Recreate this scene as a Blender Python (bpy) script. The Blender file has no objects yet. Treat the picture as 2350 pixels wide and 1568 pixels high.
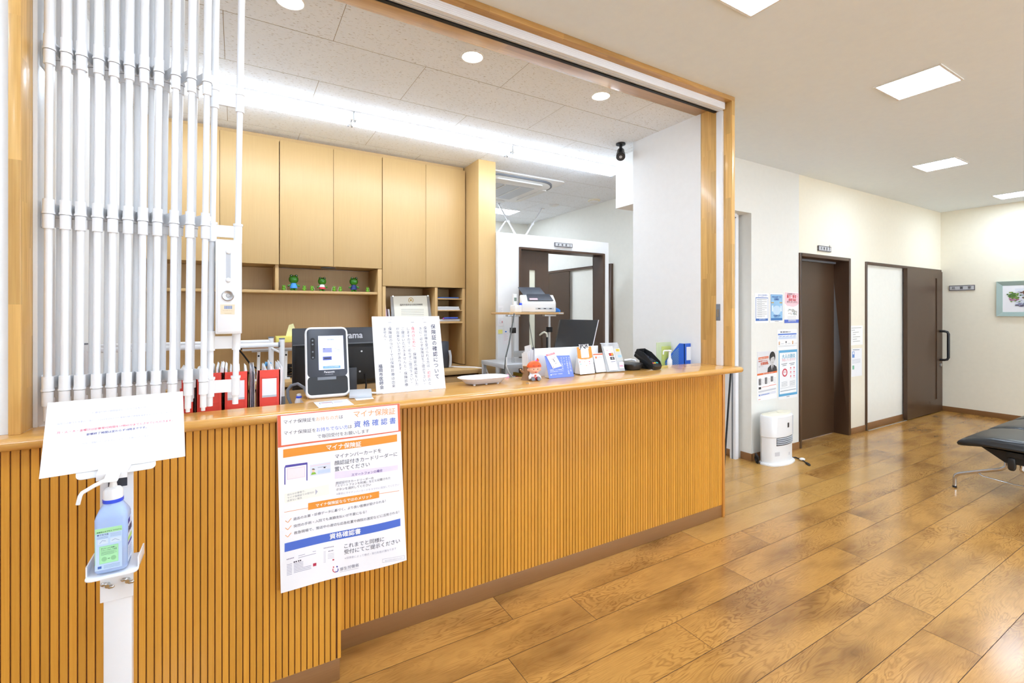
import bpy, bmesh, math, random
import numpy as np
from mathutils import Vector, Matrix

random.seed(7)
SC = bpy.context.scene
COL = SC.collection
R = math.radians

# ------------------------------------------------------------------ camera
EYE, FOC, YAW = 1.40, 1075.0, R(30.5)        # eye height, focal length for a 2350 px wide frame
HOR, MID = 715.0, 1175.0                      # horizon row, middle column
cam_d = bpy.data.cameras.new('camera')
cam_d.sensor_width = 36.0
cam_d.lens = 36.0 * FOC / 2350.0
cam_d.shift_y = -(784.0 - HOR) / 2350.0
cam_d.clip_start = 0.05
cam = bpy.data.objects.new('camera', cam_d)
COL.objects.link(cam)
cam.location = (0, 0, EYE)
cam.rotation_euler = (R(90), 0, -YAW)
SC.camera = cam

# ------------------------------------------------------------------ view + world
SC.view_settings.view_transform = 'Standard'
SC.view_settings.look = 'None'
SC.view_settings.gamma = 1.0
SC.view_settings.use_curve_mapping = False
SC.view_settings.exposure = 0.10
PANEL_L, STRIP_L, SPOT_L, BACK_L = 44.0, 21.0, 36.0, 20.0     # radiance of the lamps
wd = bpy.data.worlds.new('world')
SC.world = wd
wd.use_nodes = True
wd.node_tree.nodes['Background'].inputs[0].default_value = (0.80, 0.90, 1.0, 1)
wd.node_tree.nodes['Background'].inputs[1].default_value = 7.0
SC.cycles.max_bounces = 7
SC.cycles.diffuse_bounces = 4
SC.cycles.glossy_bounces = 3
SC.cycles.use_adaptive_sampling = True
SC.cycles.adaptive_threshold = 0.08
SC.cycles.adaptive_min_samples = 20
SC.cycles.sample_clamp_indirect = 6.0
SC.cycles.use_denoising = True


# ------------------------------------------------------------------ measuring
_S, _C = math.sin(YAW), math.cos(YAW)


def at(u, v, X=None, Y=None, Z=None):
    """Point of the room seen at column u, row v, on the plane X=, Y= or Z=."""
    k = (u - MID) / FOC
    a, b, c = _S + _C * k, _C - _S * k, (HOR - v) / FOC
    d = X / a if X is not None else Y / b if Y is not None else (Z - EYE) / c
    return Vector((a * d, b * d, EYE + c * d))


# ------------------------------------------------------------------ materials
def lin(c):
    return tuple(((x / 255.0) / 12.92 if x <= 10.31 else ((x / 255.0 + 0.055) / 1.055) ** 2.4) for x in c) + (1.0,)


MATS = {}


class G:
    """small node graph writer"""
    def __init__(s, name):
        m = bpy.data.materials.new(name)
        m.use_nodes = True
        s.m, s.t = m, m.node_tree
        s.b = s.t.nodes['Principled BSDF']
        MATS[name] = m

    def n(s, typ, ins=None, **kw):
        x = s.t.nodes.new(typ)
        for k, v in kw.items():
            setattr(x, k, v)
        for k, v in (ins or {}).items():
            i = x.inputs[k]
            if isinstance(v, bpy.types.NodeSocket):
                s.t.links.new(v, i)
            else:
                i.default_value = v
        return x

    def math(s, op, a, b=0.0, c=0.0):
        return s.n('ShaderNodeMath', {0: a, 1: b, 2: c}, operation=op).outputs[0]

    def mix(s, f, a, b, typ='MIX'):
        x = s.n('ShaderNodeMix', data_type='RGBA', blend_type=typ)
        for k, v in ((0, f), (6, a), (7, b)):
            if isinstance(v, bpy.types.NodeSocket):
                s.t.links.new(v, x.inputs[k])
            else:
                x.inputs[k].default_value = v
        return x.outputs[2]

    def ramp(s, f, stops):
        x = s.n('ShaderNodeValToRGB', {0: f})
        cr = x.color_ramp
        while len(cr.elements) < len(stops):
            cr.elements.new(0.5)
        for e, (p, c) in zip(cr.elements, stops):
            e.position = p
            e.color = c
        return x.outputs[0]

    def set(s, k, v):
        i = s.b.inputs[k]
        if isinstance(v, bpy.types.NodeSocket):
            s.t.links.new(v, i)
        else:
            i.default_value = v

    def bump(s, h, strength=0.2, dist=0.002):
        x = s.n('ShaderNodeBump', {'Height': h, 'Strength': strength, 'Distance': dist})
        s.set('Normal', x.outputs[0])


def plain(name, c, rough=0.5, metal=0.0, **kw):
    if name in MATS:
        return MATS[name]
    g = G(name)
    co = g.n('ShaderNodeTexCoord').outputs['Object']
    nz = g.n('ShaderNodeTexNoise', {'Vector': co, 'Scale': 9.0, 'Detail': 2.0}).outputs[0]
    a = lin(c)
    g.set('Base Color', g.mix(nz, tuple(x * 0.97 for x in a[:3]) + (1,), tuple(min(1, x * 1.03) for x in a[:3]) + (1,)))
    g.set('Roughness', rough)
    g.set('Metallic', metal)
    for k, v in kw.items():
        g.set(k.replace('_', ' '), v)
    return g.m


def ink(c):
    return plain('print_%02x%02x%02x' % tuple(int(x) for x in c), c, 0.45)


def emit(name, c, s, base=(255, 255, 255)):
    g = G(name)
    g.set('Base Color', lin(base))
    g.set('Emission Color', lin(c))
    g.set('Emission Strength', s)
    return g.m


def wood(name, light, dark, axis=2, grain=14.0, fig=1.0, rough=0.35, stave=None, tone=0.12, pitch=None, coat=0.0, uv=False, blotch=0.0, fine=0.35):
    g = G(name)
    tc = g.n('ShaderNodeTexCoord')
    co = tc.outputs['UV' if uv else 'Object']
    sep = g.n('ShaderNodeSeparateXYZ', {0: co})
    ax = [sep.outputs[i] for i in range(3)]
    tonev = None
    off = None
    if stave:                                             # finger-jointed strips: (length, width, cross axis)
        L, Wd, cr = stave
        row = g.math('FLOOR', g.math('DIVIDE', ax[cr], Wd))
        rr = g.n('ShaderNodeTexWhiteNoise', {'W': row}, noise_dimensions='1D').outputs[0]
        seg = g.math('FLOOR', g.math('ADD', g.math('DIVIDE', ax[axis], L), g.math('MULTIPLY', rr, 7.0)))
        cv = g.n('ShaderNodeCombineXYZ', {0: row, 1: seg, 2: 0.0}).outputs[0]
        wn = g.n('ShaderNodeTexWhiteNoise', {'Vector': cv}, noise_dimensions='3D')
        tonev, off = wn.outputs[0], wn.outputs[1]
    elif pitch:                                           # one tone per slat
        row = g.math('FLOOR', g.math('DIVIDE', ax[0], pitch))
        wn = g.n('ShaderNodeTexWhiteNoise', {'W': row}, noise_dimensions='1D')
        tonev, off = wn.outputs[0], wn.outputs[1]
    if off is not None:
        co = g.n('ShaderNodeVectorMath', {0: co, 1: g.n('ShaderNodeVectorMath', {0: off, 3: 9.0}, operation='SCALE').outputs[0]}, operation='ADD').outputs[0]
    sc = [grain, grain, grain]
    sc[axis] = 1.1
    mp = g.n('ShaderNodeMapping', {'Vector': co, 'Scale': sc}).outputs[0]
    n1 = g.n('ShaderNodeTexNoise', {'Vector': mp, 'Scale': 1.0, 'Detail': 3.0, 'Roughness': 0.5, 'Distortion': 0.5}).outputs[0]
    ring = g.math('SINE', g.math('MULTIPLY', n1, 34.0))
    ring = g.math('MULTIPLY_ADD', ring, 0.5 * fig, 0.5)
    sf = [grain * 18] * 3
    sf[axis] = 5.0
    mp2 = g.n('ShaderNodeMapping', {'Vector': co, 'Scale': sf}).outputs[0]
    n2 = g.n('ShaderNodeTexNoise', {'Vector': mp2, 'Scale': 1.0, 'Detail': 3.0, 'Roughness': 0.65}).outputs[0]
    f = g.math('ADD', g.math('MULTIPLY', ring, 0.55 * fig), g.math('MULTIPLY', n2, fine + 0.35))
    f = g.math('SUBTRACT', f, 0.12)
    c = g.mix(f, lin(light), lin(dark))
    if blotch:
        sb = [2.2, 2.2, 2.2]
        sb[axis] = 1.3
        n3 = g.n('ShaderNodeTexNoise', {'Vector': g.n('ShaderNodeMapping', {'Vector': co, 'Scale': sb}).outputs[0], 'Scale': 1.6, 'Detail': 3.0}).outputs[0]
        c = g.mix(g.ramp(n3, [(0.42, (0, 0, 0, 1)), (0.72, (blotch, blotch, blotch, 1))]), c, lin(tuple(x * 0.72 for x in dark)))
    if tonev is not None:
        v = g.math('MULTIPLY_ADD', tonev, tone * 2, 1.0 - tone)
        c = g.n('ShaderNodeHueSaturation', {'Value': v, 'Color': c}).outputs[0]
    g.set('Base Color', c)
    g.set('Roughness', rough)
    if coat:
        g.set('Coat Weight', coat)
        g.set('Coat Roughness', 0.12)
    g.bump(f, 0.06, 0.001)
    return g.m


def floor_wood(name, light, dark, blotch, fig=1.0):
    """oak-print vinyl: cathedral figure as contour lines of a stretched noise, fine pores, soft dark clouds"""
    g = G(name)
    co = g.n('ShaderNodeTexCoord').outputs['UV']
    def nz(sc, **k):
        mp = g.n('ShaderNodeMapping', {'Vector': co, 'Scale': sc}).outputs[0]
        d = {'Vector': mp, 'Scale': 1.0, 'Detail': 2.0}
        d.update(k)
        return g.n('ShaderNodeTexNoise', d).outputs[0]
    n1 = nz((2.2, 10.0, 1), Detail=3.0, Roughness=0.5, Distortion=0.7)
    fr = g.math('FRACT', g.math('MULTIPLY', n1, 19.0))
    tri = g.math('MULTIPLY', g.math('ABSOLUTE', g.math('SUBTRACT', fr, 0.5)), 2.0)
    lines = g.ramp(tri, [(0.42, (0, 0, 0, 1)), (0.98, (1, 1, 1, 1))])
    amp = g.ramp(nz((1.6, 4.5, 1), Detail=2.0), [(0.38, (0.12, 0.12, 0.12, 1)), (0.66, (1, 1, 1, 1))])
    pores = g.ramp(nz((9, 330, 1), Detail=3.0, Roughness=0.7), [(0.40, (0, 0, 0, 1)), (0.75, (1, 1, 1, 1))])
    cloud = g.ramp(nz((1.9, 5.0, 1), Detail=3.0), [(0.44, (0, 0, 0, 1)), (0.74, (1, 1, 1, 1))])
    f = g.math('MULTIPLY', g.math('MULTIPLY', lines, amp), 0.50 * fig)
    f = g.math('ADD', f, g.math('MULTIPLY', pores, 0.30))
    c = g.mix(f, lin(light), lin(dark))
    c = g.mix(g.math('MULTIPLY', cloud, blotch), c, lin(tuple(0.74 * a + 0.1 * b for a, b in zip(dark, light))))
    g.set('Base Color', c)
    g.set('Roughness', 0.19)
    g.bump(f, 0.03, 0.001)
    return g.m


def wallpaper(name, c, scale=160.0, strength=0.12):
    g = G(name)
    co = g.n('ShaderNodeTexCoord').outputs['Object']
    nz = g.n('ShaderNodeTexNoise', {'Vector': co, 'Scale': scale, 'Detail': 3.0}).outputs[0]
    big = g.n('ShaderNodeTexNoise', {'Vector': co, 'Scale': 22.0, 'Detail': 4.0}).outputs[0]
    a = lin(c)
    g.set('Base Color', g.mix(big, tuple(x * 0.965 for x in a[:3]) + (1,), tuple(min(1, x * 1.02) for x in a[:3]) + (1,)))
    g.set('Roughness', 0.75)
    g.bump(nz, strength, 0.003)
    return g.m


wallpaper('wallpaper_white', (238, 239, 240))
wallpaper('wallpaper_grey_white', (234, 233, 226))
wallpaper('wallpaper_cream', (243, 236, 216))
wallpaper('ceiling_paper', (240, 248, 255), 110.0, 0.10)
wallpaper('recess_wallpaper', (244, 243, 234))
wood('oak_slats', (226, 164, 64), (192, 124, 28), 2, 16, 0.35, 0.38, pitch=0.0204, tone=0.10, coat=0.25)
wood('oak_worktop', (226, 172, 92), (190, 128, 52), 0, 13, 0.45, 0.22, stave=(0.55, 0.045, 1), tone=0.07, coat=0.5)
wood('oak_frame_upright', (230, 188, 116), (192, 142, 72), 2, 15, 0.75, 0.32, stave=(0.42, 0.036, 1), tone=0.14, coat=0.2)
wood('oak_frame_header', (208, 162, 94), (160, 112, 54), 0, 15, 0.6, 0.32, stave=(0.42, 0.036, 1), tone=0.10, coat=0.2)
wood('oak_edge', (214, 150, 70), (178, 108, 38), 2, 16, 0.3, 0.35, coat=0.2)
wood('pale_oak_veneer', (204, 170, 116), (178, 142, 90), 2, 26, 0.22, 0.42)
wood('shelf_oak_veneer', (206, 170, 116), (178, 140, 86), 2, 26, 0.22, 0.45)
wood('dark_walnut_door', (82, 58, 38), (46, 31, 20), 2, 30, 0.25, 0.38)
wood('dark_walnut_trim', (86, 62, 44), (56, 39, 28), 2, 30, 0.2, 0.4)
floor_wood('floor_plank', (204, 152, 80), (112, 66, 26), 0.7)
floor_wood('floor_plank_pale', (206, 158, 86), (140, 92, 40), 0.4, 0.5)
wood('brown_kickboard', (150, 108, 66), (126, 84, 48), 0, 20, 0.25, 0.4)
wood('riser_board', (168, 126, 92), (140, 100, 70), 0, 20, 0.3, 0.4)
wood('table_board', (224, 182, 126), (196, 150, 96), 0, 20, 0.3, 0.4)
plain('groove_brown', (112, 62, 26), 0.6)
plain('seam_brown', (70, 48, 30), 0.6)
plain('painted_white', (242, 243, 246), 0.32)
plain('plastic_white', (240, 240, 240), 0.35)
plain('matt_white', (236, 236, 234), 0.6)
plain('white_powder_coat', (240, 241, 243), 0.3)
plain('light_grey_plastic', (196, 200, 206), 0.4)
plain('mid_grey_plastic', (120, 124, 132), 0.4)
plain('steel', (200, 200, 200), 0.22, 1.0)
plain('brushed_steel', (190, 190, 192), 0.35, 1.0)
plain('aluminium', (205, 208, 210), 0.4, 0.8)
plain('black_plastic', (28, 29, 32), 0.32)
plain('matt_black', (24, 24, 26), 0.6)
plain('charcoal_plastic', (58, 61, 70), 0.4)
plain('black_leather', (40, 43, 46), 0.3)
plain('red_plastic', (238, 76, 62), 0.38)
plain('dark_red_plastic', (150, 24, 24), 0.5)
plain('paper_white', (246, 246, 248), 0.6)
plain('paper_cream', (240, 234, 214), 0.6)
plain('tile_seam', (146, 128, 98), 0.7)
emit('panel_lamp_glow', (216, 234, 255), PANEL_L)
emit('strip_lamp_glow', (222, 238, 255), STRIP_L)
emit('downlight_glow', (255, 250, 235), SPOT_L)
emit('back_lamp_glow', (226, 238, 255), BACK_L)

# rock-wool ceiling board: short worm marks lying along the room
g = G('fissured_ceiling_board')
co = g.n('ShaderNodeTexCoord').outputs['Object']
wrp = g.n('ShaderNodeTexNoise', {'Vector': co, 'Scale': 40.0, 'Detail': 1.0}).outputs[1]
cw = g.n('ShaderNodeVectorMath', {0: co, 1: g.n('ShaderNodeVectorMath', {0: wrp, 3: 0.013}, operation='SCALE').outputs[0]}, operation='ADD').outputs[0]
mp = g.n('ShaderNodeMapping', {'Vector': cw, 'Scale': (52.0, 215.0, 1.0)}).outputs[0]
nz = g.n('ShaderNodeTexNoise', {'Vector': mp, 'Scale': 1.0, 'Detail': 1.5, 'Roughness': 0.4}).outputs[0]
msk = g.ramp(nz, [(0.655, (0, 0, 0, 1)), (0.69, (1, 1, 1, 1))])
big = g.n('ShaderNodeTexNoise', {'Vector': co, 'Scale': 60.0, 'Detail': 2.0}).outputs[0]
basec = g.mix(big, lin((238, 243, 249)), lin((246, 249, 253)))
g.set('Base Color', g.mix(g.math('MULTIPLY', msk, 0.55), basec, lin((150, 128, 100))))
g.set('Roughness', 0.85)
g.bump(g.math('SUBTRACT', 1.0, msk), 0.4, 0.002)

# translucent plastics
def clear(name, c, rough=0.15, alpha=0.35):
    g = G(name)
    g.set('Base Color', lin(c))
    g.set('Roughness', rough)
    g.set('Alpha', alpha)
    return g.m


clear('clear_acrylic', (236, 240, 244), 0.08, 0.32)
clear('clear_window', (250, 252, 255), 0.0, 0.06)
clear('green_folder_film', (226, 240, 186), 0.3, 0.55)
clear('frosted_tray', (238, 240, 250), 0.35, 0.88)
g = G('blue_bottle_plastic')
g.set('Base Color', lin((182, 206, 250)))
g.set('Roughness', 0.22)
g.set('Subsurface Weight', 0.35)
g.set('Subsurface Radius', (0.02, 0.02, 0.03))
g.set('Alpha', 0.9)
g = G('window_glass')
g.set('Base Color', lin((226, 226, 206)))
g.set('Roughness', 0.3)
plain('screen_glow_base', (220, 226, 252), 0.2)
emit('screen_glow', (214, 222, 255), 0.75, (200, 206, 240))


# ------------------------------------------------------------------ geometry helpers
ORG = {}


class MB:
    """collects solids and links them as ONE mesh object"""
    def __init__(s):
        s.bm = bmesh.new()
        s.T = None
        s.mi = 0
        s.uvs = None

    def _v(s, p):
        p = Vector(p)
        if s.T is not None:
            p = s.T @ p
        return s.bm.verts.new(p)

    def face(s, vs, m=None):
        try:
            f = s.bm.faces.new(vs)
        except ValueError:
            return None
        f.material_index = s.mi if m is None else m
        return f

    def hexa(s, p, m=None):
        v = [s._v(q) for q in p]
        for q in ((0, 3, 2, 1), (4, 5, 6, 7), (0, 1, 5, 4), (1, 2, 6, 5), (2, 3, 7, 6), (3, 0, 4, 7)):
            s.face([v[i] for i in q], m)
        return s

    def box(s, x0, x1, y0, y1, z0, z1, m=None):
        return s.hexa([(x0, y0, z0), (x1, y0, z0), (x1, y1, z0), (x0, y1, z0), (x0, y0, z1), (x1, y0, z1), (x1, y1, z1), (x0, y1, z1)], m)

    def prism(s, pts, ext, m=None):
        ext = Vector(ext)
        a = [s._v(p) for p in pts]
        b = [s._v(Vector(p) + ext) for p in pts]
        n = len(pts)
        s.face(a[::-1], m)
        s.face(b, m)
        for i in range(n):
            s.face([a[i], a[(i + 1) % n], b[(i + 1) % n], b[i]], m)
        return s

    def rings(s, rr, m=None, cap=True, closed=False):
        vs = [[s._v(p) for p in r] for r in rr]
        n = len(vs[0])
        k = len(vs)
        for i in range(k if closed else k - 1):
            for j in range(n):
                s.face([vs[i][j], vs[i][(j + 1) % n], vs[(i + 1) % k][(j + 1) % n], vs[(i + 1) % k][j]], m)
        if cap and not closed:
            s.face(vs[0][::-1], m)
            s.face(vs[-1], m)
        return s

    def cyl(s, p0, p1, r0, r1=None, seg=16, m=None):
        p0, p1 = Vector(p0), Vector(p1)
        r1 = r0 if r1 is None else r1
        d = (p1 - p0).normalized()
        a = d.orthogonal().normalized()
        b = d.cross(a)
        ring = lambda c, r: [c + (a * math.cos(t) + b * math.sin(t)) * r for t in (2 * math.pi * i / seg for i in range(seg))]
        return s.rings([ring(p0, r0), ring(p1, r1)], m)

    def tube(s, pts, r, seg=10, m=None):
        pts = [Vector(p) for p in pts]
        rr = []
        a = None
        for i, p in enumerate(pts):
            d = (pts[min(i + 1, len(pts) - 1)] - pts[max(i - 1, 0)]).normalized()
            if a is None:
                a = d.orthogonal().normalized()
            else:
                a = (a - d * a.dot(d)).normalized()
            b = d.cross(a)
            rad = r[i] if isinstance(r, (list, tuple)) else r
            rr.append([p + (a * math.cos(t) + b * math.sin(t)) * rad for t in (2 * math.pi * j / seg for j in range(seg))])
        return s.rings(rr, m)

    def lathe(s, prof, c=(0, 0, 0), seg=24, m=None, sx=1.0, sy=1.0):
        c = Vector(c)
        rr = [[c + Vector((r * sx * math.cos(t), r * sy * math.sin(t), z)) for t in (2 * math.pi * j / seg for j in range(seg))] for r, z in prof]
        return s.rings(rr, m)

    def ell(s, c, r, seg=20, rows=12, m=None, rot=None, p=1.0):
        c = Vector(c)
        r = Vector((r, r, r)) if isinstance(r, (int, float)) else Vector(r)
        sg = lambda x: math.copysign(abs(x) ** p, x)
        rr = []
        for i in range(rows + 1):
            t = -math.pi / 2 + math.pi * (0.02 + 0.96 * i / rows)
            row = []
            for j in range(seg):
                f = 2 * math.pi * j / seg
                q = Vector((r.x * sg(math.cos(t)) * sg(math.cos(f)), r.y * sg(math.cos(t)) * sg(math.sin(f)), r.z * sg(math.sin(t))))
                if rot is not None:
                    q = rot @ q
                row.append(c + q)
            rr.append(row)
        return s.rings(rr, m)

    def rrect(s, w, h, r, n=5):
        """rounded rectangle outline in 2-D, centred"""
        out = []
        for cx, cy, t0 in ((w / 2 - r, h / 2 - r, 0), (-w / 2 + r, h / 2 - r, 90), (-w / 2 + r, -h / 2 + r, 180), (w / 2 - r, -h / 2 + r, 270)):
            for i in range(n + 1):
                t = R(t0 + 90 * i / n)
                out.append((cx + r * math.cos(t), cy + r * math.sin(t)))
        return out

    def build(s, name, mats, parent=None, smooth=True, bevel=0.0, seg=2, ang=35):
        bm = s.bm
        if bevel:
            bmesh.ops.remove_doubles(bm, verts=bm.verts, dist=1e-6)
            ed = [e for e in bm.edges if len(e.link_faces) == 2 and e.calc_face_angle(0) > R(40)]
            bmesh.ops.bevel(bm, geom=ed, offset=bevel, segments=seg, affect='EDGES', profile=0.5, clamp_overlap=True)
        bmesh.ops.recalc_face_normals(bm, faces=bm.faces)
        me = bpy.data.meshes.new(name)
        bm.to_mesh(me)
        bm.free()
        for m in (mats if isinstance(mats, (list, tuple)) else [mats]):
            me.materials.append(MATS[m] if isinstance(m, str) else m)
        return link(name, me, parent, smooth, ang)


def link(name, me, parent=None, smooth=True, ang=35):
    if smooth:
        me.polygons.foreach_set('use_smooth', [True] * len(me.polygons))
        me.set_sharp_from_angle(angle=R(ang))
    o = bpy.data.objects.new(name, me)
    COL.objects.link(o)
    if parent is not None:
        off = ORG.get(parent.name, Vector((0, 0, 0)))
        if off.length:
            me.transform(Matrix.Translation(-off))
        o.parent = parent
        ORG[o.name] = off
    return o


def tag(o, label, cat, group=None, kind=None):
    if label:
        o['label'] = label
    if cat:
        o['category'] = cat
    if group:
        o['group'] = group
    if kind:
        o['kind'] = kind
    return o


def thing(name, label, cat, loc=(0, 0, 0), group=None):
    """an Empty at the thing's base that parents its parts"""
    o = bpy.data.objects.new(name, None)
    o.empty_display_size = 0.1
    COL.objects.link(o)
    o.location = loc
    ORG[o.name] = Vector(loc)
    return tag(o, label, cat, group)


def struct(o, label=None):
    o['kind'] = 'structure'
    if label:
        o['label'] = label
    return o


def box(name, mat, x0, x1, y0, y1, z0, z1, parent=None, bevel=0.0):
    return MB().box(x0, x1, y0, y1, z0, z1).build(name, mat, parent, smooth=bool(bevel), bevel=bevel)


# ------------------------------------------------------------------ lettering
_TXT = {}


def text_geo(s, bold=0.0):
    key = (s, bold)
    if key not in _TXT:
        cu = bpy.data.curves.new('letters', 'FONT')
        cu.body = s
        cu.size = 1.0
        cu.resolution_u = 2
        cu.offset = bold
        ob = bpy.data.objects.new('letters', cu)
        COL.objects.link(ob)
        dg = bpy.context.evaluated_depsgraph_get()
        me = bpy.data.meshes.new_from_object(ob.evaluated_get(dg))
        vs = [(v.co.x, v.co.y) for v in me.vertices]
        fs = [tuple(p.vertices) for p in me.polygons]
        COL.objects.unlink(ob)
        bpy.data.objects.remove(ob)
        bpy.data.curves.remove(cu)
        bpy.data.meshes.remove(me)
        _TXT[key] = (vs, fs)
    return _TXT[key]


def homography(src, dst):
    A = []
    for (x, y), (u, v) in zip(src, dst):
        A.append([x, y, 1, 0, 0, 0, -u * x, -u * y, -u])
        A.append([0, 0, 0, x, y, 1, -v * x, -v * y, -v])
    return np.linalg.svd(np.array(A, float))[2][-1].reshape(3, 3)


class Sheet:
    """a printed sheet or panel: a thin slab with print on its face. TL,TR,BR,BL are its corners in the room;
    lay = the same corners in whatever drawing units the print is given in (default 0..1, y down)"""
    def __init__(s, TL, TR, BR, BL, lay=((0, 0), (1, 0), (1, 1), (0, 1)), thick=0.0012, base=(247, 247, 249), warp=None, step=0.00025, sub=1, base_mat=None):
        s.c = [Vector(p) for p in (TL, TR, BR, BL)]
        s.w = (s.c[1] - s.c[0]).length
        s.h = (s.c[3] - s.c[0]).length
        s.n = (s.c[3] - s.c[0]).cross(s.c[1] - s.c[0]).normalized()
        s.H = homography(lay, ((0, 0), (1, 0), (1, 1), (0, 1)))
        s.bm = bmesh.new()
        s.mats = []
        s.cnt = 0
        s.step, s.warp, s.sub = step, warp, sub
        base_m = base_mat or ink(base)
        s.mat(base_m)
        N = max(1, sub)
        gf = [[s.bm.verts.new(s.W(i / N, j / N, 0)) for i in range(N + 1)] for j in range(N + 1)]
        gb = [[s.bm.verts.new(s.W(i / N, j / N, -thick)) for i in range(N + 1)] for j in range(N + 1)]
        for j in range(N):
            for i in range(N):
                s.bm.faces.new((gf[j][i], gf[j + 1][i], gf[j + 1][i + 1], gf[j][i + 1]))
                s.bm.faces.new((gb[j][i], gb[j][i + 1], gb[j + 1][i + 1], gb[j + 1][i]))
        for i in range(N):
            s.bm.faces.new((gf[0][i], gf[0][i + 1], gb[0][i + 1], gb[0][i]))
            s.bm.faces.new((gf[N][i + 1], gf[N][i], gb[N][i], gb[N][i + 1]))
            s.bm.faces.new((gf[i + 1][0], gf[i][0], gb[i][0], gb[i + 1][0]))
            s.bm.faces.new((gf[i][N], gf[i + 1][N], gb[i + 1][N], gb[i][N]))

    def mat(s, m):
        if m not in s.mats:
            s.mats.append(m)
        return s.mats.index(m)

    def uv(s, p):
        q = s.H @ np.array([p[0], p[1], 1.0])
        return Vector((q[0] / q[2], q[1] / q[2]))

    def W(s, u, v, off):
        TL, TR, BR, BL = s.c
        p = (TL * (1 - u) + TR * u) * (1 - v) + (BL * (1 - u) + BR * u) * v
        if s.warp:
            p = p + s.warp(u, v)
        return p + s.n * off

    def lift(s, layer):
        """height of a printed layer; later prints of the same layer lie a hair higher"""
        return s.step * (layer + min(0.9, 0.004 * s.cnt))

    def poly(s, pts, c, layer=1, raw=False):
        if not raw:
            s.cnt += 1
        h = s.lift(layer)
        vs = [s.bm.verts.new(s.W(*(p if raw else s.uv(p)), h)) for p in pts]
        try:
            f = s.bm.faces.new(vs)
        except ValueError:
            return
        f.material_index = s.mat(ink(c) if isinstance(c, tuple) else c)
        f.normal_update()
        if f.normal.dot(s.n) < 0:
            f.normal_flip()

    def quad(s, a, b, c_, d, col, layer=1):
        a, b, c_, d = (s.uv(p) for p in (a, b, c_, d))
        s.cnt += 1
        N = s.sub if s.warp else 1
        for j in range(N):
            for i in range(N):
                def L(x, y):
                    return (a * (1 - x) + b * x) * (1 - y) + (d * (1 - x) + c_ * x) * y
                s.poly([L(i / N, j / N), L((i + 1) / N, j / N), L((i + 1) / N, (j + 1) / N), L(i / N, (j + 1) / N)], col, layer, True)

    def rect(s, x0, y0, x1, y1, col, layer=1):
        s.quad((x0, y0), (x1, y0), (x1, y1), (x0, y1), col, layer)

    def ell(s, x, y, rx, ry, col, layer=1, n=20, t0=0, t1=360):
        s.poly([(x + rx * math.cos(R(t0 + (t1 - t0) * i / n)), y + ry * math.sin(R(t0 + (t1 - t0) * i / n))) for i in range(n + (0 if t1 - t0 >= 360 else 1))], col, layer)

    def arc(s, x, y, r0, r1, t0, t1, col, layer=1, n=12, ky=1.0):
        for i in range(n):
            a, b = R(t0 + (t1 - t0) * i / n), R(t0 + (t1 - t0) * (i + 1) / n)
            P = lambda r, t: (x + r * math.cos(t), y + ky * r * math.sin(t))
            s.poly([P(r0, a), P(r1, a), P(r1, b), P(r0, b)], col, layer)

    def line(s, pts, wd, col, layer=1):
        for (x0, y0), (x1, y1) in zip(pts, pts[1:]):
            l = math.hypot(x1 - x0, y1 - y0) or 1
            nx, ny = -(y1 - y0) / l * wd / 2, (x1 - x0) / l * wd / 2
            s.quad((x0 + nx, y0 + ny), (x1 + nx, y1 + ny), (x1 - nx, y1 - ny), (x0 - nx, y0 - ny), col, layer)

    def _letters(s, t, a, e, up, col, bold, layer, sx, sy, x0):
        if bold > 0.005:                                  # heavier weight: the same letters struck again slightly apart
            for i, (dx, dy) in enumerate(((-1, 0), (1, 0), (0, -1), (0, 1))):
                s._letters(t, a + e * (dx * bold * sx) + up * (dy * bold * sy), e, up, col, 0.0, layer + 0.25 * (i + 1), sx, sy, x0)
            bold = 0.0
        vs, fs = text_geo(t, bold)
        m = s.mat(ink(col))
        s.cnt += 1
        hgt = s.lift(layer)
        bv = []
        for x, y in vs:
            q = a + e * ((x - x0) * sx) + up * (y * sy)
            bv.append(s.bm.verts.new(s.W(q.x / s.w, q.y / s.h, hgt)))
        for f in fs:
            try:
                fc = s.bm.faces.new([bv[i] for i in f])
            except ValueError:
                continue
            fc.material_index = m
            fc.normal_update()
            if fc.normal.dot(s.n) < 0:
                fc.normal_flip()

    def text(s, t, a, b, col=(40, 40, 60), bold=0.0, layer=3, tall=1.0):
        """one line of text with its baseline from a to b (drawing units)"""
        k = Vector((s.w, s.h))
        a, b = s.uv(a) * k, s.uv(b) * k
        vs, fs = text_geo(t, 0.0)
        if not vs:
            return
        x0, x1 = min(v[0] for v in vs), max(v[0] for v in vs)
        L = (b - a).length
        e = (b - a).normalized()
        up = Vector((e.y, -e.x))
        sc = L / max(x1 - x0, 1e-6)
        s._letters(t, a, e, up, col, bold, layer, sc, sc * tall, x0)

    def vtext(s, t, a, b, size, cols, bold=0.0, layer=3):
        """vertical writing: character centres run from a to b; cols = one colour or [(count, colour), ...]"""
        k = Vector((s.w, s.h))
        a, b = s.uv(a) * k, s.uv(b) * k
        cl = []
        for n_, c_ in (cols if isinstance(cols, list) else [(len(t), cols)]):
            cl += [c_] * n_
        d = (b - a).normalized()
        for i, ch in enumerate(t):
            c = a + (b - a) * (i / max(1, len(t) - 1))
            e, up = Vector((d.y, -d.x)), -d
            if ch in '、。':
                o = c + e * size * 0.22 - d * size * 0.28
                s._letters(ch, o - e * size * 0.5 - up * size * 0.38, e, up, cl[i], bold, layer, size, size, 0.0)
            elif ch == 'ー':
                s._letters(ch, c - d * size * 0.5 - e * size * 0.38, d, e, cl[i], bold, layer, size, size, 0.0)
            else:
                s._letters(ch, c - e * size * 0.5 - up * size * 0.38, e, up, cl[i], bold, layer, size, size, 0.0)

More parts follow.
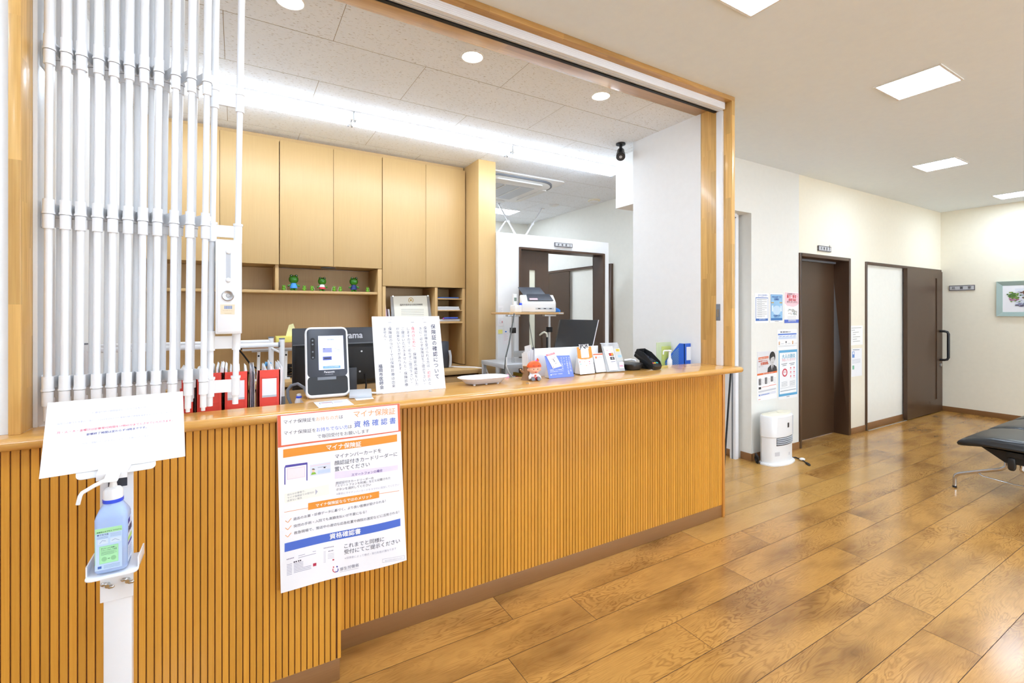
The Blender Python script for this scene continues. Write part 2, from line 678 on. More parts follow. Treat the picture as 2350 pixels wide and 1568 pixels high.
    def build(s, name, parent=None):
        me = bpy.data.meshes.new(name)
        s.bm.to_mesh(me)
        s.bm.free()
        for m in s.mats:
            me.materials.append(m)
        return link(name, me, parent, smooth=False)


def lean(lay, Z, tilt, push=0.0):
    """corners in the room of a card that stands on height Z (bottom edge on the laid-out bottom corners) and leans back by tilt"""
    BL, BR = at(*lay[3], Z=Z), at(*lay[2], Z=Z)
    e = (BR - BL).normalized()
    back = Vector((-e.y, e.x, 0))
    n = -(back * math.cos(tilt) - Vector((0, 0, 1)) * math.sin(tilt))
    eye = Vector((0, 0, EYE))
    out = []
    for q in (lay[0], lay[1]):
        d = at(*q, Y=1.0) - eye
        out.append(eye + d * ((BL - eye).dot(n) / d.dot(n)))
    return out[0], out[1], BR, BL

# ================================================================== THE SETTING
# ---- floor: vinyl planks 1.36 x 0.194 laid along the counter, each with its own piece of grain
def make_floor():
    bm = bmesh.new()
    uvl = bm.loops.layers.uv.new('UVMap')
    PW, PL, G_ = 0.194, 1.36, 0.0011
    offs = {0: 1.085, -1: 0.051, -2: 0.946, -3: 0.344, -4: 1.247, -5: 0.040, -6: 1.247, -7: 0.5}
    y0 = 1.832
    rnd = random.Random(3)
    for r in range(-31, 24):
        ya, yb = y0 + r * PW, y0 + (r + 1) * PW
        o = offs.get(r, rnd.random() * PL)
        x = o - math.ceil((o + 2.6) / PL) * PL
        while x < 8.75:
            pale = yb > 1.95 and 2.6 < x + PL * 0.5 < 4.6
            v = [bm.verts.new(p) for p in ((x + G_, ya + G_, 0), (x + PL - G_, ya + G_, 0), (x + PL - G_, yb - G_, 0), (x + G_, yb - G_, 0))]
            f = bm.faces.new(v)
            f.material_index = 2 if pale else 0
            du, dv = rnd.random() * 60, rnd.random() * 60
            fl = rnd.choice((-1, 1))
            for l, (a, b) in zip(f.loops, ((0, 0), (PL, 0), (PL, PW), (0, PW))):
                l[uvl].uv = (du + a * fl, dv + b)
            x += PL
    v = [bm.verts.new(p) for p in ((-2.6, -4.3, -0.0012), (8.9, -4.3, -0.0012), (8.9, 6.5, -0.0012), (-2.6, 6.5, -0.0012))]
    bm.faces.new(v).material_index = 1
    me = bpy.data.meshes.new('floor')
    bm.to_mesh(me)
    bm.free()
    for n in ('floor_plank', 'seam_brown', 'floor_plank_pale'):
        me.materials.append(MATS[n])
    return struct(link('floor', me, smooth=False), 'glossy wood plank floor of the waiting area')


make_floor()

CZ, TZ = 2.80, 2.773                       # waiting-room ceiling, reception ceiling
FX0, FX1, FY0, FY1 = -0.539, 2.778, 1.898, 2.176      # clear opening of the reception counter
XW = 8.60
# waiting room and corridor shell
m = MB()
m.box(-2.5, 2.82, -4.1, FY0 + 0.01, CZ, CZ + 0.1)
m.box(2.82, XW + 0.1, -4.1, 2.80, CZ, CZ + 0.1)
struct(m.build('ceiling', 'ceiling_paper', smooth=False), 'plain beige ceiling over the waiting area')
struct(box('wall_left', 'wallpaper_white', -2.5, -0.5665, 1.915, FY1, 1.0425, CZ), 'white wall left of the reception opening')
struct(box('wall_far_left', 'wallpaper_white', -2.6, -2.5, -4.1, FY1, 0, CZ))
m = MB()
WX0, WX1, WZ0, WZ1 = 0.6, 7.4, 0.75, 2.35              # unseen window band, added to let brightening daylight in
m.box(-2.5, WX0, -4.2, -4.1, 0, CZ)
m.box(WX1, XW, -4.2, -4.1, 0, CZ)
m.box(WX0, WX1, -4.2, -4.1, 0, WZ0)
m.box(WX0, WX1, -4.2, -4.1, WZ1, CZ)
struct(m.build('wall_back', 'wallpaper_white', smooth=False))
m = MB()
for k in range(5):
    x = WX0 + (WX1 - WX0) * k / 4
    m.box(max(WX0, x - 0.025), min(WX1, x + 0.025), -4.17, -4.11, WZ0, WZ1)
m.box(WX0, WX1, -4.17, -4.11, WZ0, WZ0 + 0.04)
m.box(WX0, WX1, -4.17, -4.11, WZ1 - 0.04, WZ1)
w1 = struct(m.build('added_window_1', 'aluminium', smooth=False), 'unseen window band added behind the viewer to brighten the room')
box('glass_pane', 'clear_window', WX0, WX1, -4.145, -4.141, WZ0, WZ1, w1)
struct(box('wall_right', 'wallpaper_cream', XW, XW + 0.1, -4.1, 2.80, 0, CZ), 'cream end wall with the framed picture')
# corridor wall: grey-white bay by the passage, cream run with the two doors
m = MB()
m.box(4.146, 4.955, 2.635, 2.795, 0, CZ)
m.box(2.83, 4.146, 2.635, 2.795, 2.318, CZ)
struct(m.build('wall_corridor', 'wallpaper_grey_white', smooth=False), 'grey-white bay of the corridor wall with notices')
m = MB()
m.box(4.955, 6.0, 2.635, 2.795, 2.0, CZ)
m.box(6.0, 6.36, 2.635, 2.795, 0, CZ)
m.box(6.36, XW, 2.635, 2.795, 1.985, CZ)
struct(m.build('wall_corridor_far', 'wallpaper_cream', smooth=False), 'cream corridor wall around the two brown doors')
struct(box('wall_passage', 'wallpaper_white', 4.112, 4.25, 2.795, 3.7, 0, TZ), 'white side wall inside the passage')
# wing wall between reception and passage
struct(box('wall_wing', 'wallpaper_white', FX1, 2.872, FY1 - 0.04, 2.778, 0, 2.80), 'white return wall at the right of the counter')
# baseboards
def baseboard(name, *b):
    return struct(box(name, 'brown_kickboard', *b, bevel=0.003))


m = MB()
m.box(4.14, 4.95, 2.627, 2.635, 0, 0.07)
m.box(4.138, 4.146, 2.627, 2.74, 0, 0.07)
struct(m.build('baseboard_corridor', 'brown_kickboard', smooth=False))
baseboard('baseboard_corridor_middle', 6.0, 6.36, 2.627, 2.635, 0, 0.07)
baseboard('baseboard_right', XW - 0.008, XW, -4.1, 2.62, 0, 0.07)
baseboard('baseboard_passage', 4.104, 4.112, 2.80, 3.7, 0, 0.07)
baseboard('baseboard_back', -2.5, XW, -4.1, -4.092, 0, 0.07)
# door frame inside the passage
m = MB()
m.box(4.066, 4.112, 2.742, 2.800, 0, 2.318)
m.box(4.060, 4.066, 2.766, 2.778, 0, 2.30, 1)
struct(m.build('trim_1', ['painted_white', 'mid_grey_plastic'], smooth=False), 'white passage door frame with grey seal')
m = MB()
m.box(3.05, 4.06, 2.72, 2.76, 2.288, 2.318)
m.box(3.05, 4.06, 2.732, 2.748, 2.28, 2.288, 1)
struct(m.build('trim_2', ['painted_white', 'mid_grey_plastic'], smooth=False), 'white sliding door rail under the passage head')

# reception room shell
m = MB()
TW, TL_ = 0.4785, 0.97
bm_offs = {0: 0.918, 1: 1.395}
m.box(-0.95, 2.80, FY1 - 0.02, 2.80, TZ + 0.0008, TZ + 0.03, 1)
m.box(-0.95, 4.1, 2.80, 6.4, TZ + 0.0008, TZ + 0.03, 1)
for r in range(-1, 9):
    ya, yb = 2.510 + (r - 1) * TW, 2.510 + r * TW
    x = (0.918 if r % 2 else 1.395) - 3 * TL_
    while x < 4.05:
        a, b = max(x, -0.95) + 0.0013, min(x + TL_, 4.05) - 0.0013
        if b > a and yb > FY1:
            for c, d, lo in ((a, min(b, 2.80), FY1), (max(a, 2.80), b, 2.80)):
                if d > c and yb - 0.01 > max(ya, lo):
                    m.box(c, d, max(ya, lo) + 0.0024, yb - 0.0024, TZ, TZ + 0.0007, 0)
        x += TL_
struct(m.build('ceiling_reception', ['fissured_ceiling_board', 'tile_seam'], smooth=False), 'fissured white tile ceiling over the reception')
struct(box('wall_inner_left', 'wallpaper_white', -0.70, -0.60, FY1, 4.42, 0, TZ))
struct(box('wall_inner_back', 'wallpaper_white', -0.70, 2.02, 4.42, 4.52, 0, TZ))
struct(box('wall_inner_side', 'wallpaper_white', 1.98, 2.04, 4.52, 6.26, 0, TZ))
struct(box('wall_rear', 'recess_wallpaper', 1.98, 4.07, 6.26, 6.36, 0, TZ), 'cream rear wall beyond the partition')
m = MB()
m.box(3.968, 4.112, 3.7, 6.26, 0, TZ)
struct(m.build('wall_rear_right', 'recess_wallpaper', smooth=False), 'cream wall beyond the partition')
# hanging white bulkhead box beside the camera
struct(box('trim_3', 'matt_white', 2.930, 3.40, 2.80, 3.142, 2.322, TZ), 'white bulkhead box under the reception ceiling')
# low partition with the consulting room doorway
PY = 3.75
m = MB()
m.box(2.058, 2.283, PY, PY + 0.10, 0, 2.126)
m.box(2.283, 3.336, PY, PY + 0.10, 2.005, 2.126)
m.box(3.336, 3.395, PY, PY + 0.10, 0, 2.126)
struct(m.build('wall_partition', 'wallpaper_white', smooth=False), 'white partition lower than the ceiling with a doorway')
m = MB()
m.box(2.283, 2.303, PY - 0.012, PY + 0.15, 0, 2.005)
m.box(3.306, 3.336, PY - 0.012, PY + 0.15, 0, 2.005)
m.box(2.303, 3.306, PY - 0.012, PY + 0.15, 1.985, 2.005)
struct(m.build('trim_4', 'dark_walnut_trim', smooth=False, bevel=0.002), 'dark brown frame of the partition doorway')

# ---- opening frame: header and two posts of jointed oak
m = MB()
m.box(FX0 - 0.027, FX1 + 0.031, FY0, FY1, 2.771, CZ)
struct(m.build('trim_5', 'oak_frame_header', bevel=0.002), 'jointed oak header over the counter opening')
struct(box('trim_6', 'oak_frame_upright', FX0 - 0.027, FX0, FY0, FY1, 1.042, 2.772, bevel=0.002), 'left jointed oak post of the counter opening')
struct(box('trim_7', 'oak_frame_upright', FX1, FX1 + 0.031, FY0, FY1 - 0.041, 1.042, 2.772, bevel=0.002), 'right jointed oak post of the counter opening')


# ---- doors
def sheet_on(name, mat, *b):
    return box(name, mat, *b)


# consulting room doorway in the corridor: deep brown recess
d = thing('sliding_door', None, None, (5.475, 2.774, 0))
d.name = 'door_1'
struct(d, 'brown sliding door set deep in the recess beside the heater')
ORG['door_1'] = ORG['sliding_door']
MB().box(4.96, 5.95, 2.774, 2.80, 0.004, 1.965).build('door_slab', 'dark_walnut_door', d, smooth=False, bevel=0.002)
m = MB()
m.box(4.95, 4.985, 2.622, 2.80, 0, 2.0)
m.box(5.955, 6.0, 2.622, 2.80, 0, 2.0)
m.box(4.985, 5.955, 2.622, 2.80, 1.966, 2.0)
m.build('door_frame', 'dark_walnut_trim', d, bevel=0.002)
m = MB()
m.box(5.0, 5.94, 2.75, 2.774, 1.945, 1.966)
m.build('door_rail', 'mid_grey_plastic', d, smooth=False)

d = thing('treatment_door', None, None, (7.5, 2.62, 0))
d.name = 'door_2'
ORG['door_2'] = Vector((7.5, 2.62, 0))
struct(d, 'brown sliding door with black bar handle near the far corner')
m = MB()
m.box(6.36, 6.395, 2.622, 2.68, 0, 1.985)
m.box(8.555, 8.59, 2.622, 2.68, 0, 1.985)
m.box(6.395, 8.555, 2.622, 2.68, 1.955, 1.985)
m.build('door_frame', 'dark_walnut_trim', d, bevel=0.002)
m = MB()
m.box(7.404, 8.275, 2.597, 2.64, 0.012, 1.952)
m.box(8.275, 8.345, 2.606, 2.64, 0.012, 1.952, 1)
m.box(8.275, 8.345, 2.597, 2.606, 1.86, 1.952)
m.box(8.275, 8.345, 2.597, 2.606, 0.012, 0.19)
m.box(8.345, 8.535, 2.597, 2.64, 0.012, 1.952)
m.build('door_slab', ['dark_walnut_door', 'dark_walnut_trim'], d, smooth=False)
m = MB()
hx = 8.45
m.tube([(hx, 2.60, 1.125), (hx, 2.55, 1.125), (hx + 0.01, 2.522, 1.117), (hx + 0.015, 2.512, 1.09), (hx + 0.015, 2.512, 0.76), (hx + 0.01, 2.522, 0.735), (hx, 2.55, 0.727), (hx, 2.60, 0.727)], 0.016, 12)
m.build('handle', 'black_plastic', d)
MB().cyl((8.46, 2.585, 0.655), (8.46, 2.60, 0.655), 0.022).build('lock_cylinder', 'brushed_steel', d)
struct(box('wall_recess', 'recess_wallpaper', 6.395, 8.59, 2.655, 2.70, 0, 1.955), 'cream wall panel behind the far sliding door')
baseboard('baseboard_recess', 6.395, 7.41, 2.645, 2.655, 0, 0.075)
struct(box('trim_8', 'aluminium', 6.395, 7.42, 2.605, 2.62, 0, 0.004), 'metal floor rail of the far sliding door')

# sliding door in the partition and the door pair beyond it
d = thing('consulting_door', None, None, (2.48, 3.80, 0))
d.name = 'door_3'
ORG['door_3'] = Vector((2.48, 3.80, 0))
struct(d, 'dark brown half open sliding door with a narrow glass slit')
m = MB()
z0, z1 = 0.01, 1.98
m.box(2.306, 2.433, 3.80, 3.83, z0, z1)
m.box(2.503, 2.655, 3.80, 3.83, z0, z1)
m.box(2.433, 2.503, 3.80, 3.83, 1.80, z1)
m.box(2.433, 2.503, 3.80, 3.83, z0, 0.35)
m.build('door_slab', 'dark_walnut_door', d, smooth=False)
box('glass_pane', 'window_glass', 2.433, 2.503, 3.810, 3.818, 0.35, 1.80, d)
m = MB()
m.tube([at(1244, 770, Y=3.76) + Vector((0, 0.04, 0)), at(1245, 764.5, Y=3.76), at(1249, 762.5, Y=3.745), at(1254, 765, Y=3.745), at(1256, 774, Y=3.745)], 0.0095, 10, 1)  # cream bend: glare on the bracket put into the colour
p = at(1256, 774, Y=3.745)
m.tube([p, p + Vector((0, 0, -0.5))], 0.0105, 10, 0)
m.build('handle', ['black_plastic', 'paper_cream'], d)
d = thing('rear_door', None, None, (3.95, 5.2, 0))
d.name = 'door_4'
ORG['door_4'] = Vector((3.95, 5.2, 0))
struct(d, 'dark brown door on the cream wall beyond the partition')
m = MB()
m.box(3.935, 3.968, 4.30, 4.352, 0, 1.985)
m.box(3.935, 3.968, 4.352, 6.0, 1.955, 1.985)
m.build('door_frame', 'dark_walnut_trim', d, bevel=0.002)
m = MB()
m.box(3.93, 3.965, 5.16, 6.0, 0.01, 1.95)
m.box(3.922, 3.93, 5.12, 5.18, 0.01, 1.95)
m.build('door_slab', 'dark_walnut_door', d, smooth=False)

# ================================================================== COUNTER
PITCH = 0.0204
cx = thing('reception_counter', 'long reception counter faced with upright orange oak slats', 'counter', (1.1, 1.95, 0))


def slats(x0, x1, yf, z0, z1, name, ends=()):
    m = MB()
    m.box(x0, x1, yf + 0.006, yf + 0.02, z0, z1, 1)
    i0, i1 = int(math.floor(x0 / PITCH)), int(math.ceil(x1 / PITCH))
    for i in range(i0, i1):
        a, b = max(x0, i * PITCH + 0.0012), min(x1, (i + 1) * PITCH - 0.0018)
        if b - a < 0.004:
            continue
        c = 0.0016
        m.prism([(a, yf + 0.007, z0), (a, yf + c, z0), (a + c, yf, z0), (b - c, yf, z0), (b, yf + c, z0), (b, yf + 0.007, z0)], (0, 0, z1 - z0), 0)
    for b in ends:
        m.box(*b, 0)
    return m.build(name, ['oak_slats', 'groove_brown'], cx, smooth=False)


slats(-2.5, 0.331, 1.863, 0.085, 1.006, 'slatted_panel', ends=((0.331, 0.343, 1.863, 2.03, 0.085, 1.006),))
slats(0.343, 2.848, 2.020, 0.085, 1.006, 'slatted_panel')
m = MB()
m.box(-2.5, 0.340, 1.866, 2.03, 0, 0.085)
m.build('kickboard', 'brown_kickboard', cx, bevel=0.003)
m = MB()
m.box(0.340, 2.848, 2.022, 2.06, 0, 0.085)
m.build('kickboard', 'brown_kickboard', cx, bevel=0.003)
m = MB()
m.box(2.848, 2.872, 2.012, 2.136, 0, 1.006)
m.build('end_post', 'oak_edge', cx, bevel=0.005)
box('carcass', 'matt_white', -0.5, 2.778, 2.04, 2.10, 0, 1.004, cx)

# worktop with a bull-nosed front edge
ZT, ZB = 1.042, 1.006
m = MB()


def nose(yf):
    r = (ZT - ZB) / 2
    return [(yf + r - r * math.sin(t), (ZT + ZB) / 2 + r * math.cos(t)) for t in (math.pi * i / 8 for i in range(9))]


pf = nose(1.838)
def sect(x, yb):
    return [(x, y, z) for y, z in pf] + [(x, yb, ZB), (x, yb, ZT)]


m.rings([sect(FX0 - 0.0, 2.0), sect(0.229, 2.0)])
m.rings([sect(0.229, 2.186), sect(2.2, 2.186), sect(2.778, 2.134)])
m.rings([sect(2.778, 2.07), sect(2.80, 2.07)])
# rounded free end past the post
rr = []
for i in range(5):
    t = R(90 * i / 4)
    x = 2.80 + 0.028 * math.sin(t)
    pull = 0.028 * (1 - math.cos(t))
    rr.append([(x, y + pull, z) for y, z in pf] + [(x, 2.07 - pull, ZB + 0.3 * pull), (x, 2.07 - pull, ZT - 0.3 * pull)])
m.rings(rr)
m.rings([[(x, y, z) for y, z in pf] + [(x, 1.92, ZB), (x, 1.92, ZT)] for x in (-2.5, FX0)])
wt = m.build('countertop', 'oak_worktop', ang=50)
tag(wt, 'glossy honey oak countertop with a rounded front edge', 'countertop')
# screw caps let into the top
for px in ((1210, 880), (988, 898)):
    p = at(*px, Z=ZT)
    tag(MB().cyl(p, p + Vector((0, 0, 0.0012)), 0.008, seg=16).build('screw_cap', 'brushed_steel'),
        'small steel screw cap in the countertop %s' % ('before the seated figurine' if px[0] > 1100 else 'right of the white notice board'), 'screw cap', 'screw caps in the countertop')

# lower worktop behind the counter
t = thing('inner_desk', 'pale oak desk board behind the counter carrying binders and monitors', 'desk', (0.6, 2.5, 0))
m = MB()
m.box(-0.598, 0.20, 2.18, 2.85, 0.81, 0.84)
m.box(0.20, 2.77, 2.20, 2.85, 0.81, 0.84)
m.box(-0.5, 0.2, 2.102, 2.18, 0.81, 0.84)
m.build('desk_top', 'pale_oak_veneer', t, bevel=0.002)
for x in (-0.55, 1.2, 2.70):
    box('leg', 'matt_white', x, x + 0.04, 2.3, 2.8, 0, 0.81, t)

# ================================================================== LAMPS
def panel_lamp(x, y, z, label, group, glow='panel_lamp_glow', hx=0.163, hy=0.152):
    t = thing('ceiling_panel_lamp', label, 'ceiling lamp', (x, y, z), group)
    m = MB()
    e = 0.012
    for b in ((-hx - e, hx + e, -hy - e, -hy), (-hx - e, hx + e, hy, hy + e), (-hx - e, -hx, -hy, hy), (hx, hx + e, -hy, hy)):
        m.box(x + b[0], x + b[1], y + b[2], y + b[3], z - 0.006, z)
    m.build('frame', 'matt_white', t, smooth=False)
    box('diffuser', glow, x - hx, x + hx, y - hy, y + hy, z - 0.003, z - 0.001, t)
    return t


GL = 'square recessed lamps in the waiting-room ceiling'
for i, (x, y) in enumerate(((1.93, 1.18), (3.60, 1.212), (5.775, 1.775), (8.035, 1.775))):
    panel_lamp(x, y, CZ, 'bright square lamp in the beige ceiling, %s' % ('cut off by the top edge of the photo', 'the largest one seen whole', 'between the largest one and the far wall', 'nearest the far right wall')[i], GL)
for x, y in ((0.27, 1.10), (-1.4, 1.10), (3.6, -0.6), (1.93, -0.6), (0.27, -0.6), (-1.4, -0.6), (5.775, -0.5), (8.035, -0.5), (1.93, -2.6), (4.6, -2.6), (7.2, -2.6), (-0.8, -2.6)):  # unseen lamps, added to raise the brightness of the waiting room
    panel_lamp(x, y, CZ, 'square ceiling lamp added out of view to brighten the room', 'added square lamps out of view')

# linear lamps under the reception ceiling
for i, xa in enumerate((-0.571, 0.699, 1.969)):
    xb = xa + (1.262 if i < 2 else 1.18)
    t = thing('strip_lamp', 'long white strip lamp under the reception tiles, %s' % ('behind the folding grille', 'the middle one above the cupboards', 'the one ending at the white bulkhead box')[i], 'ceiling lamp', ((xa + xb) / 2, 3.38, TZ), 'strip lamps in one row over the reception')
    m = MB()
    pr = [(3.309, TZ), (3.311, TZ - 0.012), (3.463, TZ - 0.012), (3.465, TZ)]
    m.prism([(xa, y, z) for y, z in pr], (xb - xa, 0, 0))
    m.build('housing', 'white_powder_coat', t, smooth=False)
    m = MB()
    pr = [(3.310, TZ - 0.012), (3.322, TZ - 0.052), (3.345, TZ - 0.062), (3.43, TZ - 0.062), (3.452, TZ - 0.052), (3.464, TZ - 0.012)]
    m.prism([(xa + 0.018, y, z) for y, z in pr], (xb - xa - 0.036, 0, 0))
    m.build('diffuser', 'strip_lamp_glow', t)
    for k, xe in enumerate((xa, xb - 0.018)):
        m = MB()
        for yy in (3.345, 3.43):
            m.box(xe, xe + 0.018, yy - 0.022, yy + 0.022, TZ - 0.058, TZ - 0.012)
            m.cyl((xe + 0.009, yy - 0.012, TZ - 0.064), (xe + 0.009, yy + 0.012, TZ - 0.064), 0.004, seg=8, m=1)
        m.build('end_clip', ['matt_white', 'mid_grey_plastic'], t)

for i, x in enumerate((0.206, 1.096, 1.999)):
    t = thing('downlight', 'round white downlight in the tiles near the header, %s' % ('leftmost at the top edge', 'the middle one', 'rightmost, nearest the right post')[i], 'downlight', (x, 2.28, TZ), 'round downlights along the header')
    m = MB()
    m.lathe([(0.048, TZ - 0.002), (0.056, TZ - 0.006), (0.063, TZ - 0.003), (0.064, TZ)], (x, 2.28, 0), 32)
    m.build('trim_ring', 'matt_white', t)
    MB().cyl((x, 2.28, TZ - 0.003), (x, 2.28, TZ - 0.0065), 0.049, seg=32).build('lens', 'downlight_glow', t)

panel_lamp(2.74, 5.60, TZ, 'long lamp in the ceiling beyond the partition', None, 'back_lamp_glow', 0.60, 0.15)

# ceiling cassette air conditioner
ax, ay = 2.50, 4.50
t = thing('air_conditioner', 'square white ceiling air conditioner with grey grille beyond the wooden pillar', 'air conditioner', (ax, ay, TZ))
m = MB()
for z0, z1, s in ((TZ - 0.012, TZ, 1.04), ):
    m.prism([(ax + x * s, ay + y * s, z0) for x, y in m.rrect(1.0, 1.0, 0.06, 4)], (0, 0, z1 - z0))
m.build('mounting_panel', 'matt_white', t, bevel=0.002)
m = MB()
m.rings([[(ax + x, ay + y, TZ - 0.012) for x, y in m.rrect(0.95, 0.95, 0.24, 8)], [(ax + x, ay + y, TZ - 0.030) for x, y in m.rrect(0.95, 0.95, 0.24, 8)]], 1)
m.rings([[(ax + x, ay + y, TZ - 0.030) for x, y in m.rrect(0.91, 0.91, 0.22, 8)], [(ax + x, ay + y, TZ - 0.05) for x, y in m.rrect(0.80, 0.80, 0.12, 8)]], 0)
m.build('body', ['matt_white', 'mid_grey_plastic'], t)
for dx, dy, w, h in ((0, -0.40, 0.56, 0.07), (0, 0.40, 0.56, 0.07), (-0.40, 0, 0.07, 0.56), (0.40, 0, 0.07, 0.56)):
    m = MB()
    m.prism([(ax + dx + x, ay + dy + y, TZ - 0.058) for x, y in m.rrect(w, h, 0.03, 4)], (0, 0, 0.014))
    m.build('louvre', 'matt_white', t)
m = MB()
m.box(ax - 0.27, ax + 0.27, ay - 0.27, ay + 0.27, TZ - 0.055, TZ - 0.05)
for i in range(1, 3):
    m.box(ax - 0.27 + 0.18 * i - 0.006, ax - 0.27 + 0.18 * i + 0.006, ay - 0.27, ay + 0.27, TZ - 0.060, TZ - 0.055, 1)
m.build('intake_grille', ['light_grey_plastic', 'matt_white'], t, smooth=False)

# ceiling sensors
t = thing('smoke_detector', 'white round smoke detector at the edge of the rear ceiling', 'smoke detector', (3.80, 4.46, TZ))
MB().lathe([(0.075, TZ), (0.075, TZ - 0.012), (0.06, TZ - 0.018)], (3.80, 4.46, 0), 24).build('base', 'paper_cream', t)
MB().lathe([(0.055, TZ - 0.018), (0.052, TZ - 0.034), (0.03, TZ - 0.044), (0.004, TZ - 0.046)], (3.80, 4.46, 0), 24).build('sensor_head', 'matt_white', t)
p = at(1272, 470, Z=TZ)
tag(MB().lathe([(0.06, TZ), (0.058, TZ - 0.012), (0.04, TZ - 0.02), (0.004, TZ - 0.02)], (p.x, p.y, 0), 24).build('ceiling_speaker', 'matt_white'),
    'small round white disc in the rear ceiling beside the air conditioner', 'speaker')

# ceiling camera on its bracket
p = at(1437, 335, Z=TZ)
t = thing('security_camera', 'small black bullet camera hanging from the reception ceiling', 'security camera', (p.x - 0.08, p.y, TZ))
cxp = Vector((p.x - 0.08, p.y - 0.02, TZ))
m = MB()
m.cyl(cxp, cxp - Vector((0, 0, 0.012)), 0.038, seg=24)
m.cyl(cxp - Vector((0, 0, 0.012)), cxp - Vector((0, 0, 0.05)), 0.012)
m.ell(cxp - Vector((0, 0, 0.055)), 0.016)
m.build('bracket', 'matt_black', t)
dr = Vector((-0.50, -0.52, -0.72)).normalized()
q = cxp - Vector((0, 0, 0.078)) - dr * 0.03
m = MB()
m.cyl(q, q + dr * 0.075, 0.030, 0.031, 24)
m.cyl(q + dr * 0.055, q + dr * 0.095, 0.036, 0.036, 24)
m.build('body', 'black_plastic', t)
m = MB()
m.cyl(q + dr * 0.095, q + dr * 0.097, 0.031, seg=24)
m.cyl(q + dr * 0.097, q + dr * 0.099, 0.012, seg=16, m=1)
m.build('lens', ['charcoal_plastic', 'light_grey_plastic'], t)

# diagonal stays of the partition
for i, (a, b) in enumerate((((1143.6, 467), (1183, 534)), ((1243.6, 479), (1206, 537)), ((1161.7, 505.5), (1142.5, 531)))):
    A, B = at(*a, Z=TZ), at(*b, Y=3.80)
    B.y = 3.80
    A2 = A if i == 1 else A
    t = thing('ceiling_stay', 'thin white brace from partition top to ceiling, %s' % ('leaning left behind the pillar', 'the rightmost one', 'the short one nearest the pillar')[i], 'brace', (B.x, B.y, 2.126), 'braces holding the partition')
    B = Vector((B.x, B.y, 2.126))
    MB().tube([B, A2], 0.009, 8).build('rod', 'white_powder_coat', t)
    mid = B.lerp(A2, 0.35)
    MB().tube([mid - (A2 - B).normalized() * 0.03, mid + (A2 - B).normalized() * 0.03], 0.015, 8).build('turnbuckle', 'white_powder_coat', t)
    MB().box(A2.x - 0.03, A2.x + 0.03, A2.y - 0.015, A2.y + 0.015, TZ - 0.006, TZ).build('ceiling_foot', 'white_powder_coat', t)

# ================================================================== CUPBOARD WALL
CY = 4.05
UP = 'oak wall cupboards'
for i, (x0, x1, z0) in enumerate(((-0.597, -0.497, 1.765), (-0.497, 0.290, 1.765), (0.290, 1.087, 1.768), (1.087, 1.873, 1.622))):
    zt = 2.732
    lab = ('narrow pale oak wall cupboard half hidden by the folding grille', 'pale oak double wall cupboard behind the lock case of the grille', 'pale oak double wall cupboard above the frog figures', 'taller pale oak double wall cupboard above the framed certificate')[i]
    t = thing('wall_cupboard', lab, 'cupboard', ((x0 + x1) / 2, 4.22, z0), UP)
    m = MB()
    m.box(x0 + 0.002, x1 - 0.002, CY + 0.02, 4.415, z0 + 0.002, zt - 0.001)
    m.build('cupboard_body', 'pale_oak_veneer', t, smooth=False)
    n = 1 if i == 0 else 2
    for k in range(n):
        a, b = x0 + (x1 - x0) * k / n, x0 + (x1 - x0) * (k + 1) / n
        box('door', 'pale_oak_veneer', a + (0.003 if k == 0 else 0.0012), b - (0.003 if k == n - 1 else 0.0012), CY, CY + 0.019, z0, zt, t, bevel=0.0015)
tag(box('filler_board', 'shelf_oak_veneer', -0.597, 1.873, CY + 0.05, CY + 0.07, 2.735, TZ), 'brown oak filler board between the cupboards and the ceiling tiles', 'trim board')

# open niches under the cupboards
sv = thing('open_shelf', 'open oak wall niche with a long shelf below the cupboards', 'shelf unit', (0.1, 4.2, 0.9))
m = MB()
m.box(-0.597, 1.087, 4.385, 4.415, 0.90, 1.765)
m.build('back_panel', 'shelf_oak_veneer', sv, smooth=False)
box('shelf_board', 'shelf_oak_veneer', -0.597, 1.050, 4.062, 4.385, 1.545, 1.566, sv, bevel=0.001)
box('divider', 'shelf_oak_veneer', 0.262, 0.286, 4.07, 4.385, 1.566, 1.765, sv, bevel=0.001)
box('side_panel', 'shelf_oak_veneer', 1.050, 1.085, CY + 0.005, 4.385, 0.90, 1.766, sv, bevel=0.001)
t = thing('recessed_spot', 'flat round spot set in the underside above the frog figures', 'spotlight', (0.67, 4.19, 1.765))
m = MB()
m.lathe([(0.06, 1.768), (0.06, 1.762), (0.045, 1.760), (0.004, 1.762)], (0.67, 4.19, 0), 24)
m.build('ring', 'mid_grey_plastic', t)
nk = thing('pigeonhole_unit', 'oak niche unit with three pigeonholes left of the pillar', 'shelf unit', (1.48, 4.2, 0.9))
m = MB()
m.box(1.087, 1.875, 4.385, 4.415, 0.90, 1.622)
m.build('back_panel', 'shelf_oak_veneer', nk, smooth=False)
box('side_panel', 'shelf_oak_veneer', 1.090, 1.118, CY + 0.005, 4.385, 0.90, 1.62, nk, bevel=0.001)
box('side_panel', 'shelf_oak_veneer', 1.845, 1.873, CY + 0.005, 4.385, 0.90, 1.62, nk, bevel=0.001)
box('divider', 'shelf_oak_veneer', 1.570, 1.596, CY + 0.005, 4.385, 1.0, 1.62, nk, bevel=0.001)
for z in (1.512, 1.404, 1.290):
    box('shelf_board', 'shelf_oak_veneer', 1.596, 1.845, CY + 0.008, 4.385, z, z + (0.010 if z > 1.3 else 0.018), nk, smooth=False) if False else box('shelf_board', 'shelf_oak_veneer', 1.596, 1.845, CY + 0.008, 4.385, z, z + (0.010 if z > 1.3 else 0.018), nk)
pl = thing('wooden_pillar', 'full height oak-clad pillar at the end of the cupboards', 'pillar', (1.97, 4.1, 0))
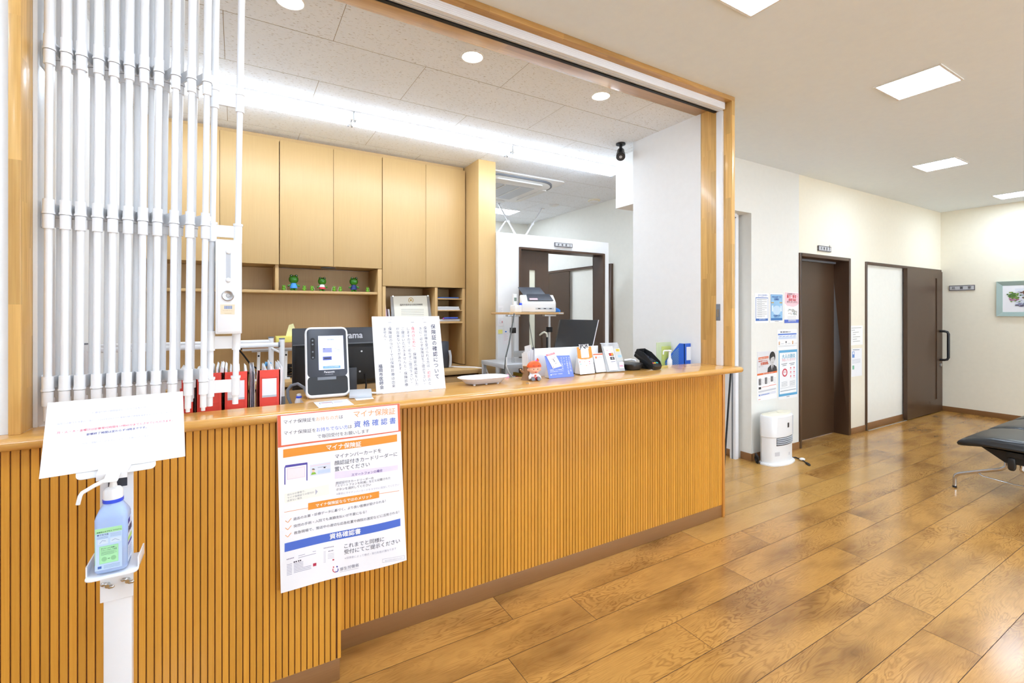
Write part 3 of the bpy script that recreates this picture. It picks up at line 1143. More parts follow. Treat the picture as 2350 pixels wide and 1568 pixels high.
box('cladding', 'pale_oak_veneer', 1.881, 2.056, 3.786, 4.415, 0, TZ, pl, bevel=0.002)
# base cabinets with desk top
t = thing('base_cabinet', 'low oak cabinet with worktop along the rear wall, drawers under it', 'cabinet', (0.6, 4.05, 0))
m = MB()
m.box(-0.597, 1.878, 3.72, 4.385, 0.855, 0.892)
m.build('cabinet_top', 'shelf_oak_veneer', t, bevel=0.003)
box('cabinet_body', 'shelf_oak_veneer', -0.597, 1.875, 3.76, 4.38, 0.0, 0.835, t)
for k in range(4):
    a = -0.597 + 0.618 * k
    for z0, z1 in ((0.60, 0.830), (0.33, 0.59), (0.06, 0.32)):
        box('drawer', 'shelf_oak_veneer', a + 0.004, min(a + 0.614, 1.872), 3.742, 3.76, z0, z1, t, bevel=0.0015)

# frog ornaments on the shelf: plain garden-shop frogs in smocks
def frog(x, col, label, s=1.0):
    z = 1.566
    y = 4.15
    t = thing('frog_ornament', label, 'ornament', (x, y, z), 'frog ornaments on the niche shelf')
    P = lambda dx, dy, dz: Vector((x + dx * s, y + dy * s, z + dz * s))
    m = MB()
    m.ell(P(0, 0, 0.092), (0.036 * s, 0.030 * s, 0.033 * s), p=0.9)
    m.ell(P(-0.018, -0.012, 0.119), 0.0125 * s)
    m.ell(P(0.018, -0.012, 0.119), 0.0125 * s)
    m.ell(P(0, 0, 0.045), (0.018 * s, 0.016 * s, 0.03 * s))
    for sx in (-1, 1):
        m.tube([P(0.014 * sx, 0, 0.056), P(0.028 * sx, -0.004, 0.046), P(0.037 * sx, -0.010, 0.040)], [0.007 * s, 0.006 * s, 0.006 * s], 8)
        m.ell(P(0.039 * sx, -0.011, 0.039), 0.0075 * s, 10, 6)
        m.ell(P(0.013 * sx, -0.006, 0.009), (0.012 * s, 0.016 * s, 0.0095 * s), 12, 8)
        m.cyl(P(0.012 * sx, 0, 0.010), P(0.011 * sx, 0, 0.035), 0.008 * s, seg=10)
    m.build('body', 'frog_green', t)
    m = MB()
    for sx in (-1, 1):
        m.ell(P(0.018 * sx, -0.0215, 0.120), (0.008 * s, 0.005 * s, 0.008 * s), 12, 8)
        m.ell(P(0.018 * sx, -0.0255, 0.122), (0.003 * s, 0.002 * s, 0.003 * s), 8, 6, 1)
    m.build('eye', ['matt_black', 'paper_white'], t)
    m = MB()
    m.lathe([(0.014 * s, 0.064 * s), (0.019 * s, 0.062 * s), (0.029 * s, 0.022 * s), (0.027 * s, 0.021 * s)], P(0, 0, 0), 20)
    if col == 'smock_red_white':
        m.build('smock', 'smock_red', t)
        m = MB()
        m.lathe([(0.0142 * s, 0.065 * s), (0.0195 * s, 0.063 * s), (0.0255 * s, 0.040 * s), (0.024 * s, 0.040 * s)], P(0, 0, 0), 20)
        m.build('bodice', 'paper_white', t)
    else:
        m.build('smock', col, t)
    return t


plain('frog_green', (52, 122, 22), 0.25)
plain('frog_lime', (104, 158, 34), 0.35)
plain('smock_blue', (70, 150, 226), 0.4)
plain('smock_red', (206, 52, 66), 0.4)
plain('smock_navy', (22, 42, 112), 0.4)
frog(0.400, 'smock_blue', 'green frog ornament in a light blue smock on the niche shelf')
frog(0.615, 'smock_red_white', 'green frog ornament in a red and white smock, middle of three', 0.90)
frog(0.869, 'smock_navy', 'green frog ornament in a navy smock, right of the others', 0.97)
for i, x in enumerate((0.328, 0.479, 0.538, 0.709, 0.759, 0.985)):
    lab = ('tiny lime frog at the left end before the blue-smock frog', 'tiny lime frog just right of the blue-smock frog', 'tiny lime frog just left of the red-smock frog', 'tiny lime frog right of the red-smock frog', 'tiny lime frog just left of the navy-smock frog', 'tiny lime frog alone at the right end of the shelf')[i]
    z, y = 1.566, 4.15
    t = thing('small_frog', lab, 'ornament', (x, y, z), 'tiny frogs on the niche shelf')
    m = MB()
    m.ell((x, y, z + 0.030), (0.0125, 0.011, 0.012))
    m.ell((x, y, z + 0.013), (0.011, 0.011, 0.014))
    for sx in (-1, 1):
        m.ell((x + 0.007 * sx, y - 0.004, z + 0.041), 0.005, 10, 6)
        m.ell((x + 0.007 * sx, y - 0.006, z + 0.004), (0.005, 0.008, 0.004), 10, 6)
        m.ell((x + 0.012 * sx, y - 0.005, z + 0.016), (0.004, 0.004, 0.007), 10, 6)
    m.build('body', 'frog_lime', t)
    if i in (0, 2, 3, 4, 5):
        sx = 1 if i in (0, 2, 5) else -1
        MB().tube([(x + 0.010 * sx, y, z + 0.040), (x + 0.018 * sx, y, z + 0.02), (x + 0.020 * sx, y, z + 0.002)], 0.0012, 6).build('string', 'paper_cream', t)

# certificate in its clear stand, files beside it
cz = 0.92 + 0.355
lay = ((896, 680), (985, 678), (994, 760), (900, 760))
t = thing('certificate_frame', 'cream certificate in a clear acrylic frame in the oak niche', 'certificate', (1.33, 4.12, 1.0))
a, b, c, d = [at(u, v, Y=4.13 + dy) for (u, v), dy in zip(lay, (0.03, 0.03, 0, 0))]
s = Sheet(a, b, c, d, lay, thick=0.006, base_mat=MATS['clear_acrylic'])
s.build('acrylic_plate', t)
lay2 = ((902, 680), (979, 679), (987, 760), (908, 760))
a, b, c, d = [at(u, v, Y=4.127 + dy) for (u, v), dy in zip(lay2, (0.03, 0.03, 0, 0))]
s = Sheet(a, b, c, d, lay2, base=(243, 240, 226), thick=0.001)
s.arc(942, 689, 4.6, 6.0, 120, 420, (196, 160, 80), 1, 14)
s.ell(942, 689, 2.4, 2.6, (206, 172, 96))
s.text('福岡市医師会会員医療機関', (917, 701.5), (969, 700.5), (90, 80, 70), 0.012)
for k in range(5):
    s.line([(920, 710 + 4 * k), (972, 709.5 + 4 * k)], 0.7, (150, 146, 140))
s.build('certificate', t)
for k, (u, v) in enumerate(((901, 679), (981, 678))):
    p = at(u, v + 1, Y=4.15)
    MB().cyl(p, p - Vector((0, 0.012, 0)), 0.006, seg=12).build('stud', 'steel', t)
for k, (x, col, lab) in enumerate(((1.150, (226, 190, 204), 'pink leaflet file leaning at the left of the certificate'), (1.185, (214, 214, 220), 'grey clear file leaning beside the pink leaflet file'))):
    m = MB()
    m.hexa([(x, 4.12, 1.18), (x + 0.012, 4.12, 1.18), (x + 0.012, 4.34, 1.18), (x, 4.34, 1.18), (x - 0.03, 4.12, 1.50 - 0.08 * k), (x - 0.018, 4.12, 1.50 - 0.08 * k), (x - 0.018, 4.34, 1.50 - 0.08 * k), (x - 0.03, 4.34, 1.50 - 0.08 * k)])
    tag(m.build('leaflet_file', ink(col), smooth=False), lab, 'file')
box('niche_ledge', 'shelf_oak_veneer', 1.118, 1.570, 4.07, 4.385, 1.16, 1.18, nk)


def pile(name, x, y, z, w, d, n, col, label, cat, grp=None, jit=0.006, th=0.004):
    m = MB()
    rnd = random.Random(int(x * 977 + z * 331))
    for k in range(n):
        jx, jy = rnd.uniform(-jit, jit), rnd.uniform(-jit, jit)
        m.box(x - w / 2 + jx, x + w / 2 + jx, y - d / 2 + jy, y + d / 2 + jy, z + k * th, z + k * th + th * 0.8)
    return tag(m.build(name, ink(col), smooth=False), label, cat, grp)


pile('folder_stack', 1.715, 4.22, 1.522, 0.21, 0.28, 3, (48, 96, 170), 'blue folders in the top pigeonhole', 'folder', None, 0.004)
pile('paper_stack', 1.715, 4.22, 1.414, 0.22, 0.28, 8, (240, 240, 242), 'white paper pile in the middle pigeonhole', 'paper', None, 0.008)
pile('paper_stack', 1.715, 4.22, 1.308, 0.22, 0.29, 5, (236, 234, 238), 'white paper pile under the pens in the bottom pigeonhole', 'paper')
tag(MB().tube([(1.66, 4.06, 1.338), (1.80, 4.065, 1.338)], 0.008, 10).build('marker_pen', ink((60, 90, 190))), 'blue marker lying on top in the bottom pigeonhole', 'pen')
tag(MB().tube([(1.65, 4.06, 1.3345), (1.79, 4.085, 1.3345)], 0.006, 10).build('marker_pen', ink((206, 70, 170))), 'magenta marker lying under the blue one in the bottom pigeonhole', 'pen')

# speaker-like device and cable on the rear cabinet
t = thing('telephone_stand', 'dark grey upright device on the rear cabinet behind the notice board', 'telephone', (1.63, 3.95, 0.892))
m = MB()
m.box(1.585, 1.655, 3.93, 4.02, 0.892, 1.13)
m.build('body', 'charcoal_plastic', t, bevel=0.006)
m = MB()
m.tube([(1.655, 3.92, 1.05), (1.664, 3.915, 1.0), (1.664, 3.915, 0.93), (1.66, 3.92, 0.90)], 0.012, 8)
m.build('handset', 'light_grey_plastic', t)
tag(MB().tube([(1.67, 3.95, 0.90), (1.75, 3.88, 0.897), (1.85, 3.80, 0.897), (1.92, 3.715, 0.89), (1.95, 3.70, 0.80), (1.955, 3.70, 0.5)], 0.006, 8).build('white_cable', 'paper_white'),
    'white cable trailing over the end of the rear cabinet', 'cable')

# ================================================================== FOLDING GRILLE
gr = thing('folding_grille', 'white folding security grille pushed to the left side of the opening', 'grille', (-0.2, 2.0, ZT))
# rails and side channels of the grille
m = MB()
m.box(FX0, 2.765, 1.940, 1.985, 2.728, 2.772)
for k in range(4):
    m.box(FX0, 2.765, 1.9385, 1.940, 2.733 + 0.009 * k, 2.738 + 0.009 * k)
m.box(FX0, 2.765, 1.985, 1.992, 2.752, 2.772)
m.build('top_rail', 'white_powder_coat', gr, smooth=False)
m = MB()
m.box(FX0, 2.765, 1.992, 2.000, 2.735, 2.772)
m.box(FX0, 2.765, 1.962, 1.966, 2.7265, 2.728)
m.box(FX0, 2.765, 1.976, 1.980, 2.7265, 2.728)
m.build('rail_slot', 'light_grey_plastic', gr, smooth=False)
m = MB()
m.box(FX0, 2.762, 2.000, 2.018, 2.728, 2.772)
m.build('rail_seal', 'matt_black', gr, smooth=False)
st = box('side_channel', 'white_powder_coat', 2.759, FX1, 1.957, 2.002, ZT, 2.728, gr, bevel=0.003)
m = MB()
p = at(1648, 717, X=2.758)
m.box(2.7565, 2.759, p.y - 0.016, p.y + 0.016, p.z - 0.055, p.z + 0.055)
m.build('strike_plate', 'mid_grey_plastic', st, bevel=0.001)
m = MB()
m.box(2.755, 2.7565, p.y - 0.007, p.y + 0.007, p.z - 0.03, p.z + 0.02)
m.build('strike_slot', 'steel', st, smooth=False)
wp = box('wall_channel', 'white_powder_coat', FX0, FX0 + 0.012, 1.987, 2.15, ZT, 2.728, gr, bevel=0.002)

LV = (2.205, 1.700, 1.155)                 # heights of the three hinge lines
FB = [-0.495, -0.456, -0.420, -0.379, -0.341, -0.302, -0.263, -0.224, -0.178, -0.133, -0.088]
YF, YB = 1.965, 2.045
BB = [-0.488, -0.449, -0.407, -0.368, -0.329, -0.292, -0.253, -0.214, -0.172, -0.129]
Z0, Z1 = 1.052, 2.73


def lean_x(x, i, z):
    return x - (0.004 + 0.0007 * i) * (2.2 - z) / 1.1


def bar(x, y, i, r=0.0098, z0=Z0, front=True, levels=LV):
    P = lambda z: Vector((lean_x(x, i, z), y, z))
    b = MB()
    b.tube([P(z0 + 0.012), P(LV[0])], r, 14)
    b.tube([P(LV[0]), P(Z1)], r * 1.25, 14)
    bo = b.build('bar', 'white_powder_coat', gr)
    for z in levels:
        c = MB()
        h = 0.045 if front else 0.03
        c.tube([P(z - h), P(z - 0.002)], 0.0138, 14)
        c.tube([P(z), P(z + 0.006)], 0.0158, 14)
        c.tube([P(z + 0.006), P(z + h)], 0.0142, 14)
        c.build('collar', 'white_powder_coat', bo)
    c = MB()
    c.tube([P(z0), P(z0 + 0.014)], 0.0065, 12)
    c.build('bottom_pin', 'white_powder_coat', bo)
    return bo


for i, x in enumerate(FB):
    bar(x, YF, i)
for i, x in enumerate(BB):
    bar(x, YB, i + 0.5, 0.0092, Z0 + 0.022, False)


def plate(p, q, z, h=0.036, t=0.003, name='hinge_link', par=None):
    d = (Vector(q) - Vector(p)).normalized()
    n = Vector((-d.y, d.x, 0)) * t
    a, b = Vector(p), Vector(q)
    m = MB()
    lo, hi = Vector((0, 0, z - h / 2)), Vector((0, 0, z + h / 2))
    m.hexa([a - n + lo, b - n + lo, b + n + lo, a + n + lo, a - n + hi, b - n + hi, b + n + hi, a + n + hi])
    return m.build(name, 'white_powder_coat', par or gr, smooth=False)


for z in LV:
    zz = z + 0.022
    for i in range(len(FB)):
        fx = lean_x(FB[i], i, z)
        if i < len(BB):
            bx = lean_x(BB[i], i + 0.5, z)
            plate((fx, YF, 0), (bx, YB, 0), zz)
            plate((bx, YB, 0), (lean_x(FB[i + 1], i + 1, z), YF, 0), zz)
    # wall brackets with keyhole slots
    y0 = 2.02
    k = box('wall_bracket', 'white_powder_coat', FX0 + 0.012, FX0 + 0.016, 2.012, 2.085, z - 0.035, z + 0.045, gr, bevel=0.001)
    MB().box(FX0 + 0.016, FX0 + 0.0168, 2.028, 2.042, z - 0.02, z + 0.028).build('keyhole_slot', 'light_grey_plastic', k, smooth=False)
    plate((FX0 + 0.016, 2.06, 0), (lean_x(FB[0], 0, z), YF, 0), zz)
# leading pair with the lock case
ya = 1.99
tops = (-0.064, 0.015)
for i, x in enumerate(tops):
    def PX(z, x=x):
        return x - 0.0135 * (2.36 - z) / 1.0
    b = MB()
    b.tube([(PX(1.062), ya, 1.062), (PX(2.2), ya, 2.2)], 0.0098, 14)
    b.tube([(PX(2.2), ya, 2.2), (PX(Z1), ya, Z1)], 0.0118, 14)
    bo = b.build('bar', 'white_powder_coat', gr)
    for z in (2.17, 1.69, 1.30, 1.135):
        c = MB()
        c.tube([(PX(z - 0.04), ya, z - 0.04), (PX(z + 0.03), ya, z + 0.03)], 0.0138, 14)
        c.tube([(PX(z + 0.022), ya, z + 0.022), (PX(z + 0.03), ya, z + 0.03)], 0.016, 14)
        c.build('collar', 'white_powder_coat', bo)
for z, h in ((2.17, 0.05), (1.69, 0.042), (1.288, 0.045), (1.130, 0.045)):
    plate((tops[0] - 0.0135 * (2.36 - z), ya, 0), (tops[1] - 0.0135 * (2.36 - z), ya, 0), z, h, 0.004)
z = LV[0]
for z in LV:
    plate((lean_x(FB[-1], 10, z), YF, 0), (tops[0] - 0.0135 * (2.36 - z), ya, 0), z + 0.02)
# lock case
lx0, lx1 = -0.063, 0.018
lc = MB()
lc.box(lx0, lx1, 1.952, 2.012, 1.320, 1.656)
lc = lc.build('lock_case', 'white_powder_coat', gr, bevel=0.003)
m = MB()
m.box(lx0 + 0.006, lx1 - 0.004, 1.9495, 1.952, 1.326, 1.650)
m.build('cover_plate', 'painted_white', lc, bevel=0.001)
xc, yc = -0.0235, 1.9495
m = MB()
a, b = at(525, 578, Y=1.948), at(524, 643, Y=1.948)
m.hexa([(xc - 0.007, 1.9475, b.z), (xc + 0.007, 1.9475, b.z), (xc + 0.007, 1.9495, b.z), (xc - 0.007, 1.9495, b.z), (xc - 0.007, 1.9475, a.z), (xc + 0.007, 1.9475, a.z), (xc + 0.007, 1.9495, a.z), (xc - 0.007, 1.9495, a.z)])
m.build('pull_recess', 'light_grey_plastic', lc, smooth=False)
m = MB()
for zz in (a.z, b.z):
    m.ell((xc, 1.947, zz), (0.0085, 0.005, 0.0085), 16, 10)
m.build('pull_knob', 'white_powder_coat', lc)
p = at(523, 679, Y=1.9475)
m = MB()
T = Matrix.Translation((p.x, 1.9495, p.z)) @ Matrix.Rotation(R(90), 4, 'X')
m.T = T
m.lathe([(0.019, 0.0), (0.019, 0.004), (0.0165, 0.006), (0.012, 0.0045), (0.006, 0.004), (0.005, 0.006), (0.001, 0.006)], (0, 0, 0), 32)
m.build('lock_cylinder', 'brushed_steel', lc)
sl = ((505.5, 699), (539, 699), (538.5, 722), (506, 721.5))
c4 = [at(u, v, Y=1.9490) for u, v in sl]
s = Sheet(*c4, sl, base=(232, 216, 186), thick=0.0004, step=0.0001)
for k in range(6):
    s.rect(515.0 + 3.1 * k, 702, 516.8 + 3.1 * k, 709.5, (70, 120, 200) if k % 2 == 0 else (40, 110, 170))
s.text('クリスタ ゲート', (511, 714), (533, 714), (180, 150, 110))
s.line([(515, 719.5), (531, 719.5)], 0.7, (190, 170, 130))
s.build('rating_sticker', lc)

# ================================================================== HAND SANITISER STAND
sx0, sx1, sy = -0.309, -0.246, 1.64
stn = thing('sanitizer_stand', 'white metal sanitiser stand before the slatted counter at the left', 'stand', (-0.277, 1.62, 0))
m = MB()
m.box(sx0 + 0.002, sx1 - 0.001, sy, sy + 0.03, 0.008, 1.00)
m.build('post', 'white_powder_coat', stn, bevel=0.002)
box('base_plate', 'white_powder_coat', -0.45, -0.10, 1.42, 1.80, 0.0, 0.008, stn, bevel=0.002)
# sliding bracket with the shelf
m = MB()
m.box(sx0 - 0.004, sx1 + 0.003, sy - 0.004, sy, 0.62, 0.99)
m.build('back_bracket', 'white_powder_coat', stn, smooth=False)
m = MB()
m.T = Matrix.Translation((-0.272, 1.583, 0.730)) @ Matrix.Rotation(R(3), 4, 'X')
pts = [(x, y, 0) for x, y in m.rrect(0.106, 0.106, 0.016, 5)]
m.prism(pts, (0, 0, 0.004))
m.build('bottle_shelf', 'white_powder_coat', stn, bevel=0.001)
m = MB()
m.T = Matrix.Translation((-0.272, 1.583, 0.730))
m.box(-0.053, -0.050, -0.03, 0.053, 0.0, 0.028)
m.box(0.050, 0.053, -0.03, 0.053, 0.0, 0.028)
m.build('shelf_lip', 'white_powder_coat', stn, smooth=False)
for x, z in ((-0.296, 0.667), (-0.254, 0.668)):
    m = MB()
    m.cyl((x, sy - 0.004, z), (x, sy - 0.018, z), 0.005, seg=12)
    m.ell((x - 0.007, sy - 0.014, z + 0.005), (0.008, 0.003, 0.005), 10, 6)
    m.ell((x + 0.007, sy - 0.014, z - 0.005), (0.008, 0.003, 0.005), 10, 6)
    m.build('wing_nut', 'steel', stn)
# slot opening where the pump passes, and the bent cover flap
m = MB()
m.box(-0.296, -0.256, sy - 0.0055, sy - 0.004, 0.925, 0.968)
m.build('slot', 'charcoal_plastic', stn, smooth=False)
m = MB()
m.hexa([(-0.311, 1.585, 0.974), (-0.248, 1.585, 0.974), (-0.243, 1.64, 0.990), (-0.312, 1.64, 0.990), (-0.311, 1.585, 0.978), (-0.248, 1.585, 0.978), (-0.243, 1.64, 0.994), (-0.312, 1.64, 0.994)])
m.hexa([(-0.311, 1.583, 0.962), (-0.248, 1.583, 0.962), (-0.248, 1.586, 0.962), (-0.311, 1.586, 0.962), (-0.311, 1.583, 0.978), (-0.248, 1.583, 0.978), (-0.248, 1.586, 0.978), (-0.311, 1.586, 0.978)])
m.build('cover_flap', 'white_powder_coat', stn, smooth=False)
# sign plate, tilted like a reading desk
til, yw = R(36.5), R(7.1)
C0 = Vector((-0.283, 1.687, 1.068))
rx = Vector((math.cos(yw), math.sin(yw), 0))
bk = Vector((-math.sin(yw), math.cos(yw), 0))
ux = Vector((0, 0, math.cos(til))) + bk * math.sin(til)
nx_ = rx.cross(ux) * 1.0
nf = -(bk * math.cos(til) - Vector((0, 0, 1)) * math.sin(til))
m = MB()
m.T = Matrix(((rx.x, ux.x, nf.x, C0.x), (rx.y, ux.y, nf.y, C0.y), (rx.z, ux.z, nf.z, C0.z), (0, 0, 0, 1)))
m.prism([(x, y - 0.060, -0.008) for x, y in m.rrect(0.165, 0.13, 0.012, 5)], (0, 0, 0.003))
m.build('sign_plate', 'white_powder_coat', stn, bevel=0.0008)
W_, H_ = 0.300, 0.212
cor = [C0 + rx * a * W_ / 2 + ux * b * H_ / 2 + nf * -0.002 for a, b in ((-1, 1), (1, 1), (1, -1), (-1, -1))]
lay = ((178, 232), (2219, 50), (2240, 1040), (45, 1372))
s = Sheet(*cor, lay, base=(250, 250, 253), thick=0.0012, step=0.0002)
gv = (168, 162, 198)
s.text('～診察受付終了時間設定についてのお知らせ～', (795, 400), (1695, 300), gv, 0.0)
s.text('当院では働き方改革の一環として2025年1月より診察受付終了時間を設定することといたしました', (315, 567), (2055, 377), gv, 0.0)
s.text('月・火・木・金曜日は診察受付時間を17時45分までとさせていただきます。', (310, 702), (2055, 508), (224, 110, 130), 0.010)
s.line([(310, 715), (2055, 521)], 3, (240, 170, 180), 2)
s.text('診察終了時間は変わらず18時までです。', (755, 725), (1660, 612), (90, 88, 150), 0.016)
s.text('何卒ご理解いただけますようよろしくお願いいたします。', (695, 860), (1705, 738), gv, 0.0)
o = s.build('notice_sheet')
tag(o, 'laminated white notice with red and blue lines on the sanitiser stand', 'notice')

# pump bottle
bt = thing('pump_bottle', 'blue pump bottle of hand disinfectant on the white stand', 'bottle', (-0.272, 1.583, 0.736))
bx, by, bw, bd = -0.2745, 1.572, 0.066, 0.062
m = MB()


def rr_(w, d, r, z):
    return [(bx + x, by + y, z) for x, y in m.rrect(w, d, r, 4)]


zb = 0.7375
m.rings([rr_(bw - 0.008, bd - 0.008, 0.008, zb), rr_(bw, bd, 0.010, zb + 0.005), rr_(bw, bd, 0.010, 0.872), rr_(bw - 0.004, bd - 0.004, 0.013, 0.881), rr_(bw * 0.8, bd * 0.8, 0.018, 0.893), rr_(0.042, 0.042, 0.0205, 0.904), rr_(0.036, 0.036, 0.0175, 0.912)])
m.build('bottle_body', 'blue_bottle_plastic', bt, ang=50)
plain('cap_blue', (52, 84, 226), 0.35)
MB().lathe([(0.0205, 0.908), (0.0215, 0.9085), (0.0215, 0.9165), (0.0205, 0.917)], (bx, by, 0), 28).build('tamper_ring', 'cap_blue', bt)
m = MB()
m.lathe([(0.0205, 0.917), (0.0205, 0.936), (0.016, 0.943), (0.0085, 0.946), (0.007, 0.956), (0.007, 0.962), (0.012, 0.968), (0.013, 0.972)], (bx, by, 0), 28)
m.build('screw_cap', 'plastic_white', bt)
ph = MB()
ph.hexa([(bx - 0.016, by - 0.030, 0.966), (bx + 0.014, by - 0.034, 0.966), (bx + 0.014, by + 0.03, 0.972), (bx - 0.016, by + 0.03, 0.972), (bx - 0.016, by - 0.030, 0.9695), (bx + 0.014, by - 0.034, 0.9695), (bx + 0.014, by + 0.03, 0.985), (bx - 0.016, by + 0.03, 0.985)])
ph = ph.build('pump_head', 'plastic_white', bt, bevel=0.003)
m = MB()
m.tube([(bx - 0.010, by - 0.012, 0.969), (bx - 0.03, by - 0.035, 0.965), (bx - 0.050, by - 0.052, 0.956), (bx - 0.053, by - 0.055, 0.950), (bx - 0.057, by - 0.055, 0.930)], [0.0055, 0.0048, 0.0045, 0.0045, 0.0045], 10)
m.build('nozzle', 'plastic_white', ph)
fy = by - bd / 2 - 0.0006
s = Sheet((bx - bw / 2 + 0.003, fy, 0.853), (bx + bw / 2 - 0.010, fy, 0.853), (bx + bw / 2 - 0.010, fy, 0.748), (bx - bw / 2 + 0.003, fy, 0.748), base=(196, 222, 250), thick=0.0004, step=0.00012)
s.rect(0, 0, 1, 0.12, (178, 236, 178))
s.text('消毒用エタプラス', (0.06, 0.10), (0.62, 0.10), (30, 60, 50), 0.014)
s.text('指定医薬部外品', (0.66, 0.09), (0.97, 0.09), (40, 80, 70))
s.rect(0.0, 0.12, 0.02, 0.86, (178, 236, 178))
s.text('■手指消毒', (0.08, 0.17), (0.5, 0.17), (60, 90, 140))
for k in range(3):
    s.line([(0.06, 0.20 + 0.02 * k), (0.48, 0.20 + 0.02 * k)], 0.006, (120, 150, 200), 2)
    s.line([(0.56, 0.16 + 0.03 * k), (0.97, 0.16 + 0.03 * k)], 0.006, (120, 150, 200), 2)
s.rect(0.10, 0.26, 0.48, 0.38, (214, 232, 250))
s.rect(0.56, 0.26, 0.97, 0.38, (214, 232, 250))
s.line([(0.17, 0.35), (0.27, 0.29), (0.4, 0.31)], 0.008, (90, 120, 180), 2)
s.line([(0.62, 0.33), (0.74, 0.30), (0.9, 0.35)], 0.008, (90, 120, 180), 2)
s.rect(0.16, 0.43, 0.86, 0.85, (150, 226, 170))
s.rect(0.175, 0.44, 0.845, 0.84, (176, 240, 186), 2)
s.text('手にたっぷり噴霧し、', (0.22, 0.50), (0.80, 0.50), (40, 70, 60), 0.01, 4)
s.text('やさしくのばして乾燥', (0.22, 0.545), (0.80, 0.545), (40, 70, 60), 0.01, 4)
for k in range(4):
    s.line([(0.22, 0.575 + 0.022 * k), (0.8 - 0.1 * (k % 2), 0.575 + 0.022 * k)], 0.006, (90, 140, 110), 3)
s.ell(0.34, 0.745, 0.10, 0.055, (150, 214, 160), 3)
s.ell(0.68, 0.745, 0.10, 0.055, (150, 214, 160), 3)
s.line([(0.47, 0.745), (0.55, 0.745)], 0.012, (50, 90, 70), 3)
s.rect(0.10, 0.90, 0.24, 0.96, (70, 110, 190))
for k in range(3):
    s.line([(0.32, 0.90 + 0.03 * k), (0.92, 0.90 + 0.03 * k)], 0.008, (120, 150, 200), 2)
s.build('front_label', bt)
sxr = bx + bw / 2 + 0.0006
s = Sheet((sxr, by - bd / 2 + 0.008, 0.862), (sxr, by + bd / 2 - 0.006, 0.862), (sxr, by + bd / 2 - 0.006, 0.752), (sxr, by - bd / 2 + 0.008, 0.752), base=(214, 230, 252), thick=0.0004, step=0.00012)
s.rect(0, 0.0, 0.55, 0.12, (40, 60, 160))
s.text('消毒用', (0.05, 0.32), (0.95, 0.32), (30, 40, 100), 0.03, 3, 1.2)
s.rect(0.0, 0.42, 1, 0.52, (170, 220, 120))
s.rect(0.0, 0.55, 1, 0.62, (40, 60, 170))
for k in range(5):
    s.line([(0.1, 0.70 + 0.05 * k), (0.9, 0.70 + 0.05 * k)], 0.014, (110, 130, 190), 2)
s.build('side_label', bt)

# ================================================================== POSTER HUNG FROM THE COUNTER
lay = ((35, 178), (978, 75), (1012, 1258), (68, 1510))
PYY = 1.8345


def wav(u, v):
    return Vector((0.004 * v, -0.012 * v * v * (0.5 + 0.5 * math.sin(u * 7.5 + 0.6)) - 0.0, 0.004 * v * math.sin(u * 7.0)))


a, b = at(636, 953, Y=PYY), at(917, 926, Y=PYY)
c, d = at(929, 1285, Y=PYY), at(641, 1360, Y=PYY)
s = Sheet(a, b, c, d, lay, base=(247, 247, 251), warp=wav, sub=14, thick=0.0006, step=0.0003)
OR, BL_, DK, GY = (238, 152, 52), (78, 112, 208), (58, 56, 78), (176, 174, 190)
s.quad((36, 180), (977, 76), (984, 285), (42, 422), (232, 112, 78), 1)
s.quad((62, 184), (960, 86), (966, 280), (68, 405), (249, 249, 252), 2)
s.text('マイナ保険証を', (85, 243), (328, 216), DK, 0.0)
s.text('お持ちの方', (333, 216), (506, 197), (244, 176, 120), 0.0)
s.text('は', (511, 197), (540, 193), DK)
s.text('マイナ保険証', (622, 182), (943, 152), (242, 164, 92), 0.004)
s.text('資 格 確 認 書', (625, 258), (945, 222), (84, 118, 214), 0.008)
s.text('マイナ保険証を', (87, 325), (330, 298), DK)
s.text('お持ちでない方', (336, 297), (577, 268), (84, 118, 214), 0.002)
s.text('は', (580, 268), (608, 264), DK)
s.text('で毎回受付をお願いします', (343, 346), (740, 295), DK)
s.quad((82, 435), (955, 308), (955, 362), (82, 498), OR, 1)
s.text('マイナ保険証', (412, 433), (678, 397), (255, 252, 246), 0.022)
s.text('マイナンバーカードを', (478, 495), (832, 441), DK)
s.text('顔認証付きカードリーダーに', (473, 546), (955, 468), DK)
s.text('置いてください', (475, 592), (743, 545), DK)
s.quad((475, 597), (958, 540), (958, 575), (475, 650), (236, 226, 244), 1)
s.text('スマートフォンの場合', (603, 625), (840, 586), (110, 80, 160), 0.01)
for t, p, q, cc in (('顔認証付きカードリーダーの', (483, 690), (770, 643), DK), ('「スマートフォンを利用」などと記載された', (483, 713), (900, 642), DK), ('ボタンを選択してください', (485, 740), (750, 693), DK), ('※事前にマイナンバーカードをスマホに追加してください', (487, 771), (965, 692), GY)):
    s.text(t, p, q, cc, -0.004)
PU = (84, 76, 168)
s.line([(96, 698), (96, 568)], 8, PU, 1)
s.quad((92, 572), (268, 545), (266, 530), (100, 553), PU, 1)
s.line([(263, 545), (263, 667)], 8, PU, 1)
s.quad((110, 578), (248, 560), (250, 640), (112, 662), (234, 214, 228), 1)
s.quad((114, 582), (244, 565), (246, 637), (116, 657), (246, 236, 240), 2)
s.quad((285, 550), (443, 522), (445, 605), (287, 636), (226, 230, 244), 1)
s.line([(290, 560), (440, 534)], 5, (240, 214, 224), 2)
s.line([(345, 568), (412, 558)], 3, (150, 150, 170), 2)
s.poly([(294, 625), (300, 608), (312, 602), (326, 604), (334, 617)], (140, 190, 70), 2)
s.ell(312, 592, 10, 13, (246, 214, 186), 3)
s.ell(312, 584, 12, 8, (50, 44, 50), 4, t0=180, t1=360)
s.quad((390, 563), (404, 561), (404, 570), (390, 572), (30, 30, 40), 2)
s.quad((345, 590), (440, 572), (441, 600), (346, 616), (204, 220, 246), 2)
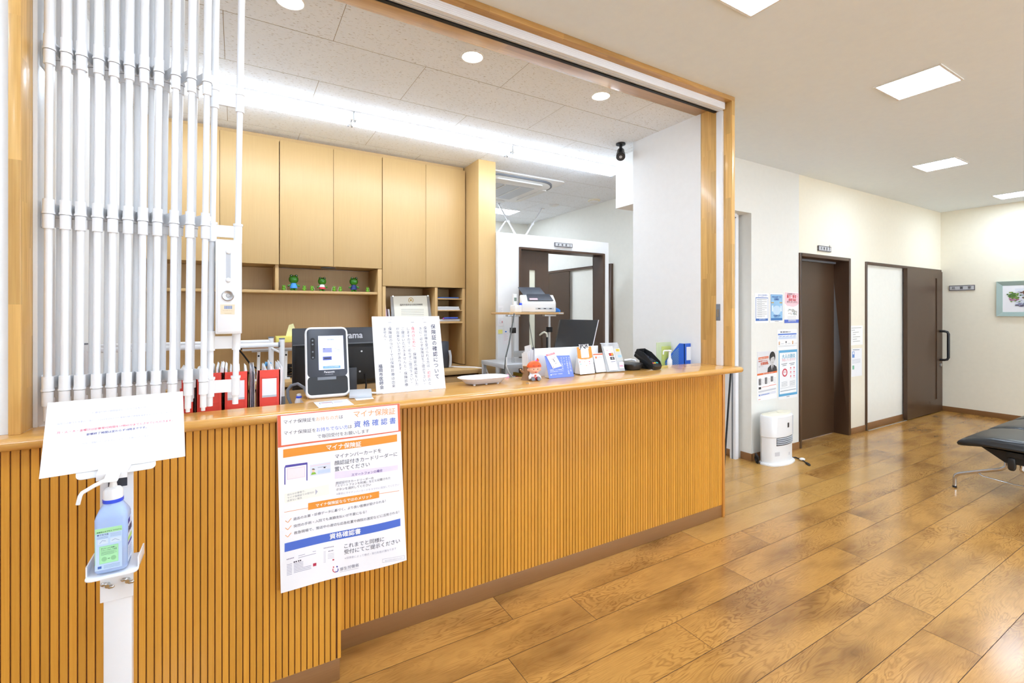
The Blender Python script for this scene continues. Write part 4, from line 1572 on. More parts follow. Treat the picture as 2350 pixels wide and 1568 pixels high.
s.quad((92, 768), (430, 692), (433, 768), (95, 838), (248, 247, 238), 1)
s.text('何らかの事情で、', (115, 782), (250, 752), (130, 130, 140), -0.004)
s.text('マイナ保険証での受付が', (115, 804), (318, 760), (130, 130, 140), -0.004)
s.text('出来ない場合', (115, 825), (226, 802), (130, 130, 140), -0.004)
s.poly([(327, 732), (345, 748), (328, 774)], (190, 190, 205), 2)
s.quad((272, 838), (812, 734), (812, 783), (272, 890), OR, 2)
s.text('マイナ保険証ならではのメリット', (330, 866), (758, 780), (255, 252, 246), 0.018)
s.line([(92, 905), (272, 873)], 3, OR, 1)
s.line([(812, 754), (965, 733)], 3, OR, 1)
for k in range(3):
    y = 54 * k
    s.line([(100, 968 + y), (119, 982 + y), (145, 950 + y)], 4, OR, 1)
s.text('過去のお薬・診療データに基づく、より良い医療が受けられる！', (160, 966), (860, 815), DK, -0.002)
s.text('突然の手術・入院でも高額支払いが不要になる！', (163, 1020), (715, 898), DK, -0.002)
s.text('救急現場で、搬送中の適切な応急処置や病院の選定などに活用される！', (165, 1071), (962, 900), DK, -0.002)
s.quad((95, 1138), (970, 942), (970, 998), (95, 1203), BL_, 1)
s.text('資格確認書', (435, 1106), (670, 1052), (252, 252, 255), 0.022)
s.text('これまでと同様に', (545, 1171), (845, 1106), DK)
s.text('受付にてご提示ください', (545, 1216), (963, 1121), DK)
s.text('※保険者によって様式・発行形態が異なります', (548, 1256), (935, 1171), GY)
FR = (150, 146, 176)
for x0, y0, x1, y1 in ((198, 1233, 248, 1221), (198, 1248, 330, 1215), (305, 1203, 330, 1198)):
    s.line([(x0, y0), (x1, y1)], 3, FR, 1)
for k in range(8):
    if k in (1, 5):
        pass
    s.line([(112, 1298 + 11 * k), (150, 1290 + 11 * k)], 3, FR, 1)
for k in range(7):
    s.line([(164, 1292 + 11 * k), (164 + (70 if k < 4 else 130), 1292 + 11 * k - (16 if k < 4 else 30))], 3, FR, 1)
s.text('●● ●●', (162, 1284), (220, 1270), DK)
s.text('●●●●●', (110, 1262), (165, 1248), FR)
s.quad((308, 1292), (333, 1286), (333, 1308), (308, 1314), (190, 50, 80), 1)
for k in range(4):
    s.line([(420, 1222 + 11 * k), (468, 1212 + 11 * k)], 2, GY, 1)
for k in range(9):
    s.line([(388, 1205 + 10 * k), (405, 1201 + 10 * k)], 2, GY, 1)
s.text('●●●●●●●', (388, 1181), (466, 1165), GY)
s.text('●● ●●', (424, 1203), (462, 1194), (110, 110, 130))
s.quad((456, 1259), (468, 1256), (468, 1267), (456, 1270), (190, 50, 80), 1)
for pts in ([(832, 1245), (995, 1221), (995, 1247), (832, 1271), (832, 1245)],):
    s.line(pts, 1.6, GY, 1)
s.text('厚生労働省保険局作成資料', (848, 1262), (980, 1241), (200, 200, 210))
s.arc(474, 1340, 13, 19, 60, 215, (206, 50, 70), 2)
s.arc(482, 1338, 13, 19, -35, 110, (60, 60, 160), 2)
s.ell(463, 1318, 5, 5, (206, 50, 70), 2)
s.ell(490, 1314, 6, 6, (60, 60, 160), 2)
s.text('厚生労働省', (512, 1346), (656, 1302), (110, 108, 130), 0.0)
s.line([(512, 1356), (652, 1318)], 2, GY, 1)
o = s.build('poster')
tag(o, 'large white poster with orange and blue banners taped to the counter front', 'poster')

# ================================================================== ON THE COUNTER
# face-recognition card reader
lay = ((700, 757), (790, 755), (798, 905), (706, 913))
cen = Vector((0.331, 2.092, 1.190))
yw, tl = R(-3.5), R(17)
rx = Vector((math.cos(yw), math.sin(yw), 0))
bk = Vector((-math.sin(yw), math.cos(yw), 0))
ux = Vector((0, 0, math.cos(tl))) + bk * math.sin(tl)
nf = -(bk * math.cos(tl) - Vector((0, 0, 1)) * math.sin(tl))
T = Matrix(((rx.x, ux.x, nf.x, cen.x), (rx.y, ux.y, nf.y, cen.y), (rx.z, ux.z, nf.z, cen.z), (0, 0, 0, 1)))
rd = thing('card_reader', 'white and charcoal face-recognition card reader with a lit screen', 'card reader', (0.33, 2.06, ZT))
W_, H_ = 0.170, 0.300
m = MB()
m.T = T
m.rings([[(x, y, -0.030) for x, y in m.rrect(W_ - 0.012, H_ - 0.012, 0.020)], [(x, y, -0.026) for x, y in m.rrect(W_, H_, 0.024)], [(x, y, -0.003) for x, y in m.rrect(W_, H_, 0.024)], [(x, y, 0.001) for x, y in m.rrect(W_ - 0.008, H_ - 0.008, 0.021)]])
m.build('housing', 'painted_white', rd)
m = MB()
m.T = T
m.prism([(x, y + 0.038, 0.0005) for x, y in m.rrect(W_ - 0.014, 0.206, 0.016)], (0, 0, 0.002))
m.build('front_panel', 'charcoal_plastic', rd, bevel=0.0006)
m = MB()
m.T = T
m.prism([(x, y - 0.100, 0.0006) for x, y in m.rrect(W_ - 0.014, 0.076, 0.016)], (0, 0, 0.0012))
m.box(-0.04, 0.032, -0.078, -0.066, 0.0018, 0.004, 1)
m.build('card_slot', ['black_plastic', 'mid_grey_plastic'], rd)
m = MB()
m.T = T
m.prism([(x - 0.056, y + 0.056, 0.0025) for x, y in m.rrect(0.017, 0.092, 0.008)], (0, 0, 0.0012))
for yy in (0.090, 0.074, 0.042, 0.018):
    m.cyl((-0.056, yy, 0.0037), (-0.056, yy, 0.0041), 0.0035, seg=12, m=1)
m.build('camera_bar', ['matt_black', 'mid_grey_plastic'], rd)
P = lambda x, y, z=0.003: T @ Vector((x, y, z))
lay = ((643, 228), (1047, 218), (1085, 866), (672, 890))
s = Sheet(P(-0.034, 0.110), P(0.066, 0.110), P(0.066, -0.036), P(-0.034, -0.036), lay, thick=0.0006, step=0.00012, base_mat=MATS['screen_glow'])
VI = (150, 156, 216)
s.text('資格確認端末', (885, 262), (1000, 258), VI)
s.text('資格確認', (795, 312), (905, 306), VI, 0.01)
s.line([(690, 410), (1030, 402)], 3, (190, 196, 236))
s.quad((722, 462), (870, 456), (876, 545), (726, 551), (158, 164, 226))
s.quad((732, 472), (760, 471), (760, 480), (732, 481), (60, 60, 110), 2)
s.quad((728, 628), (872, 620), (876, 692), (732, 700), (78, 92, 176))
s.quad((752, 648), (854, 643), (855, 668), (753, 673), (60, 62, 76), 2)
for k in range(3):
    s.line([(910, 470 + 26 * k), (1000 - 60 * (k == 0), 467 + 26 * k)], 7, VI)
    s.line([(918, 632 + 28 * k), (1015 - 70 * (k == 0), 628 + 28 * k)], 5, (190, 196, 236))
s.arc(755, 758, 24, 28, 0, 360, (180, 186, 230))
s.quad((735, 815), (1020, 800), (1022, 850), (738, 862), (126, 178, 238))
s.text('スマートフォンの利用', (765, 842), (990, 832), (236, 242, 255), 0.01)
s.build('screen', rd)
s = Sheet(P(-0.02, -0.040), P(0.045, -0.040), P(0.045, -0.060), P(-0.02, -0.060), thick=0.0002, step=0.0001, base_mat=MATS['charcoal_plastic'])
s.text('Panasonic', (0.1, 0.45), (0.72, 0.45), (240, 240, 245), 0.02)
s.text('XC-STFR1J-MN', (0.16, 0.85), (0.62, 0.85), (200, 200, 210))
s.build('lettering', rd)
m = MB()
fb = cen - ux * (H_ / 2 - 0.004) - nf * 0.026
m.prism([cen - rx * 0.07 - nf * 0.028 + ux * 0.10, cen - rx * 0.07 - nf * 0.028 - ux * 0.142, Vector((cen.x - 0.07, cen.y + 0.075, ZT + 0.001)), Vector((cen.x - 0.07, cen.y + 0.075, ZT + 0.03))], rx * 0.14)
m.build('rear_stand', 'painted_white', rd, bevel=0.004)
tag(MB().tube([at(704, 902, Y=2.10), at(698, 890, Y=2.13), at(683, 881, Y=2.15), at(668, 885, Y=2.16), at(660, 896, Y=2.165), at(661, 912, Y=2.165), at(668, 928, Y=2.165), at(668, 928, Y=2.165) - Vector((0, 0, 0.13))], 0.0062, 12).build('corrugated_hose', 'mid_grey_plastic'),
    'grey ribbed cable hose curving behind the card reader', 'cable')
p = at(686, 925, Y=2.13)
t = thing('small_bottle', 'small white bottle with a blue band left of the card reader', 'bottle', (p.x, p.y, 0.84))
zt = at(686, 905, Y=2.13).z
m = MB()
m.lathe([(0.015, 0.842), (0.017, 0.85), (0.016, zt - 0.03), (0.011, zt - 0.014), (0.0105, zt - 0.008)], (p.x, p.y, 0), 18)
m.build('bottle_body', 'plastic_white', t)
MB().lathe([(0.0112, zt - 0.02), (0.0116, zt - 0.009), (0.008, zt - 0.006)], (p.x, p.y, 0), 18).build('blue_band', 'cap_blue', t)
MB().lathe([(0.009, zt - 0.008), (0.009, zt), (0.005, zt + 0.002)], (p.x, p.y, 0), 18).build('bottle_cap', 'plastic_white', t)

# small grey IC card reader on its sheet, and the taped note
t = thing('card_pad', 'flat light grey card pad beside the white card reader', 'card reader', (0.455, 2.02, ZT))
m = MB()
m.T = Matrix.Translation((0.452, 2.025, ZT + 0.0015)) @ Matrix.Rotation(R(-12), 4, 'Z')
m.hexa([(-0.045, -0.05, 0), (0.045, -0.05, 0), (0.045, 0.05, 0), (-0.045, 0.05, 0), (-0.045, -0.05, 0.012), (0.045, -0.05, 0.012), (0.045, 0.05, 0.022), (-0.045, 0.05, 0.022)])
m.build('pad_body', 'light_grey_plastic', t, bevel=0.003)
m = MB()
m.T = Matrix.Translation((0.452, 2.025, ZT + 0.0015)) @ Matrix.Rotation(R(-12), 4, 'Z')
m.tube([(0.045, 0.02, 0.008), (0.065, 0.02, 0.006), (0.09, 0.03, 0.004)], 0.004, 8)
m.build('pad_cable', 'plastic_white', t)
c4 = [at(u, v, Z=ZT + 0.0012) for u, v in ((812, 912.5), (852, 909), (858, 915), (818, 919))]
tag(Sheet(*c4, thick=0.0008).build('paper_slip'), 'small white paper slip in front of the grey card pad', 'paper')
lay = ((595, 1370), (1165, 1315), (1290, 1410), (690, 1470))
c4 = [at(640 + u / 7.467, 740 + v / 7.467, Z=ZT + 0.0012) for u, v in lay]
s = Sheet(*c4, lay, thick=0.0008, step=0.00015)
s.line([(690, 1385), (900, 1366), (922, 1392)], 5, (120, 120, 150))
s.line([(690, 1385), (712, 1412)], 5, (120, 120, 150))
s.quad((730, 1384), (890, 1370), (900, 1380), (738, 1394), (240, 200, 206))
for k in range(3):
    s.line([(940, 1362 + 9 * k), (1090, 1348 + 9 * k)], 3, (210, 205, 220))
s.text('顔認証マイナンバーカード', (762, 1432), (1205, 1392), (170, 170, 190))
tag(s.build('note_sheet'), 'white printed note taped flat in front of the card reader', 'note')

# notice board with vertical writing
lay = ((854, 727), (1008, 727), (1022, 891), (865, 903))
cen, yw, tl = Vector((0.681, 2.075, 1.21)), 0.009, 0.234
rx = Vector((math.cos(yw), math.sin(yw), 0))
bk = Vector((-math.sin(yw), math.cos(yw), 0))
ux = Vector((0, 0, math.cos(tl))) + bk * math.sin(tl)
cor = [cen + rx * a * 0.16 + ux * b * 0.172 for a, b in ((-1, 1), (1, 1), (1, -1), (-1, -1))]
brd = thing('notice_board', 'white notice board with vertical black and red writing on the countertop', 'notice board', (0.68, 2.07, ZT))
s = Sheet(*cor, lay, thick=0.005, base=(248, 248, 250), step=0.0002)
K, RD = (50, 50, 84), (232, 66, 84)
Q = lambda x, y: (860 + x / 6.03, 640 + y / 6.03)
sz = 0.0158
s.vtext('保険証の確認について', Q(806, 668), Q(857, 1352), 0.0240, K, 0.012)
for x, y in ((693, 605), (522, 605), (210, 607)):
    s.vtext('一、', Q(x, y), Q(x + 6, y + 62), sz, K)
s.vtext('保険診療を受けられる方は、初診のと', Q(697, 690), Q(757, 1442), sz, [(13, K), (2, RD), (2, K)])
s.vtext('きに、必らず保険証をご提示下さい。', Q(630, 695), Q(690, 1448), sz, K)
s.vtext('毎月はじめに、', Q(527, 692), Q(546, 972), sz, RD, 0.004)
s.vtext('保険証の確認をいた', Q(551, 1046), Q(580, 1450), sz, K)
s.vtext('しますので、必らずご提示下さい。', Q(458, 697), Q(513, 1430), sz, K)
s.vtext('ご提示いただきませんと、保険診療', Q(386, 697), Q(437, 1460), sz, K)
s.vtext('が出来ないときがあります。', Q(316, 697), Q(356, 1288), sz, K)
s.vtext('保険証のコピーでは保険診療は出来', Q(212, 697), Q(262, 1475), sz, K)
s.vtext('ません。', Q(139, 700), Q(150, 840), sz, K)
s.vtext('福岡市医師会', Q(82, 1205), Q(100, 1490), 0.0185, K, 0.012)
for q in ((228, 563), (668, 560)):
    x, y = Q(*q)
    s.ell(x, y, 0.7, 0.7, (120, 120, 130), 2, 10)
s.build('board', brd)
m = MB()
cb = cen + ux * 0.05
for dx in (-0.09, 0.07):
    m.prism([cen + rx * dx - ux * 0.165 - Vector((0, -0.004, 0)), cen + rx * dx + ux * 0.03 + bk * 0.006, Vector((cen.x + dx, cen.y + 0.115, ZT + 0.002)), Vector((cen.x + dx, cen.y + 0.10, ZT + 0.002))], rx * 0.004)
m.build('easel_back', 'plastic_white', brd, smooth=False)

# coin tray
tc_ = Vector((1.058, 2.075, ZT))
tr = thing('money_tray', 'shallow translucent white tray with rounded ends on the countertop', 'tray', tc_)
m = MB()


def ov(w, d, r, z):
    return [(tc_.x + x, tc_.y + y, ZT + z) for x, y in m.rrect(w, d, r, 8)]


m.rings([ov(0.17, 0.07, 0.035, 0.0045), ov(0.19, 0.088, 0.044, 0.006), ov(0.225, 0.118, 0.058, 0.024), ov(0.262, 0.150, 0.074, 0.034), ov(0.268, 0.156, 0.077, 0.035), ov(0.262, 0.150, 0.074, 0.0325), ov(0.220, 0.113, 0.056, 0.022), ov(0.186, 0.084, 0.042, 0.0085), ov(0.16, 0.06, 0.03, 0.0075)])
m.build('tray_body', 'frosted_tray', tr, ang=60)
for dx in (-0.065, 0, 0.065):
    for dy in (-0.03, 0.03):
        MB().cyl((tc_.x + dx, tc_.y + dy, ZT), (tc_.x + dx, tc_.y + dy, ZT + 0.005), 0.006, seg=10).build('foot', 'frosted_tray', tr)

# seated figurine by a tree stump
fx, fy = 1.338, 2.045
fg = thing('figurine', 'small seated child figurine in an orange cap by a tree stump', 'figurine', (fx, fy, ZT))
plain('cap_orange', (240, 96, 30), 0.35)
plain('skin_pink', (250, 196, 166), 0.45)
plain('stump_brown', (150, 112, 78), 0.7)
plain('stump_pale', (206, 168, 124), 0.7)
plain('figurine_red', (206, 44, 48), 0.4)
yr = Matrix.Rotation(R(-14), 3, 'Z')
F = lambda x, y, z: Vector((fx, fy, ZT)) + yr @ Vector((x, y, z))
m = MB()
m.ell(F(0, 0, 0.062), (0.0335, 0.030, 0.029), 24, 16)
m.ell(F(-0.032, -0.002, 0.055), (0.006, 0.006, 0.008), 10, 6)
m.ell(F(0.032, -0.002, 0.055), (0.006, 0.006, 0.008), 10, 6)
m.build('head', 'skin_pink', fg)
cp = MB()
rr = []
for i in range(10):
    t = R(2 + 86 * i / 9)
    rr.append([F(0.0395 * math.cos(t) * math.cos(f), 0.0365 * math.cos(t) * math.sin(f), 0.066 + 0.012 * -math.sin(f) * math.cos(t) * 0.3 + 0.036 * math.sin(t)) for f in (2 * math.pi * j / 28 for j in range(28))])
cp.rings(rr)
cp.tube([F(0.016, 0.004, 0.096), F(0.022, 0.002, 0.106), F(0.018, 0.0, 0.114)], [0.010, 0.007, 0.002], 10)
cp = cp.build('cap', 'cap_orange', fg)
m = MB()
m.ell(F(0.010, -0.006, 0.101), (0.006, 0.005, 0.005), 10, 6)
m.build('bobble', ink((226, 60, 190)), cp)
m = MB()
for i, ch in enumerate('CLINIC'):
    vs, fs = text_geo(ch, 0.01)
    a = R(-118 + 12.5 * i)
    ex = Vector((-math.sin(a), math.cos(a), 0))
    base = Vector((0.0405 * math.cos(a), 0.0375 * math.sin(a), 0.074))
    bv = [m._v(F(*(base + ex * (x * 0.0115) + Vector((0, 0, y * 0.0115)) - Vector((math.cos(a), math.sin(a), 0)) * (y * 0.0018)))) for x, y in vs]
    for f in fs:
        m.face([bv[k] for k in f])
m.build('cap_lettering', ink((150, 40, 20)), cp, smooth=False)
m = MB()
for sx in (-1, 1):
    m.ell(F(0.011 * sx, -0.0285, 0.060), (0.0022, 0.0018, 0.003), 8, 6)
m.build('eye', 'matt_black', fg)
m = MB()
m.ell(F(0.0, -0.0300, 0.0455), (0.0042, 0.002, 0.0036), 10, 6)
m.build('mouth', 'figurine_red', fg)
m = MB()
m.ell(F(0, 0.002, 0.022), (0.021, 0.018, 0.021), 18, 12)
for sx in (-1, 1):
    m.tube([F(0.016 * sx, 0, 0.030), F(0.027 * sx, -0.008, 0.018), F(0.026 * sx, -0.016, 0.008)], [0.0075, 0.008, 0.008], 10)
m.build('tunic', 'paper_white', fg)
m = MB()
m.ell(F(0.002, -0.0165, 0.026), (0.007, 0.003, 0.005), 10, 6)
m.ell(F(-0.004, -0.0165, 0.018), (0.005, 0.003, 0.003), 10, 6)
m.build('emblem', 'cap_orange', fg)
m = MB()
for sx in (-1, 1):
    m.tube([F(0.010 * sx, -0.008, 0.010), F(0.014 * sx, -0.026, 0.010)], [0.010, 0.009], 12)
m.build('trousers', 'figurine_red', fg)
for sx in (-1, 1):
    MB().cyl(F(0.015 * sx, -0.026, 0.0108), F(0.016 * sx, -0.036, 0.0112), 0.0105, 0.0095, 18).build('shoe', 'mid_grey_plastic', fg)
m = MB()
S_ = F(-0.036, 0.022, 0)
m.lathe([(0.030, 0.0), (0.024, 0.010), (0.018, 0.03), (0.017, 0.068), (0.019, 0.072)], S_, 14)
m.tube([S_ + Vector((-0.012, 0, 0.038)), S_ + Vector((-0.030, -0.002, 0.048)), S_ + Vector((-0.036, -0.003, 0.056))], [0.008, 0.006, 0.0055], 8)
m.build('stump', 'stump_brown', fg)
m = MB()
m.cyl(S_ + Vector((0, 0, 0.072)), S_ + Vector((0, 0, 0.0735)), 0.017, seg=14)
m.cyl(S_ + Vector((-0.036, -0.003, 0.056)), S_ + Vector((-0.0365, -0.003, 0.0575)), 0.005, seg=8)
m.build('stump_cut', 'stump_pale', fg)

# cards and stands along the counter's back edge
Z2 = ZT + 0.001
def back_stay(par, A, B, h, depth, mat='plastic_white', tilt=R(16)):
    """folded rear leaf of a tent card"""
    A, B = Vector(A), Vector(B)
    e = (B - A).normalized()
    b = Vector((-e.y, e.x, 0))
    m = MB()
    m.prism([A + e * 0.004 + b * 0.002 + Vector((0, 0, 0.002)), A + e * 0.004 + b * (0.003 + h * math.tan(tilt)) + Vector((0, 0, h)), A + e * 0.004 + b * max(depth, h * math.tan(tilt) + 0.02)], B - A - e * 0.008)
    return m.build('rear_leaf', mat, par, smooth=False)


def tent(name, label, cat, lay, tilt, draw, base=(248, 248, 250), grp=None, depth=0.05, leaf='plastic_white'):
    c4 = lean(lay, Z2, R(tilt))
    t = thing(name, label, cat, (c4[3] + c4[2]) / 2, grp)
    s = Sheet(*c4, lay, base=base, thick=0.001, step=0.00025)
    draw(s)
    s.build('front_leaf', t)
    back_stay(t, c4[3], c4[2], s.h * 0.7, depth, leaf, R(tilt + 1))
    return t


def on_card(lay, tilt, pts, off=0.003):
    """room points of a shape lying on the face of a tent card"""
    c4 = lean(lay, Z2, R(tilt))
    HH = homography(lay, ((0, 0), (1, 0), (1, 1), (0, 1)))
    out = []
    for q in pts:
        h = HH @ np.array([q[0], q[1], 1.0])
        u_, v_ = h[0] / h[2], h[1] / h[2]
        out.append((c4[0] * (1 - u_) + c4[1] * u_) * (1 - v_) + (c4[3] * (1 - u_) + c4[2] * u_) * v_ + Vector((0, -off, 0)))
    return out


U = lambda x, y: (1200 + x / 9.79, 760 + y / 9.79)


def d_blue(s):
    s.rect
    for k, (x, y0, y1) in enumerate(((1030, 600, 890), (975, 600, 950), (920, 610, 740), (860, 610, 880))):
        a, b = U(x, y0), U(x + (y1 - y0) * 0.17, y1)
        n = int((y1 - y0) / 36)
        s.vtext(('マイナ受付のご利用をお願い')[:n], a, b, 0.0115, (240, 244, 255), 0.01)
    s.text('医療情報・システム基盤整備', U(612, 890), U(885, 868), (240, 244, 255), 0.012)
    s.text('体制充実加算を算定しています', U(612, 928), U(890, 902), (240, 244, 255), 0.012)
    s.ell(*U(635, 985), 1.6, 1.8, (240, 244, 255), 2)
    s.text('厚生労働省・日本医師会', U(660, 985), U(895, 965), (240, 244, 255), 0.008)


lay = lay_blue = (U(490, 560), U(1045, 545), U(1152, 1020), U(592, 1070))
bl = tent('leaflet_stand', 'blue folded leaflet stand with white writing beside the figurine', 'leaflet stand', lay, 16, d_blue, (112, 136, 222))
lay = (U(505, 530), U(700, 478), U(870, 785), U(672, 842))
c4 = on_card(lay_blue, 16, lay)
s = Sheet(*c4, lay, thick=0.0008, step=0.0002)
s.quad(U(505, 530), U(700, 478), U(722, 515), (U(528, 568)), (238, 130, 140))
s.text('お知らせ', U(560, 545), U(690, 512), (250, 240, 240))
s.line([U(670, 620), U(712, 690)], 1.4, (60, 60, 80))
s.ell(*U(650, 632), 0.9, 0.9, (190, 150, 90), 2, 10)
s.ell(*U(700, 602), 0.9, 0.9, (220, 120, 110), 2, 10)
s.line([U(722, 735), U(748, 708)], 1.0, (110, 110, 130))
s.quad(U(668, 805), U(690, 797), U(698, 815), U(676, 824), (232, 140, 140))
tag(s.build('card'), 'white card with a red heading tilted against the blue leaflet stand', 'card')

# charcoal base plate under the payment cards
a, b, c, d = at(1318, 858.5, Z=ZT), at(1439, 851, Z=ZT), at(1446, 846, Z=ZT), at(1313, 853, Z=ZT)
base = MB()
b2, a2 = b + Vector((0.02, 0.07, 0)), a + Vector((-0.02, 0.07, 0))
base.prism([a, b, b2, a2], (0, 0, 0.0045))
tag(base.build('base_plate', 'charcoal_plastic', bevel=0.001), 'thin charcoal plate under the payment cards on the countertop', 'plate')
Z2 = ZT + 0.0055


def d_orange(s):
    s.quad(U(1208, 362), U(1530, 345), U(1560, 560), U(1232, 585), (240, 146, 48))
    s.poly([U(1232, 585), U(1560, 560), U(1562, 588), U(1500, 618), U(1400, 636), U(1300, 632), U(1238, 612)], (240, 146, 48))
    s.quad(U(1290, 395), U(1465, 385), U(1490, 590), U(1315, 605), (250, 250, 252), 2)
    s.text('ご利用いただけます', U(1335, 632), U(1480, 620), (250, 220, 180), 0, 3)
    for x, y, c in ((1280, 690, (226, 60, 70)), (1385, 686, (240, 190, 160)), (1492, 680, (220, 60, 90)), (1300, 742, (120, 200, 190)), (1500, 730, (240, 140, 170)), (1428, 770, (246, 190, 130))):
        s.ell(*U(x, y), 1.2, 1.2, c, 2, 12)
        if x != 1428:
            s.line([U(x + 20, y), U(x + 60, y - 3)], 0.9, (200, 196, 206), 2)


lay = (U(1208, 362), U(1530, 345), U(1620, 945), U(1290, 978))
qt = tent('payment_card_stand', 'white and orange payment card stand with letters on top', 'card stand', lay, 15, d_orange)
lay2 = (U(1255, 300), U(1465, 290), U(1475, 395), U(1262, 402))
ps = on_card(lay, 15, lay2, 0.002)
s = Sheet(*ps, lay2, thick=0.0012, step=0.0002)
s.text('JPQR', U(1268, 388), U(1458, 368), (40, 40, 56), 0.03, 3, 1.25)
s.build('header_tag', qt)


def d_pay(s):
    s.quad(U(1575, 515), U(1785, 502), U(1790, 528), U(1580, 540), (240, 96, 40))
    s.quad(U(1618, 570), U(1655, 566), U(1662, 608), U(1626, 613), (240, 120, 60))
    s.text('PayPay', U(1665, 603), U(1778, 592), (170, 170, 190), 0.01)
    s.line([U(1690, 882), U(1840, 872)], 0.8, (196, 196, 206))


lay = (U(1572, 500), U(1785, 490), U(1882, 912), U(1652, 930))
tent('payment_card', 'small white payment card with an orange top stripe, second of three stands', 'card stand', lay, 15, d_pay, depth=0.045, leaf='light_grey_plastic')


def d_card(s):
    s.rect
    s.quad(U(1800, 345), U(2010, 335), U(2140, 870), U(1945, 885), (248, 248, 250), 1)
    s.quad(U(2030, 385), U(2170, 378), U(2255, 650), U(2100, 660), (196, 198, 196), 1)
    s.quad(U(2078, 400), U(2160, 395), U(2172, 448), U(2090, 452), (250, 206, 60), 2)
    s.text('ID', U(2108, 438), U(2140, 434), (170, 120, 30), 0.02)
    s.quad(U(2125, 530), U(2205, 524), U(2220, 578), U(2138, 584), (160, 196, 246), 2)
    s.quad(U(1920, 488), U(2022, 480), U(2040, 545), U(1938, 552), (46, 44, 48), 2)
    s.ell(*U(1962, 516), 2.6, 2.9, (226, 40, 50), 3)
    s.ell(*U(2000, 512), 2.6, 2.9, (246, 160, 40), 3)
    s.quad(U(1948, 572), U(2045, 564), U(2065, 632), U(1966, 640), (60, 60, 64), 2)
    for k in range(3):
        s.arc(*U(1990, 602), 1.0 + 1.0 * k, 1.4 + 1.0 * k, -50, 50, (236, 236, 240), 3, 6)
    s.line([U(1972, 680), U(2075, 672)], 1.2, (70, 66, 110), 2)
    s.line([U(1985, 712), U(2065, 705)], 1.2, (200, 200, 212), 2)
    s.quad(U(2160, 690), U(2262, 682), U(2275, 828), U(2170, 838), (250, 232, 240), 2)
    s.text('対応', U(2180, 798), U(2255, 788), (214, 60, 140), 0.02)
    s.quad(U(1870, 420), U(1905, 418), U(1907, 436), U(1872, 438), (240, 150, 180), 2)
    s.ell(*U(2000, 405), 1.8, 1.6, (190, 226, 240), 2, 12)


lay = (U(1757, 290), U(2135, 275), U(2300, 895), U(1892, 920))
c4 = lean(lay, Z2, R(17))
t = thing('acrylic_card_stand', 'clear acrylic stand of credit card marks, rightmost of three stands', 'card stand', (c4[3] + c4[2]) / 2)
s = Sheet(*c4, lay, thick=0.003, base_mat=MATS['clear_acrylic'], step=0.00025)
d_card(s)
s.build('front_leaf', t)
e = (c4[2] - c4[3]).normalized()
bk = Vector((-e.y, e.x, 0))
m = MB()
m.hexa([c4[0] + bk * 0.004, c4[1] + bk * 0.004, c4[1] + bk * 0.012, c4[0] + bk * 0.012, c4[0] + bk * 0.004 + Vector((0, 0, 0.004)), c4[1] + bk * 0.004 + Vector((0, 0, 0.004)), c4[1] + bk * 0.012 + Vector((0, 0, 0.004)), c4[0] + bk * 0.012 + Vector((0, 0, 0.004))])
m.build('top_fold', 'light_grey_plastic', t, smooth=False)
back_stay(t, c4[3], c4[2], s.h * 0.72, 0.055, 'clear_acrylic', R(18.5))
p = at(1386, 800, Y=2.20)
tag(box('dark_pad', 'black_plastic', p.x - 0.02, p.x + 0.05, 2.165, 2.185, ZT, p.z, bevel=0.003), 'black upright pad behind the clear acrylic card stand', 'pad')

# white paper organiser behind the leaflet stand
og = thing('paper_organizer', 'long white paper organiser standing behind the leaflet and payment cards', 'organizer', (1.64, 2.17, ZT))
x0, x1 = at(1222, 830, Y=2.152).x, at(1372, 830, Y=2.152).x
zt = at(1222, 800.5, Y=2.152).z
box('front_board', 'painted_white', x0, x1, 2.150, 2.154, ZT, zt, og, bevel=0.001)
box('end_board', 'painted_white', x0, x0 + 0.004, 2.154, 2.184, ZT, zt - 0.004, og)
box('end_board', 'painted_white', x1 - 0.004, x1, 2.154, 2.184, ZT, zt - 0.004, og)
rnd = random.Random(11)
for k in range(5):
    xx = x0 - 0.006 - 0.009 * k
    hgt = (zt - ZT) * (0.98, 1.0, 1.16, 0.95, 0.9)[k]
    m = MB()
    m.hexa([(xx - 0.002, 2.12, ZT), (xx, 2.12, ZT), (xx, 2.18, ZT), (xx - 0.002, 2.18, ZT), (xx - 0.010, 2.12, ZT + hgt), (xx - 0.008, 2.12, ZT + hgt), (xx - 0.008, 2.18, ZT + hgt * 0.93), (xx - 0.010, 2.18, ZT + hgt * 0.93)])
    tag(m.build('upright_leaflet', 'paper_white', smooth=False), 'thin white leaflet standing at the left end of the paper organiser', 'leaflet', 'leaflets at the end of the paper organiser')
p = at(1223.5, 812, Y=2.148)
m = MB()
m.box(p.x - 0.006, p.x + 0.008, 2.1485, 2.150, p.z - 0.055, p.z + 0.035)
tag(m.build('ink_strip', ink((60, 60, 72)), smooth=False), 'narrow dark printed strip at the organiser front edge', 'label strip')

